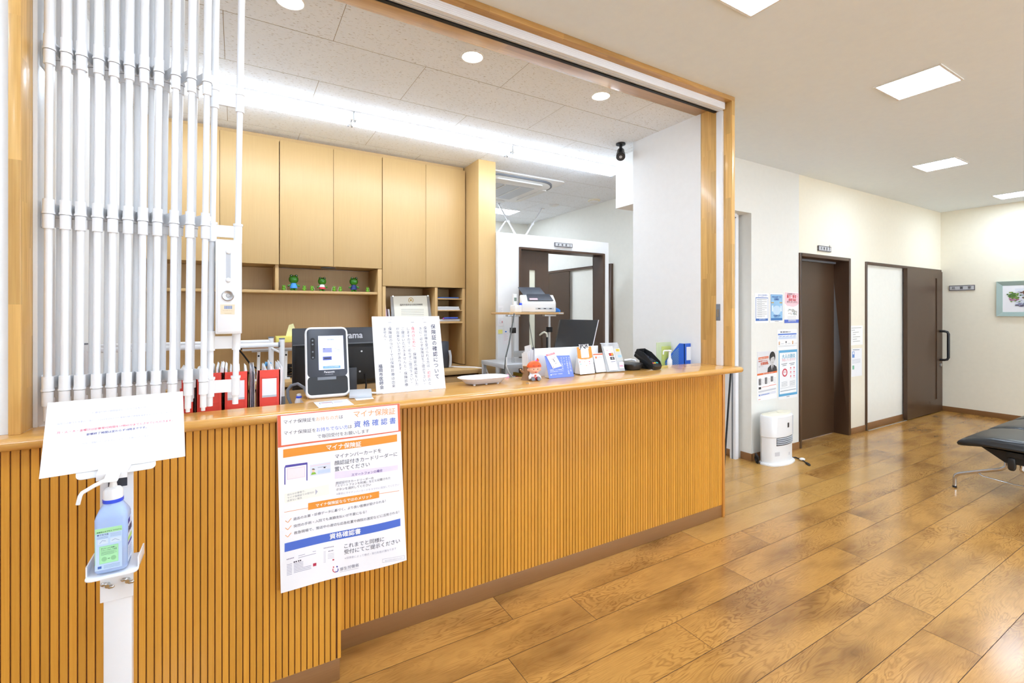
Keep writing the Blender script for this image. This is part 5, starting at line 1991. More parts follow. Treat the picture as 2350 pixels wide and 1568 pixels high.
# payment terminal in its cradle
t = thing('terminal_cradle', 'low black cradle with rounded front beside the payment terminal', 'cradle', (2.02, 2.08, ZT))
m = MB()
c_ = at(1459, 851, Z=ZT) + Vector((0.012, 0.075, 0))
m.rings([[(c_.x + x, c_.y + y, ZT + z) for x, y in m.rrect(w, d, r, 6)] for w, d, r, z in ((0.105, 0.125, 0.04, 0.0), (0.125, 0.145, 0.05, 0.006), (0.150, 0.165, 0.055, 0.036), (0.148, 0.163, 0.054, 0.040), (0.130, 0.145, 0.05, 0.042))])
m.build('cradle_body', 'black_plastic', t)
m = MB()
m.tube([at(1432, 827, Y=2.15), at(1448, 825, Y=2.14), at(1459, 828, Y=2.11)], 0.006, 8)
m.build('white_cable', 'painted_white', t)
tm = thing('payment_terminal', 'black payment terminal with a keypad shield and coloured keys', 'payment terminal', (2.17, 2.05, ZT))
p0, p1 = at(1495, 850, Z=ZT), at(1517, 848, Z=ZT)
yaw_ = math.atan2(p1.y - p0.y, p1.x - p0.x) + R(30)
Bc = (p0 + p1) / 2 + Vector((0.0, 0.004, 0))
T = Matrix.Translation((Bc.x, Bc.y, ZT + 0.002)) @ Matrix.Rotation(R(6), 4, 'Z') @ Matrix.Rotation(R(27), 4, 'X')
m = MB()
m.T = T
m.prism([(x, y + 0.075, 0.004) for x, y in m.rrect(0.082, 0.17, 0.012, 4)], (0, 0, 0.026))
m.build('terminal_body', 'black_plastic', tm, bevel=0.002)
m = MB()
m.T = T
for sx in (-1, 1):
    m.prism([(sx * 0.041, 0.0, 0.028), (sx * 0.041, 0.02, 0.045), (sx * 0.041, 0.10, 0.062), (sx * 0.041, 0.15, 0.056), (sx * 0.041, 0.158, 0.028)], (-sx * 0.003, 0, 0))
m.box(-0.041, 0.041, 0.150, 0.154, 0.028, 0.057)
m.build('privacy_shield', 'matt_black', tm, smooth=False)
m = MB()
m.T = T
m.box(-0.032, 0.032, 0.085, 0.140, 0.030, 0.0312)
m.build('display', 'charcoal_plastic', tm, smooth=False)
for r in range(4):
    for c in range(3):
        m = MB()
        m.T = T
        x, y = -0.022 + 0.022 * c, 0.070 - 0.014 * r
        if r == 3:
            y -= 0.004
        m.box(x - 0.0085, x + 0.0085, y - 0.0045, y + 0.0045, 0.030, 0.0335)
        m.build('key', (ink((232, 80, 96)), ink((240, 206, 60)), ink((70, 196, 186)))[c] if r == 3 else 'charcoal_plastic', tm, bevel=0.001)
m = MB()
m.T = T
m.prism([(-0.03, 0.0, -0.001), (0.03, 0.0, -0.001), (0.03, 0.14, -0.001), (-0.03, 0.14, -0.001)], (0, 0, 0.005))
m.build('base', 'matt_black', tm, smooth=False)
m = MB()
m.prism([(Bc.x - 0.025, Bc.y + 0.05, ZT + 0.001), (Bc.x - 0.025, Bc.y + 0.11, ZT + 0.001), (Bc.x - 0.025, Bc.y + 0.11, ZT + 0.05)], (0.05, 0.0, 0))
m.build('prop', 'matt_black', tm, smooth=False)

# blue magazine file, green film folder and the spare pump bottle behind the counter's right end
bx0, bx1 = at(1571, 800, Y=2.22).x, at(1591.5, 800, Y=2.22).x
zt = at(1571, 789, Y=2.22).z
t = thing('magazine_file', 'blue plastic magazine file with a blank label at the right end', 'file box', ((bx0 + bx1) / 2, 2.3, 0.84))
plain('file_blue', (48, 104, 214), 0.4)
m = MB()
y0, y1 = 2.22, 2.47
m.box(bx0, bx1, y0, y0 + 0.004, 0.842, zt)
m.box(bx0, bx1, y1 - 0.004, y1, 0.842, 0.95)
m.box(bx0, bx1, y0, y1, 0.842, 0.846)
m.build('end_walls', 'file_blue', t, smooth=False)
for x in (bx0, bx1 - 0.003):
    m = MB()
    ys = y0 + 0.045
    m.prism([(x, y0, 0.842), (x, y1, 0.842), (x, y1, 0.95), (x, ys, zt), (x, y0, zt)], (0.003, 0, 0), 0)
    if x == bx0:
        n = 22
        for k in range(n):
            yb_, zb_ = y0 + 0.050, 0.90 + k * 0.0125
            lim = lambda y: zt - (zt - 0.95) * (y - ys) / (y1 - ys) - 0.016
            ya_, yb2 = y0 + 0.050, y1 - 0.02
            za = zb_ + 0.0
            zb2 = za - 0.8 * (yb2 - ya_)
            pts = []
            for q in range(12):
                yy = ya_ + (yb2 - ya_) * q / 11
                zz = za + 0.8 * (yy - ya_) * -1 + 0.06
                if 0.862 < zz < lim(yy):
                    pts.append((yy, zz))
            if len(pts) > 1:
                (ya3, za3), (yb3, zb3) = pts[0], pts[-1]
                m.prism([(x - 0.0006, ya3, za3), (x - 0.0006, yb3, zb3), (x - 0.0006, yb3, zb3 + 0.0055), (x - 0.0006, ya3, za3 + 0.0055)], (0.0005, 0, 0), 1)
    m.build('side_wall', ['file_blue', ink((120, 160, 190))], t, smooth=False)
p_, q_ = at(1575.5, 796.5, Y=2.2195), at(1589.5, 826, Y=2.2195)
MB().box(p_.x, q_.x, 2.2188, 2.22, q_.z, p_.z).build('label', 'paper_white', t, smooth=False)
gz = at(1506, 786.5, Y=2.40)
m = MB()
m.box(gz.x, gz.x + 0.24, 2.395, 2.400, 0.842, gz.z)
m.box(gz.x + 0.05, gz.x + 0.22, 2.393, 2.395, 0.842, gz.z - 0.03, 1)
tag(m.build('film_folder', ['green_folder_film', ink((214, 224, 120))], smooth=False), 'pale green film folder standing behind the blue magazine file', 'folder')
p = at(1537, 838, Y=2.26)
zt = at(1537, 803, Y=2.26).z
t = thing('hand_pump_bottle', 'white pump top of a bottle beside the blue magazine file', 'bottle', (p.x, p.y, 0.84))
m = MB()
m.lathe([(0.03, 0.842), (0.032, 0.85), (0.032, 0.98), (0.022, 1.0), (0.012, 1.01)], (p.x, p.y, 0), 20)
m.build('bottle_body', 'plastic_white', t)
m = MB()
m.lathe([(0.017, 1.01), (0.017, 1.06), (0.009, 1.075), (0.0075, zt - 0.014), (0.014, zt - 0.010), (0.014, zt - 0.003), (0.008, zt)], (p.x, p.y, 0), 18)
m.tube([(p.x - 0.008, p.y, zt - 0.006), (p.x - 0.055, p.y, zt - 0.004), (p.x - 0.062, p.y, zt - 0.007), (p.x - 0.065, p.y, zt - 0.03)], [0.0055, 0.005, 0.005, 0.0045], 10)
m.build('pump', 'plastic_white', t)

# ================================================================== BEHIND THE COUNTER
YB0 = 2.105
bx = [(387, 446, 0), (449, 511, 1), (513, 570, 2), (586, 643, 3)]
for (u0, u1, i) in bx:
    x0, x1 = at(u0, 850, Y=YB0).x, at(u1, 850, Y=YB0).x
    if i == 3:
        x0 = at(593, 850, Y=YB0).x
    z1 = 1.166
    lab = ('red file box at the left end, mostly hidden by the grille bars', 'red file box with plain ribbed spine behind the grille end bars', 'red file box with a white spine label behind the last grille bar', 'red file box with a white spine label standing clear of the grille')[i]
    t = thing('file_box', lab, 'file box', ((x0 + x1) / 2, 2.2, 0.84), 'red file boxes on the inner desk')
    m = MB()
    y1 = 2.36
    m.box(x0, x1, YB0, YB0 + 0.006, 0.841, z1)
    m.box(x0, x1, y1 - 0.004, y1, 0.841, 1.02)
    m.box(x0, x1, YB0, y1, 0.841, 0.845)
    for x in (x0, x1 - 0.004):
        m.prism([(x, YB0, 0.841), (x, y1, 0.841), (x, y1, 1.05), (x, YB0 + 0.10, z1 - 0.01), (x, YB0, z1)], (0.004, 0, 0))
    # raised frame of the spine
    e = 0.010
    m.box(x0 + e, x0 + e + 0.003, YB0 - 0.002, YB0, 0.86, z1 - 0.028)
    m.box(x1 - e - 0.003, x1 - e, YB0 - 0.002, YB0, 0.86, z1 - 0.028)
    m.box(x0 + e, x1 - e, YB0 - 0.002, YB0, z1 - 0.031, z1 - 0.028)
    m.box(x0 + e, x1 - e, YB0 - 0.003, YB0, 1.052, 1.056)
    m.build('case', 'red_plastic', t, smooth=False)
    if i > 1:
        m = MB()
        m.box(x0 + e + 0.003, x1 - e - 0.003, YB0 - 0.0008, YB0, 1.058, z1 - 0.034)
        m.box(x0 + e + 0.003, x1 - e - 0.003, YB0 - 0.0012, YB0 - 0.0006, 1.058, 1.066, 1)
        m.build('spine_label', ['paper_white', 'light_grey_plastic'], t, smooth=False)
    m = MB()
    rnd = random.Random(40 + i)
    n = 7
    for k in range(n):
        xx = x0 + 0.008 + (x1 - x0 - 0.018) * k / (n - 1)
        zt = z1 + rnd.uniform(0.0, 0.022)
        sl = rnd.uniform(-0.004, 0.022)
        m.hexa([(xx, YB0 + 0.012, 0.85), (xx + 0.006, YB0 + 0.012, 0.85), (xx + 0.006, y1 - 0.02, 0.85), (xx, y1 - 0.02, 0.85),
                (xx + sl, YB0 + 0.03, zt), (xx + 0.006 + sl, YB0 + 0.03, zt - 0.008), (xx + 0.006 + sl, y1 - 0.02, zt - 0.002), (xx + sl, y1 - 0.02, zt + 0.006)])
    o = m.build('papers', 'paper_white', t, smooth=False)
    o['kind'] = 'stuff'
# loose grey files between the last two boxes
xg = at(577, 880, Y=2.14).x
for k in range(3):
    x = xg + 0.006 * (k - 1)
    m = MB()
    m.hexa([(x, 2.14, 0.842), (x + 0.003, 2.14, 0.842), (x + 0.003, 2.36, 0.842), (x, 2.36, 0.842), (x + 0.004, 2.14, 1.17 - 0.01 * k), (x + 0.007, 2.14, 1.17 - 0.01 * k), (x + 0.007, 2.36, 1.175), (x + 0.004, 2.36, 1.175)])
    tag(m.build('grey_file', ink(((206, 208, 214), (150, 154, 166), (226, 226, 232))[k]), smooth=False), ('pale grey file wedged left between the two labelled red boxes', 'dark grey file in the middle between the two labelled red boxes', 'whitish file wedged right between the two labelled red boxes')[k], 'file', 'loose files between the red boxes')

# white tube rack behind the boxes
rk = thing('tube_rack', 'white tubular rack behind the red file boxes', 'rack', (0.0, 2.45, 0.84))
YA, YC = 2.385, 2.50
xa = at(647, 800, Y=YA).x
xb = at(622, 800, Y=YC).x
za = at(647, 791, Y=YA).z
zc = at(622, 784.5, Y=YC).z
ta, tcp = at(647, 779, Y=YA).z, at(622, 776, Y=YC).z
MB().tube([(-0.50, YA, za), (xa, YA, za)], 0.0105, 14).build('rail', 'white_powder_coat', rk)
MB().tube([(-0.50, YC, zc), (xb, YC, zc)], 0.0105, 14).build('rail', 'white_powder_coat', rk)
for x, y, zt in ((xa, YA, ta), (xb, YC, tcp), (-0.50, YA, ta), (-0.50, YC, tcp)):
    up = MB().tube([(x, y, 0.84), (x, y, zt)], 0.0115, 14).build('upright', 'white_powder_coat', rk)
    MB().tube([(x, y, zt), (x, y, zt + 0.006)], 0.0122, 14).build('end_cap', 'mid_grey_plastic', up)
    MB().tube([(x, y, 0.975), (x, y, 1.012)], 0.0145, 14).build('clamp', 'mid_grey_plastic', up)
for x in (xa, -0.5):
    MB().tube([(x, YA, za - 0.04), (x - 0.0 if x < 0 else xb, YC, zc - 0.03)], 0.005, 10).build('cross_tube', 'white_powder_coat', rk)
MB().tube([(xa - 0.008, YA, za), (xa - 0.016, YA, za)], 0.013, 14).build('rail_socket', 'mid_grey_plastic', rk)

# display seen from behind
cl = Vector((0.247, 2.62, 0.997))
mn = thing('monitor', 'black display seen from behind between card reader and notice board', 'monitor', (0.50, 2.72, 0.84))
T = Matrix.Translation(cl) @ Matrix.Rotation(R(7), 4, 'Z')
MW, MH = 0.545, 0.316
m = MB()
m.T = T
m.box(0, MW, 0.0, 0.014, 0, MH)
m.build('bezel', 'black_plastic', mn, bevel=0.004)
m = MB()
m.T = T
m.hexa([(0.012, 0.0, 0.012), (MW - 0.012, 0.0, 0.012), (MW - 0.012, 0.0, 0.225), (0.012, 0.0, 0.225), (0.05, -0.030, 0.03), (MW - 0.05, -0.030, 0.03), (MW - 0.05, -0.030, 0.205), (0.05, -0.030, 0.205)])
m.build('rear_housing', 'matt_black', mn, bevel=0.003)
m = MB()
m.T = T
m.box(0.0, MW, -0.004, 0.0, 0.232, MH - 0.004)
m.box(0.0, MW, -0.0045, -0.004, 0.228, 0.232, 1)
m.build('rear_band', ['charcoal_plastic', 'mid_grey_plastic'], mn, bevel=0.001)
for x, z in ((0.345, 0.185), (0.335, 0.075)):
    m = MB()
    m.T = T
    m.cyl((x, -0.030, z), (x, -0.032, z), 0.005, seg=12)
    m.build('screw', 'brushed_steel', mn)
P = lambda x, z: T @ Vector((x, -0.0046, z))
s = Sheet(P(0.238, 0.287), P(0.363, 0.287), P(0.363, 0.25), P(0.238, 0.25), thick=0.0002, step=0.0002, base_mat=MATS['charcoal_plastic'])
s.text('iiyama', (0.03, 0.80), (0.97, 0.80), (206, 210, 220), 0.03)
s.build('lettering', mn)
m = MB()
m.T = T
m.box(0.245, 0.315, -0.045, -0.03, -0.150, 0.10)
m.box(0.16, 0.40, -0.10, 0.08, -0.156, -0.148)
m.build('stand', 'charcoal_plastic', mn, bevel=0.003)
m = MB()
m.T = T
m.tube([(0.365, -0.032, 0.06), (0.367, -0.04, 0.0), (0.364, -0.035, -0.06), (0.362, -0.03, -0.15)], 0.005, 8)
m.build('power_cable', 'matt_black', mn)

# small folding riser on the rear cabinet with a tissue box
YR = 3.86
q0, q1 = at(556, 805, Y=YR), at(700, 800, Y=YR)
zr = q0.z
rs = thing('folding_riser', 'low brown board on white folding legs on the rear cabinet', 'stand', ((q0.x + q1.x) / 2, 4.0, 0.892))
x0, x1 = q0.x, q1.x + 0.05
m = MB()
m.box(x0, x1, YR, 4.25, zr, zr + 0.045)
m.build('board', 'riser_board', rs, bevel=0.002)
m = MB()
m.box(x0, x1, YR - 0.004, YR, zr - 0.004, zr + 0.010)
m.box(x0 + 0.06, x1 - 0.1, YR + 0.02, YR + 0.05, zr - 0.016, zr - 0.002)
m.build('metal_edge', 'aluminium', rs, smooth=False)
for u in (592, 655):
    x = at(u, 820, Y=YR + 0.03).x
    m = MB()
    m.tube([(x + 0.006, YR + 0.035, zr - 0.01), (x, YR + 0.03, 0.896)], 0.011, 10)
    m.box(x - 0.02, x + 0.03, YR + 0.015, YR + 0.055, 0.893, 0.905)
    m.build('folding_leg', 'white_powder_coat', rs)
    MB().cyl((x + 0.004, YR + 0.020, zr - 0.045), (x + 0.004, YR + 0.026, zr - 0.045), 0.007, seg=12).build('pivot', 'matt_black', rs)
plain('tissue_yellow', (238, 228, 120), 0.6)
plain('tissue_paper', (244, 240, 190), 0.8)
tb0 = at(634, 790, Y=3.92)
t = thing('tissue_box', 'yellow tissue box with a tissue pulled up on the brown riser', 'tissue box', (tb0.x + 0.12, 4.0, zr + 0.045))
zt = at(634, 779, Y=3.92).z
zb_ = zr + 0.046
m = MB()
m.box(tb0.x, tb0.x + 0.25, 3.92, 4.05, zb_, max(zt, zb_ + 0.045))
m.build('carton', 'tissue_yellow', t, bevel=0.002)
zt = max(zt, zb_ + 0.045)
tx = at(663, 770, Y=3.98)
m = MB()
m.rings([[(tx.x - 0.02, 3.99, zt), (tx.x + 0.03, 3.985, zt), (tx.x + 0.03, 4.0, zt), (tx.x - 0.02, 4.005, zt)], [(tx.x - 0.01, 3.98, zt + 0.045), (tx.x + 0.05, 3.985, zt + 0.035), (tx.x + 0.05, 4.0, zt + 0.04), (tx.x - 0.01, 3.995, zt + 0.045)], [(tx.x + 0.0, 3.97, zt + 0.085), (tx.x + 0.03, 3.975, zt + 0.095), (tx.x + 0.03, 3.985, zt + 0.095), (tx.x + 0.0, 3.98, zt + 0.085)]])
m.build('tissue', 'tissue_paper', t)
# cables and a dark adapter bundle
m = MB()
a = at(548, 803, Y=3.95)
m.tube([a, a + Vector((0.03, 0, -0.04)), a + Vector((0.08, 0, -0.12)), a + Vector((0.16, -0.02, -0.17)), (a.x + 0.30, 3.9, 0.91), (a.x + 0.5, 3.92, 0.90)], 0.006, 8)
m.box(a.x - 0.015, a.x + 0.035, 3.94, 3.96, a.z, a.z + 0.012)
tag(m.build('power_cord', 'matt_black'), 'black cord hanging from the brown riser behind the last grille bar', 'cord')
m = MB()
rnd = random.Random(5)
c_ = at(672, 838, Y=3.98)
pts = []
for k in range(40):
    t_ = k / 39.0
    pts.append((c_.x + 0.07 * math.sin(k * 1.1) + 0.01, 3.98 + 0.03 * math.cos(k * 0.7), 0.905 + 0.075 * (0.5 + 0.5 * math.sin(k * 0.43 + 1)) + 0.01))
m.tube(pts, 0.007, 8)
tag(m.build('cable_bundle', 'matt_black'), 'tangled black cables under the riser beside the black display', 'cable')
p = at(616, 838, Y=2.33)
m = MB()
m.tube([p + Vector((-0.012, 0, -0.004)), p + Vector((-0.008, 0, 0.008)), p + Vector((0.004, 0, 0.006)), p + Vector((0.012, 0, -0.02)), p + Vector((0.03, 0, -0.06))], [0.006, 0.009, 0.009, 0.006, 0.004], 10)
tag(m.build('blue_clip', ink((120, 190, 240))), 'light blue clip sticking out of the clear red file box', 'clip')

# tilted black display at the cash place
A, B, C_, D = at(1287, 733, Y=2.82), at(1373, 734.5, Y=2.84), at(1352, 830, Y=2.74), at(1266, 830, Y=2.72)
t = thing('touch_display', 'black tilted display behind the payment cards', 'monitor', ((C_.x + D.x) / 2, 2.76, 0.84))
nn = (B - A).cross(D - A).normalized()
if nn.y < 0:
    nn = -nn
m = MB()
m.hexa([D, C_, C_ + nn * 0.02, D + nn * 0.02, A, B, B + nn * 0.02, A + nn * 0.02])
m.build('screen_panel', 'black_plastic', t, bevel=0.003)
m = MB()
e = (B - A).normalized() * 0.006
m.hexa([C_ - nn * 0.002, C_ + e - nn * 0.002, C_ + e + nn * 0.021, C_ + nn * 0.021, B - nn * 0.002, B + e - nn * 0.002, B + e + nn * 0.021, B + nn * 0.021])
m.build('edge_frame', 'paper_white', t, smooth=False)
m = MB()
cc = (C_ + D) / 2
m.box(cc.x - 0.03, cc.x + 0.03, cc.y + 0.03, cc.y + 0.05, 0.845, cc.z + 0.06)
m.box(cc.x - 0.10, cc.x + 0.10, cc.y - 0.03, cc.y + 0.10, 0.841, 0.852)
m.build('foot_stand', 'matt_black', t, bevel=0.003)

# scanner table
YS = 3.30
x0, x1 = at(1169, 717, Y=YS).x, at(1294, 717, Y=YS).x
zt = 1.393
tb = thing('scanner_table', 'narrow wood topped table on grey legs before the partition door', 'table', ((x0 + x1) / 2, 3.45, 0))
box('table_top', 'table_board', x0, x1, YS, 3.62, zt - 0.018, zt, tb, bevel=0.002)
m = MB()
m.box(x1 - 0.055, x1 - 0.005, YS - 0.001, YS, zt - 0.014, zt - 0.004)
m.build('name_plate', 'light_grey_plastic', tb, smooth=False)
for u in (1178.5, 1262):
    x = at(u, 800, Y=YS + 0.04).x
    y = YS + 0.05
    lg = MB().tube([(x, y, 0.976), (x, y, zt - 0.02)], 0.011, 12).build('leg', 'aluminium', tb)
    m = MB()
    m.box(x - 0.020, x + 0.020, y - 0.020, y + 0.020, 1.22, 1.265)
    m.build('height_clamp', 'matt_black', lg, bevel=0.003)
    m = MB()
    m.box(x - 0.06, x + 0.06, YS + 0.03, YS + 0.07, zt - 0.035, zt - 0.02)
    m.build('bracket', 'aluminium', tb, bevel=0.002)
MB().box(at(1178.5, 800, Y=3.35).x, at(1262, 800, Y=3.35).x, 3.340, 3.360, 1.02, 1.07).build('cross_bar', 'aluminium', tb, bevel=0.002)
# steel-grey side rack under it
YQ = 3.22
rx0, rx1 = at(1162, 818, Y=YQ).x, at(1300, 818, Y=YQ).x
rk = thing('side_rack', 'grey steel rack with folders under the scanner table', 'rack', ((rx0 + rx1) / 2, 3.42, 0))
zs = 0.975
box('rack_top', 'light_grey_plastic', rx0, rx1, YQ, 3.66, zs - 0.035, zs, rk, bevel=0.002)
box('rack_shelf', 'light_grey_plastic', rx0, rx1, YQ, 3.66, 0.55, 0.57, rk)
for x in (rx0, (rx0 + rx1) / 2 - 0.12, rx1 - 0.03):
    for y in (YQ + 0.005, 3.62):
        box('upright', 'light_grey_plastic', x, x + 0.03, y, y + 0.03, 0, zs - 0.035, rk)
cols = ((120, 126, 120), (220, 220, 216), (206, 60, 60), (226, 196, 60), (90, 150, 90), (60, 60, 70), (70, 110, 180))
names = ('dark grey', 'white', 'red', 'yellow', 'green', 'black', 'blue')
xx = rx0 + 0.045
for k in range(7):
    w = 0.03 + 0.012 * (k % 3)
    if k == 3:
        xx = max(xx, (rx0 + rx1) / 2 - 0.07)
    tag(box('folder', ink(cols[k]), xx, xx + w, YQ + 0.06, 3.5, 0.571, 0.571 + 0.29 + 0.012 * (k % 2), bevel=0.002), '%s folder spine standing in the grey rack under the scanner' % names[k], 'folder', 'folders in the grey rack')
    xx += w + 0.004

# document scanner, turned towards the counter
sp = at(1237, 714, Y=3.345)
sc = thing('document_scanner', 'white document scanner with a raised dark lid', 'scanner', (sp.x, sp.y + 0.08, zt))
T = Matrix.Translation((sp.x, sp.y, zt + 0.002)) @ Matrix.Rotation(R(-24), 4, 'Z')
hw = 0.148


def sb():
    m = MB()
    m.T = T
    return m


m = sb()
m.prism([(-hw, 0, 0), (-hw, 0, 0.080), (-hw, 0.03, 0.105), (-hw, 0.12, 0.150), (-hw, 0.16, 0.148), (-hw, 0.16, 0)], (2 * hw, 0, 0))
m.build('body', 'plastic_white', sc, bevel=0.007)
m = sb()
m.hexa([(-hw + 0.05, 0.010, 0.096), (hw - 0.02, 0.010, 0.096), (hw - 0.035, 0.125, 0.154), (-hw + 0.055, 0.125, 0.154), (-hw + 0.05, 0.006, 0.101), (hw - 0.02, 0.006, 0.101), (hw - 0.035, 0.122, 0.160), (-hw + 0.055, 0.122, 0.160)])
m.build('top_panel', 'charcoal_plastic', sc, bevel=0.002)
m = sb()
m.hexa([(-hw + 0.03, 0.125, 0.150), (hw - 0.06, 0.125, 0.150), (hw - 0.06, 0.137, 0.150), (-hw + 0.03, 0.137, 0.150), (-hw - 0.005, 0.235, 0.225), (hw - 0.10, 0.235, 0.225), (hw - 0.10, 0.245, 0.222), (-hw - 0.005, 0.245, 0.222)])
m.build('raised_lid', 'charcoal_plastic', sc, bevel=0.003)
m = sb()
m.box(-0.03, hw - 0.02, -0.0012, 0, 0.022, 0.036, 0)
for k in range(3):
    m.box(-0.01 + 0.05 * k, 0.012 + 0.05 * k, -0.0018, -0.0012, 0.026, 0.033, 1)
m.build('paper_exit', ['light_grey_plastic', 'matt_black'], sc, smooth=False)
m = sb()
m.hexa([(-hw + 0.07, 0.012, 0.1045), (-hw + 0.14, 0.012, 0.1045), (-hw + 0.14, 0.040, 0.1185), (-hw + 0.07, 0.040, 0.1185), (-hw + 0.07, 0.0115, 0.1055), (-hw + 0.14, 0.0115, 0.1055), (-hw + 0.14, 0.0395, 0.1195), (-hw + 0.07, 0.0395, 0.1195)])
m.build('pink_sticker', ink((244, 186, 200)), sc, smooth=False)
# handset on its base, left of the scanner
p0, p1 = at(1180, 714, Y=3.36), at(1190, 675, Y=3.36)
t = thing('cordless_phone', 'white cordless phone standing left of the scanner', 'telephone', (p0.x + 0.01, 3.38, zt))
m = MB()
m.box(p0.x, p0.x + 0.035, 3.37, 3.395, zt + 0.03, p1.z)
m.build('handset', 'plastic_white', t, bevel=0.006)
zz = at(1185, 686, Y=3.369).z
MB().box(p0.x + 0.006, p0.x + 0.029, 3.3685, 3.37, zz - 0.02, zz + 0.01).build('display', ink((120, 140, 130)), t, smooth=False)
m = MB()
m.box(p0.x - 0.005, p0.x + 0.065, 3.34, 3.42, zt + 0.001, zt + 0.06)
m.build('charging_base', 'plastic_white', t, bevel=0.006)
p = at(1195, 698, Y=3.38)
m = MB()
m.lathe([(0.012, zt + 0.06), (0.012, zt + 0.075), (0.007, zt + 0.08)], (p.x, p.y, 0), 14)
m.build('blue_button', 'cap_blue', t)
p = at(1276, 712, Y=3.36)
t = thing('tape_dispenser', 'small blue tape dispenser right of the scanner', 'tape dispenser', (p.x, 3.36, zt))
plain('tape_blue', (36, 120, 214), 0.35)
m = MB()
m.prism([(p.x - 0.035, 3.34, zt + 0.001), (p.x + 0.035, 3.34, zt + 0.001), (p.x + 0.035, 3.34, zt + 0.02), (p.x + 0.015, 3.34, zt + 0.032), (p.x - 0.03, 3.34, zt + 0.046), (p.x - 0.038, 3.34, zt + 0.03)], (0, 0.04, 0))
m.build('body', 'tape_blue', t, bevel=0.004)
tag(MB().tube([at(1180, 720, Y=3.30), at(1176, 745, Y=3.27), at(1168, 790, Y=3.24), at(1161, 818, Y=3.21), at(1158, 850, Y=3.20), at(1157, 880, Y=3.2)], 0.006, 8).build('grey_cable', ink((90, 92, 90))), 'grey cable hanging at the left leg of the scanner table', 'cable')
tag(MB().tube([at(1212, 720, Y=3.66), at(1216, 750, Y=3.68), at(1224, 800, Y=3.68), at(1226, 850, Y=3.68)], 0.003, 6).build('thin_cable', ink((110, 112, 104))), 'thin cable hanging across the glass slit of the brown door', 'cable')
tag(MB().tube([at(1163, 820, Y=3.18), at(1162, 840, Y=3.17), at(1168, 856, Y=3.17), at(1176, 866, Y=3.2), at(1176, 880, Y=3.2)], 0.006, 8).build('looped_cable', 'paper_white'), 'white cable looping below the grey rack top', 'cable')
# papers pinned to the partition left of its door
for i, (u0, v0, u1, v1, c, lab) in enumerate(((1139, 702, 1155, 730, (246, 246, 248), 'white sheet pinned highest on the partition beside the pillar'), (1139, 731, 1154, 748, (244, 240, 242), 'white sheet with a red mark pinned below the highest sheet'), (1139, 757, 1153, 766, (244, 238, 140), 'yellow sticky note low on the partition beside the pillar'), (1154, 760, 1168, 790, (240, 236, 238), 'white note with red lines held by a blue pin on the partition'))):
    a, b = at(u0, v0, Y=PY - 0.001), at(u1, v1, Y=PY - 0.001)
    a.x = max(a.x, 2.062)
    s = Sheet((a.x, PY - 0.002, a.z), (b.x, PY - 0.002, a.z), (b.x, PY - 0.002, b.z), (a.x, PY - 0.002, b.z), base=c, thick=0.001, step=0.0004)
    if i != 2:
        for k in range(6):
            s.line([(0.15, 0.2 + 0.1 * k), (0.8 - 0.2 * (k % 2), 0.2 + 0.1 * k)], 0.02, (206, 204, 212) if i != 3 else (226, 196, 200))
    if i == 1:
        s.rect(0.75, 0.35, 0.92, 0.6, (226, 120, 120), 2)
    if i == 3:
        s.rect(0.35, 0.0, 0.6, 0.1, (70, 130, 210), 2)
    tag(s.build('pinned_note'), lab, 'note', 'notes on the partition beside the pillar')
p = at(1166, 868, Y=2.25)
m = MB()
m.hexa([at(1163, 880, Y=2.188), at(1173, 878, Y=2.188), at(1173, 878, Y=2.190), at(1163, 880, Y=2.190), at(1158, 862, Y=2.20), at(1166, 858, Y=2.20), at(1166, 858, Y=2.202), at(1158, 862, Y=2.202)])
tag(m.build('sticky_note', ink((244, 170, 206)), smooth=False), 'pink sticky note rising behind the countertop left of the figurine', 'note')


# ================================================================== SIGNS, NOTICES, PICTURE
def room_sign(name, c4, txt, label, ch):
    c4 = [Vector(p) for p in c4]
    t = thing(name, label, 'sign', (c4[3] + c4[2]) / 2, 'grey room signs')
    s = Sheet(*c4, thick=0.012, step=0.0006, base=(96, 92, 96))
    s.rect(0.03, 0.14, 0.97, 0.86, (196, 196, 198))
    for k, c in enumerate(txt):
        x = ch[0] + (ch[1] - ch[0]) * k / (len(txt) - 1)
        w = 0.5 * s.h / s.w
        k2 = {'1': 0.14, '2': 0.28}.get(c, 0.5)
        s.text(c, (x - w * k2, 0.70), (x + w * k2, 0.70), (56, 54, 60), 0.012, 3)
    s.build('plate', t)


a, b = at(1273.5, 556, Y=PY - 0.014), at(1314, 569, Y=PY - 0.014)
room_sign('room_sign', [(a.x, PY - 0.014, a.z), (b.x, PY - 0.014, a.z), (b.x, PY - 0.014, b.z), (a.x, PY - 0.014, b.z)], '診察室2', 'small grey room sign above the partition doorway', (0.2, 0.84))
a, b = at(1879, 563, Y=2.62), at(1908, 579, Y=2.62)
room_sign('room_sign', [(a.x, 2.62, a.z), (b.x, 2.62, a.z), (b.x, 2.62, b.z), (a.x, 2.62, b.z)], '診察室1', 'small grey room sign above the recessed brown door', (0.2, 0.84))
a, b = at(2178, 656, X=XW - 0.014), at(2237, 666, X=XW - 0.014)
room_sign('room_sign', [(XW - 0.014, a.y, a.z), (XW - 0.014, b.y, a.z), (XW - 0.014, b.y, b.z), (XW - 0.014, a.y, b.z)], '処置室', 'long grey room sign on the end wall beside the black handle', (0.18, 0.80))

YW = 2.6335


def notice(u0, v0, u1, v1, label, draw, base=(246, 246, 246)):
    a, b = at(u0, v0, Y=YW), at(u1, v1, Y=YW)
    s = Sheet((a.x, YW, a.z), (b.x, YW, a.z), (b.x, YW, b.z), (a.x, YW, b.z), base=base, thick=0.0012, step=0.0006)
    draw(s)
    return tag(s.build('wall_notice'), label, 'notice', 'notices on the wall above the heater')


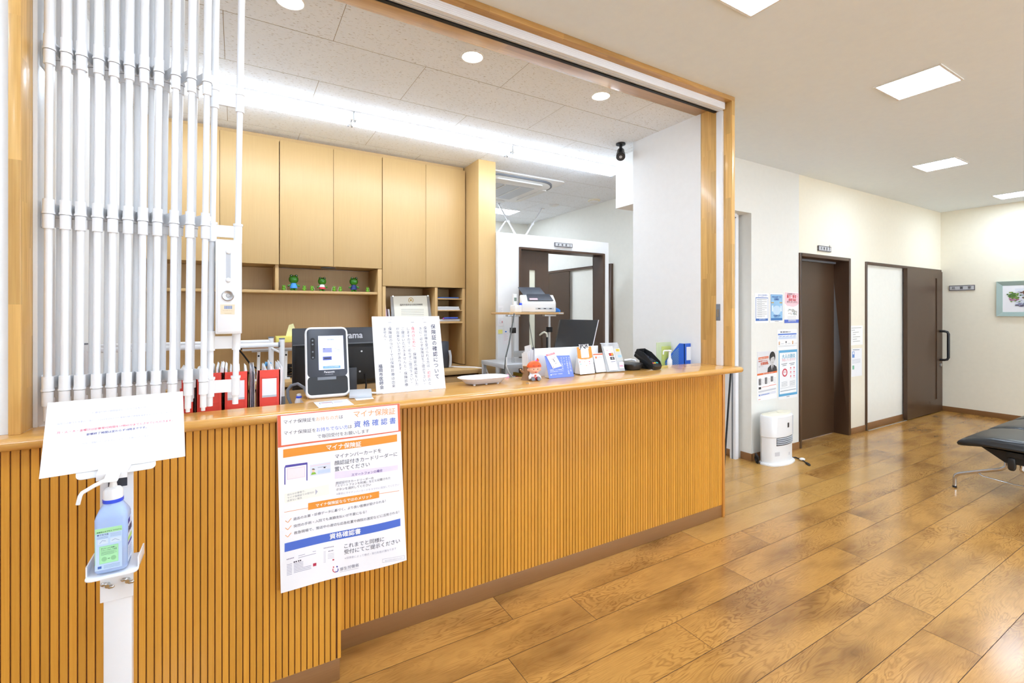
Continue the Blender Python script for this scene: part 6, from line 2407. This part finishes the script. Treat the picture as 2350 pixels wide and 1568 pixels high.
def n1(s):
    s.text('当院は以下の施設基準等に', (0.22, 0.075), (0.92, 0.075), (60, 110, 190), 0.0)
    s.text('適合している旨の届出を行っています', (0.22, 0.115), (0.85, 0.115), (60, 110, 190), 0.0)
    s.rect(0.06, 0.14, 0.95, 0.93, (58, 108, 184))
    s.rect(0.085, 0.165, 0.925, 0.85, (250, 250, 250), 2)
    for k in range(9):
        y = 0.21 + 0.07 * k
        s.line([(0.14, y), (0.86 - 0.15 * (k % 3 == 2), y)], 0.012, (110, 110, 116), 3)
        s.line([(0.18, y + 0.025), (0.5, y + 0.025)], 0.010, (150, 150, 156), 3)
    s.text('福岡市医師会', (0.3, 0.90), (0.75, 0.90), (210, 225, 245), 0, 3)


def n2(s):
    s.rect(0.05, 0.04, 0.95, 0.93, (60, 120, 186))
    s.rect(0.075, 0.05, 0.925, 0.85, (150, 196, 232), 2)
    s.text('先生お元気ですか', (0.15, 0.15), (0.85, 0.15), (70, 110, 180), 0.03, 3)
    s.text('定期健診', (0.3, 0.235), (0.68, 0.235), (70, 110, 180), 0.03, 3)
    s.rect(0.075, 0.30, 0.28, 0.34, (196, 170, 110), 3)
    s.rect(0.72, 0.30, 0.925, 0.34, (196, 170, 110), 3)
    s.ell(0.5, 0.58, 0.30, 0.16, (196, 220, 242), 3)
    s.rect(0.12, 0.42, 0.24, 0.62, (214, 230, 246), 3)
    s.rect(0.78, 0.42, 0.90, 0.62, (214, 230, 246), 3)
    s.text('大切な健康のために', (0.22, 0.78), (0.8, 0.78), (60, 100, 180), 0.01, 4)
    s.text('受けましょう', (0.32, 0.825), (0.68, 0.825), (60, 100, 180), 0.01, 4)
    s.rect(0.35, 0.955, 0.65, 0.97, (120, 130, 150), 2)


def n3(s):
    s.quad((0.03, 0.0), (1.0, 0.02), (1.0, 0.38), (0.03, 0.36), (246, 206, 214))
    s.poly([(0.05, 0.36), (0.2, 0.44), (0.6, 0.47), (0.85, 0.43), (0.98, 0.37)], (246, 206, 214))
    s.text('医療機関での', (0.2, 0.08), (0.7, 0.08), (130, 100, 110), 0, 3)
    s.text('暴力・暴言・', (0.16, 0.17), (0.9, 0.17), (232, 90, 100), 0.02, 3)
    s.text('迷惑行為は', (0.28, 0.27), (0.8, 0.27), (232, 90, 100), 0.02, 3)
    s.text('絶対に許しません', (0.16, 0.34), (0.9, 0.34), (130, 100, 110), 0, 3)
    rnd = random.Random(2)
    for k in range(26):
        x, y = rnd.uniform(0.2, 0.85), rnd.uniform(0.52, 0.74)
        s.ell(x, y, 0.045, 0.022, rnd.choice(((190, 196, 190), (206, 212, 206), (170, 176, 172), (214, 206, 200))), 2 + k % 3, 10)
    for k in range(3):
        s.line([(0.2, 0.79 + 0.035 * k), (0.8, 0.79 + 0.035 * k)], 0.008, (190, 186, 190), 2)
    s.rect(0.0, 0.89, 1.0, 1.0, (84, 112, 206))
    s.text('福岡県医師会', (0.25, 0.95), (0.8, 0.95), (230, 236, 250), 0.01, 3)


def n4(s):
    s.text('発熱・受診の 目安について', (0.14, 0.15), (0.66, 0.15), (60, 80, 120), 0.02)
    s.rect(0.03, 0.2, 0.97, 0.27, (96, 134, 214))
    s.rect(0.03, 0.30, 0.97, 0.48, (222, 232, 246))
    for k in range(5):
        s.line([(0.08 + 0.18 * k, 0.35), (0.2 + 0.18 * k, 0.33)], 0.02, (140, 160, 200), 3)
    s.line([(0.06, 0.43), (0.9, 0.42)], 0.012, (160, 176, 210), 3)
    for k, c in enumerate(((226, 180, 140), (90, 90, 96), (216, 170, 120))):
        x = 0.09 + 0.34 * k
        s.ell(x, 0.62, 0.035, 0.045, c, 2, 12)
        s.rect(x - 0.03, 0.66, x + 0.03, 0.74, (206, 160, 120) if k != 1 else (230, 230, 230), 2)
        s.line([(x + 0.08, 0.70), (x + 0.22, 0.70)], 0.014, (170, 170, 176), 2)
    s.line([(0.04, 0.80), (0.96, 0.80)], 0.012, (180, 184, 190), 2)
    s.line([(0.04, 0.84), (0.86, 0.84)], 0.010, (196, 198, 204), 2)


def n5(s):
    s.rect(0.0, 0.0, 1.0, 0.44, (224, 224, 226))
    # a person in a dark suit, head and shoulders
    s.poly([(0.50, 0.44), (0.53, 0.345), (0.66, 0.29), (0.82, 0.285), (0.97, 0.335), (1.0, 0.40), (1.0, 0.44)], (52, 52, 56), 2)
    s.poly([(0.68, 0.29), (0.75, 0.44), (0.82, 0.285)], (236, 236, 238), 3)
    s.poly([(0.735, 0.31), (0.775, 0.31), (0.785, 0.42), (0.755, 0.44), (0.73, 0.42)], (60, 60, 64), 4)
    s.rect(0.71, 0.25, 0.80, 0.31, (186, 184, 184), 3)
    s.ell(0.757, 0.130, 0.150, 0.118, (36, 36, 40), 4)
    s.ell(0.757, 0.185, 0.108, 0.095, (206, 204, 204), 5)
    s.poly([(0.635, 0.20), (0.615, 0.12), (0.68, 0.06), (0.80, 0.05), (0.88, 0.10), (0.89, 0.18), (0.86, 0.135), (0.79, 0.118), (0.72, 0.135), (0.665, 0.15)], (36, 36, 40), 6)
    s.rect(0.69, 0.165, 0.735, 0.172, (50, 50, 54), 7)
    s.rect(0.78, 0.162, 0.825, 0.169, (50, 50, 54), 7)
    s.rect(0.72, 0.235, 0.785, 0.241, (120, 90, 90), 7)
    s.quad((0.06, 0.115), (0.56, 0.10), (0.56, 0.145), (0.06, 0.165), (234, 116, 64), 2)
    s.text('帯状疱疹は予防できます', (0.09, 0.153), (0.53, 0.137), (250, 240, 230), 0.01, 3)
    s.text('帯状疱疹ワクチンの', (0.06, 0.21), (0.50, 0.20), (222, 110, 80), 0.02, 3)
    s.text('定期接種。', (0.16, 0.275), (0.56, 0.262), (222, 110, 80), 0.03, 3)
    s.text('始まりました', (0.07, 0.315), (0.3, 0.31), (120, 116, 118), 0.0, 3)
    s.quad((0.0, 0.445), (1.0, 0.425), (1.0, 0.46), (0.0, 0.482), (236, 112, 52), 2)
    s.text('対象となる方にお知らせです', (0.28, 0.47), (0.8, 0.458), (250, 236, 224), 0.01, 3)
    for k in range(3):
        x = 0.08 + 0.3 * k
        s.rect(x, 0.55 - 0.012 * k, x + 0.11, 0.68 - 0.012 * k - (0.02 if k == 2 else 0), (56, 56, 60), 2)
        for j in range(4):
            s.ell(x + 0.055, 0.567 + 0.03 * j - 0.012 * k, 0.03, 0.009, (200, 200, 204), 3, 10)
            s.line([(x + 0.14, 0.57 + 0.03 * j), (x + 0.26, 0.566 + 0.03 * j)], 0.006, (190, 190, 196), 2)
    s.rect(0.07, 0.72, 0.19, 0.765, (56, 56, 60), 2)
    s.line([(0.24, 0.73), (0.6, 0.72)], 0.008, (226, 130, 110), 2)
    s.line([(0.6, 0.715), (0.95, 0.705)], 0.010, (232, 110, 90), 2)
    s.quad((0.06, 0.80), (0.94, 0.775), (0.94, 0.81), (0.06, 0.835), (206, 208, 214), 2)
    s.quad((0.06, 0.86), (0.94, 0.835), (0.94, 0.885), (0.06, 0.915), (226, 228, 236), 2)
    s.rect(0.08, 0.875, 0.14, 0.90, (60, 100, 190), 3)
    s.line([(0.18, 0.887), (0.6, 0.875)], 0.014, (100, 130, 200), 3)
    s.line([(0.05, 0.972), (0.16, 0.968)], 0.012, (232, 150, 130), 2)


def n6(s):
    s.rect(0.02, 0.0, 1.0, 0.94, (92, 170, 216))
    s.rect(0.06, 0.05, 0.96, 0.89, (246, 248, 250), 2)
    s.text('大人の肺炎', (0.18, 0.165), (0.88, 0.165), (86, 176, 206), 0.01, 3)
    s.text('予防していますか？', (0.18, 0.225), (0.9, 0.225), (228, 130, 150), 0.0, 3)
    for x in (0.15, 0.56):
        s.line([(x, 0.285), (x + 0.30, 0.275)], 0.012, (120, 130, 140), 3)
        s.line([(x + 0.06, 0.315), (x + 0.26, 0.307)], 0.012, (130, 140, 150), 3)
    s.arc(0.33, 0.46, 0.09, 0.135, 0, 360, (208, 66, 90), 3, 24, 0.62)
    s.text('約95％', (0.25, 0.465), (0.41, 0.465), (208, 66, 90), 0.0, 3)
    for i in range(3):
        for j in range(2):
            s.ell(0.64 + 0.18 * j, 0.375 + 0.085 * i, 0.03, 0.017, (224, 90, 110), 3, 10)
            s.line([(0.60 + 0.18 * j, 0.41 + 0.085 * i), (0.68 + 0.18 * j, 0.408 + 0.085 * i)], 0.007, (226, 150, 160), 3)
    for x in (0.16, 0.58):
        for k in range(6):
            s.line([(x, 0.65 + 0.018 * k), (x + 0.30, 0.645 + 0.018 * k)], 0.006, (180, 186, 190), 3)
    s.line([(0.1, 0.775), (0.92, 0.765)], 0.004, (150, 160, 170), 3)
    s.line([(0.1, 0.835), (0.92, 0.825)], 0.014, (150, 164, 176), 3)
    s.rect(0.42, 0.955, 0.58, 0.965, (110, 120, 130), 2)


notice(1732, 673, 1764, 741, 'white notice framed in blue, leftmost of the top three', n1)
notice(1767, 673, 1797, 740, 'blue notice in the middle of the top three', n2)
notice(1800, 671, 1833, 741, 'white notice with a pink bubble, right of the top three', n3)
notice(1784, 757, 1829, 801, 'small landscape notice with a blue band in the middle row', n4)
notice(1737.5, 808, 1783, 914, 'notice with a grey photo of a person in a dark suit', n5)
notice(1786, 805, 1829.5, 911, 'notice framed in sky blue with a red ring, lower right', n6)


def memo(k):
    def f(s):
        if k == 0:
            for j, w in enumerate((0.8, 0.3, 0.6, 0.35, 0.7, 0.45, 0.7)):
                s.line([(0.12 if j < 2 else 0.22, 0.12 + 0.115 * j), (0.08 + w, 0.11 + 0.115 * j)], 0.024, (166, 164, 160))
        else:
            s.line([(0.12, 0.04), (0.75, 0.05)], 0.02, (100, 110, 130))
            s.rect(0.06, 0.10, 0.28, 0.32, (96, 140, 206))
            s.rect(0.1, 0.12, 0.24, 0.2, (236, 240, 248), 2)
            for j in range(4):
                s.line([(0.06, 0.40 + 0.04 * j), (0.85, 0.39 + 0.04 * j)], 0.010, (176, 184, 196))
            s.rect(0.08, 0.60, 0.25, 0.74, (120, 190, 160))
    return f


for k, (q, lab) in enumerate((((1950.5, 748, 1980, 791), 'small typed notice between the two brown doors, the upper one'), ((1954, 801, 1978, 862), 'narrow notice with a blue square between the two brown doors, the lower one'))):
    a, b = at(q[0], q[1], Y=YW), at(q[2], q[3], Y=YW)
    s = Sheet((a.x, YW, a.z), (b.x, YW, a.z), (b.x, YW, b.z), (a.x, YW, b.z), base=((251, 251, 248), (246, 247, 250))[k], thick=0.0012, step=0.0008)
    memo(k)(s)
    tag(s.build('door_notice'), lab, 'notice', 'notices between the two brown doors')

# framed picture on the end wall
pf_ = thing('framed_picture', 'framed garden scene with pale green frame on the end wall', 'picture', (XW - 0.02, 1.7, 1.35))
y1_ = at(2287, 700, X=XW - 0.02).y
zt, zb_ = at(2287, 647, X=XW - 0.02).z, at(2287, 726, X=XW - 0.02).z
y0_ = y1_ - 0.62
plain('frame_sage', (158, 178, 172), 0.35)
m = MB()
fw = 0.055
xo, xi = XW - 0.032, XW - 0.014


def fr(o, i):
    return


for (ya, za, yb, zb2, yc, zc, yd, zd) in ((y1_, zt, y0_, zt, y0_ + fw, zt - fw, y1_ - fw, zt - fw), (y1_, zb_, y0_, zb_, y0_ + fw, zb_ + fw, y1_ - fw, zb_ + fw), (y1_, zt, y1_, zb_, y1_ - fw, zb_ + fw, y1_ - fw, zt - fw), (y0_, zt, y0_, zb_, y0_ + fw, zb_ + fw, y0_ + fw, zt - fw)):
    m.hexa([(XW - 0.001, ya, za), (XW - 0.001, yb, zb2), (XW - 0.001, yc, zc), (XW - 0.001, yd, zd), (xo, ya, za), (xo, yb, zb2), (xi, yc, zc), (xi, yd, zd)])
m.build('frame', 'frame_sage', pf_, smooth=False)
s = Sheet((XW - 0.012, y1_ - fw, zt - fw), (XW - 0.012, y0_ + fw, zt - fw), (XW - 0.012, y0_ + fw, zb_ + fw), (XW - 0.012, y1_ - fw, zb_ + fw), thick=0.006, step=0.0006, base=(238, 238, 242))
rnd = random.Random(8)
s.rect(0.22, 0.12, 0.80, 0.80, (222, 226, 236))
for k in range(90):
    x, y = rnd.uniform(0.24, 0.78), rnd.uniform(0.2, 0.76)
    c = rnd.choice(((190, 190, 206), (210, 206, 214), (150, 160, 180), (120, 140, 100), (226, 226, 232)))
    s.ell(x, y, rnd.uniform(0.015, 0.04), rnd.uniform(0.01, 0.03), c, 2 + k % 4, 8)
for k in range(60):
    x, y = rnd.gauss(0.2, 0.05), rnd.gauss(0.38, 0.06)
    s.ell(x, y, 0.02, 0.025, rnd.choice(((96, 130, 60), (70, 110, 50), (130, 160, 80))), 6 + k % 3, 8)
for k in range(24):
    s.ell(rnd.gauss(0.22, 0.06), rnd.gauss(0.53, 0.025), 0.02, 0.02, rnd.choice(((190, 120, 160), (160, 90, 130), (120, 150, 70))), 9 + k % 2, 8)
for k in range(80):
    s.ell(rnd.gauss(0.5, 0.07), rnd.gauss(0.33, 0.10), 0.022, 0.024, rnd.choice(((120, 80, 70), (150, 100, 90), (96, 70, 60))), 6 + k % 3, 8)
for k in range(40):
    s.ell(rnd.uniform(0.24, 0.78), rnd.gauss(0.72, 0.03), 0.04, 0.018, rnd.choice(((110, 110, 140), (130, 130, 160), (90, 80, 90))), 6 + k % 3, 8)
s.build('print', pf_)

# ================================================================== HEATER
hx0, hx1, hy0, hy1 = 4.150, 4.545, 2.425, 2.565
ht = thing('fan_heater', 'white upright fan heater with black grille by the corridor wall', 'heater', (4.34, 2.5, 0))
plain('heater_white', (240, 240, 240), 0.3)


def hp(t, d, front):
    c = min(1.0, max(0.0, (abs(t) - 0.78) / 0.22))
    return d * (0.35 + 0.65 * math.sqrt(1 - c * c)) + front * (1 - t * t)


def oval(w, d, front, z, cx=4.345, cyb=2.570):
    """plan outline: flat back, bowed front"""
    out = []
    n = 36
    for i in range(n + 1):
        t = -math.cos(math.pi * i / n)
        out.append((cx + w / 2 * t, cyb - hp(t, d, front), z))
    r = 0.03
    out += [(cx + w / 2, cyb - r, z), (cx + w / 2 - r, cyb, z), (cx - w / 2 + r, cyb, z), (cx - w / 2, cyb - r, z)]
    return out


m = MB()
m.rings([oval(0.425, 0.115, 0.055, 0.0), oval(0.425, 0.115, 0.055, 0.012), oval(0.41, 0.11, 0.050, 0.02)])
m.build('base', 'heater_white', ht)
m = MB()
m.rings([oval(0.385, 0.10, 0.042, 0.018), oval(0.385, 0.10, 0.042, 0.250), oval(0.397, 0.106, 0.045, 0.256), oval(0.397, 0.106, 0.045, 0.435), oval(0.387, 0.10, 0.042, 0.445)])
m.build('body', 'heater_white', ht, ang=40)
m = MB()
m.rings([oval(0.36, 0.09, 0.036, 0.445), oval(0.34, 0.08, 0.03, 0.452)])
m.rings([[(4.46 + 0.085 * math.cos(t), 2.51 + 0.05 * math.sin(t), z) for t in (2 * math.pi * k / 20 for k in range(20))] for z in (0.449, 0.458)])
m.build('top_lid', 'paper_cream', ht)
ff = lambda x, d, fr_, w: 2.570 - hp((x - 4.345) / (w / 2), d, fr_)
N = 14
xs = [4.225 + 0.285 * i / N for i in range(N + 1)]
m = MB()
for a, b in zip(xs, xs[1:]):
    ya, yb = ff(a, 0.10, 0.042, 0.385), ff(b, 0.10, 0.042, 0.385)
    m.hexa([(a, ya - 0.001, 0.176), (b, yb - 0.001, 0.176), (b, yb + 0.001, 0.176), (a, ya + 0.001, 0.176), (a, ya - 0.001, 0.248), (b, yb - 0.001, 0.248), (b, yb + 0.001, 0.248), (a, ya + 0.001, 0.248)])
m.build('grille_back', 'matt_black', ht, smooth=False)
for r in range(4):
    m = MB()
    z = 0.186 + 0.0165 * r
    for a, b in zip(xs, xs[1:]):
        ya, yb = ff(a, 0.10, 0.042, 0.385) - 0.008, ff(b, 0.10, 0.042, 0.385) - 0.008
        m.hexa([(a, ya, z), (b, yb, z), (b, yb + 0.008, z + 0.004), (a, ya + 0.008, z + 0.004), (a, ya, z + 0.005), (b, yb, z + 0.005), (b, yb + 0.008, z + 0.009), (a, ya + 0.008, z + 0.009)])
    m.build('louvre', 'light_grey_plastic', ht, smooth=False)


def stick(x0, x1, z0, z1, mat, nm, d=0.105, fr_=0.045, w=0.395):
    m = MB()
    xs = [x0 + (x1 - x0) * i / 5 for i in range(6)]
    for a, b in zip(xs, xs[1:]):
        ya, yb = ff(a, d, fr_, w), ff(b, d, fr_, w)
        m.hexa([(a, ya - 0.002, z0), (b, yb - 0.002, z0), (b, yb + 0.001, z0), (a, ya + 0.001, z0), (a, ya - 0.002, z1), (b, yb - 0.002, z1), (b, yb + 0.001, z1), (a, ya + 0.001, z1)])
    return m.build(nm, mat, ht, smooth=False)


stick(4.358, 4.386, 0.335, 0.378, 'black_plastic', 'badge')
stick(4.470, 4.512, 0.255, 0.432, 'light_grey_plastic', 'side_window')
stick(4.21, 4.26, 0.085, 0.12, ink((206, 206, 210)), 'rating_label', 0.10, 0.042, 0.385)
stick(4.40, 4.42, 0.075, 0.10, ink((214, 214, 218)), 'round_sticker', 0.10, 0.042, 0.385)
m = MB()
m.tube([(4.14, 2.58, 0.04), (4.11, 2.56, 0.07), (4.10, 2.54, 0.05), (4.11, 2.56, 0.02), (4.13, 2.585, 0.05), (4.115, 2.57, 0.09), (4.10, 2.54, 0.07), (4.12, 2.56, 0.012), (4.155, 2.575, 0.012)], 0.010, 10)
m.build('coiled_cord', 'matt_black', ht)
a, b = at(1826, 1050, Z=0.008), at(1841, 1056, Z=0.008)
m = MB()
m.tube([(a.x - 0.06, a.y + 0.02, 0.012), a, b], 0.006, 8)
c_ = at(1851, 1063, Z=0.008)
d_ = at(1857, 1067, Z=0.008)
m.tube([b, c_], 0.005, 8)
m.tube([c_, d_, d_ + (d_ - c_).normalized() * 0.012], [0.010, 0.012, 0.008], 10)
m.build('mains_plug', 'matt_black', ht)
MB().ell(b + Vector((0, 0, 0.008)), (0.026, 0.018, 0.013), rot=Matrix.Rotation(R(-40), 3, 'Z')).build('plug_tag', 'plastic_white', ht)

# thin pole leaning in the passage
p0, p1 = at(1659, 1113, Z=0.0), at(1677, 855, Y=2.45)
tag(MB().tube([p0 + Vector((0, 0, 0.006)), p1], 0.0075, 10).build('leaning_pole', 'matt_black'), 'thin black pole leaning in the passage behind the counter end', 'pole')

# ================================================================== WAITING BENCH
bn = thing('waiting_bench', 'black leather bench of joined seats on bent steel legs at the right edge', 'bench', (6.0, 1.1, 0))
SPC = 0.64


def seat(x0, par):
    m = MB()
    n, k = 22, 9
    W_ = 0.60
    top, bot = [], []
    rr = []
    for i in range(k + 1):
        t = i / k
        x = x0 + W_ * t
        e = 1 - abs(2 * t - 1) ** 6
        ring = []
        for j in range(n):
            f = 2 * math.pi * j / n
            cy_, sy_ = math.cos(f), math.sin(f)
            y = 1.085 + 0.29 * math.copysign(abs(cy_) ** 0.55, cy_)
            yy = (y - 1.085) / 0.29
            zc = 0.405 + 0.030 * (1 - yy * yy) - 0.018 * max(0, yy) ** 2
            h = (0.040 if sy_ > 0 else 0.048) * (0.72 + 0.28 * e)
            crease = 0.012 * math.exp(-((yy - 0.25) / 0.06) ** 2) * (1 if sy_ > 0.5 else 0)
            z = zc + h * math.copysign(abs(sy_) ** 0.62, sy_) - crease
            ring.append((x if 0 < i < k else x + (0.012 if i == 0 else -0.012) * 0, y, z))
        rr.append(ring)
    # round the ends
    c0 = Vector((x0 - 0.008, 1.085, 0.415))
    first = [Vector((x0 - 0.010, 1.085 + (p[1] - 1.085) * 0.93, 0.412 + (p[2] - 0.412) * 0.55)) for p in rr[0]]
    last = [Vector((x0 + W_ + 0.010, 1.085 + (p[1] - 1.085) * 0.93, 0.412 + (p[2] - 0.412) * 0.55)) for p in rr[-1]]
    m.rings([first] + rr + [last])
    return m.build('seat', 'black_leather', par, ang=80)


for k in range(4):
    seat(4.80 + SPC * k, bn)
m = MB()
m.box(4.86, 4.80 + SPC * 4, 1.03, 1.12, 0.335, 0.375)
m.build('beam', 'matt_black', bn, bevel=0.004)
for xb in (4.93, 4.93 + SPC * 3 - 0.1):
    m = MB()
    m.prism([(xb - 0.05, 1.26, 0.372), (xb - 0.05, 0.90, 0.372), (xb - 0.05, 1.03, 0.285), (xb - 0.05, 1.13, 0.285)], (0.06, 0, 0))
    bk_ = m.build('bracket', 'matt_black', bn, bevel=0.004)
    m = MB()
    m.ell((xb - 0.045, 1.095, 0.285), (0.02, 0.022, 0.05), p=0.6)
    m.build('bracket_cap', 'black_plastic', bk_)
    dx = xb - 4.93
    for sgn in (1, -1):
        q = []
        base = ((1.135, 0.30), (1.135, 0.245), (1.165, 0.218), (1.30, 0.160), (1.395, 0.118), (1.418, 0.100), (1.425, 0.070), (1.425, 0.012))
        for y, z in base:
            yy = 1.095 + (y - 1.095) * sgn
            q.append((xb, yy, z))
        lg = MB().tube(q, 0.0125, 12).build('leg', 'steel', bn)
        yy = 1.095 + (1.425 - 1.095) * sgn
        MB().tube([(xb, yy, 0.0), (xb, yy, 0.014)], 0.0135, 12).build('foot_cap', 'matt_black', lg)
    MB().tube([(xb, 1.095 + 0.20, 0.158), (xb + 0.01, 1.095 + 0.17, 0.135), (xb + 0.012, 1.095, 0.122), (xb + 0.01, 1.095 - 0.17, 0.135), (xb, 1.095 - 0.20, 0.158)], 0.005, 8).build('tie_rod', 'steel', bn)
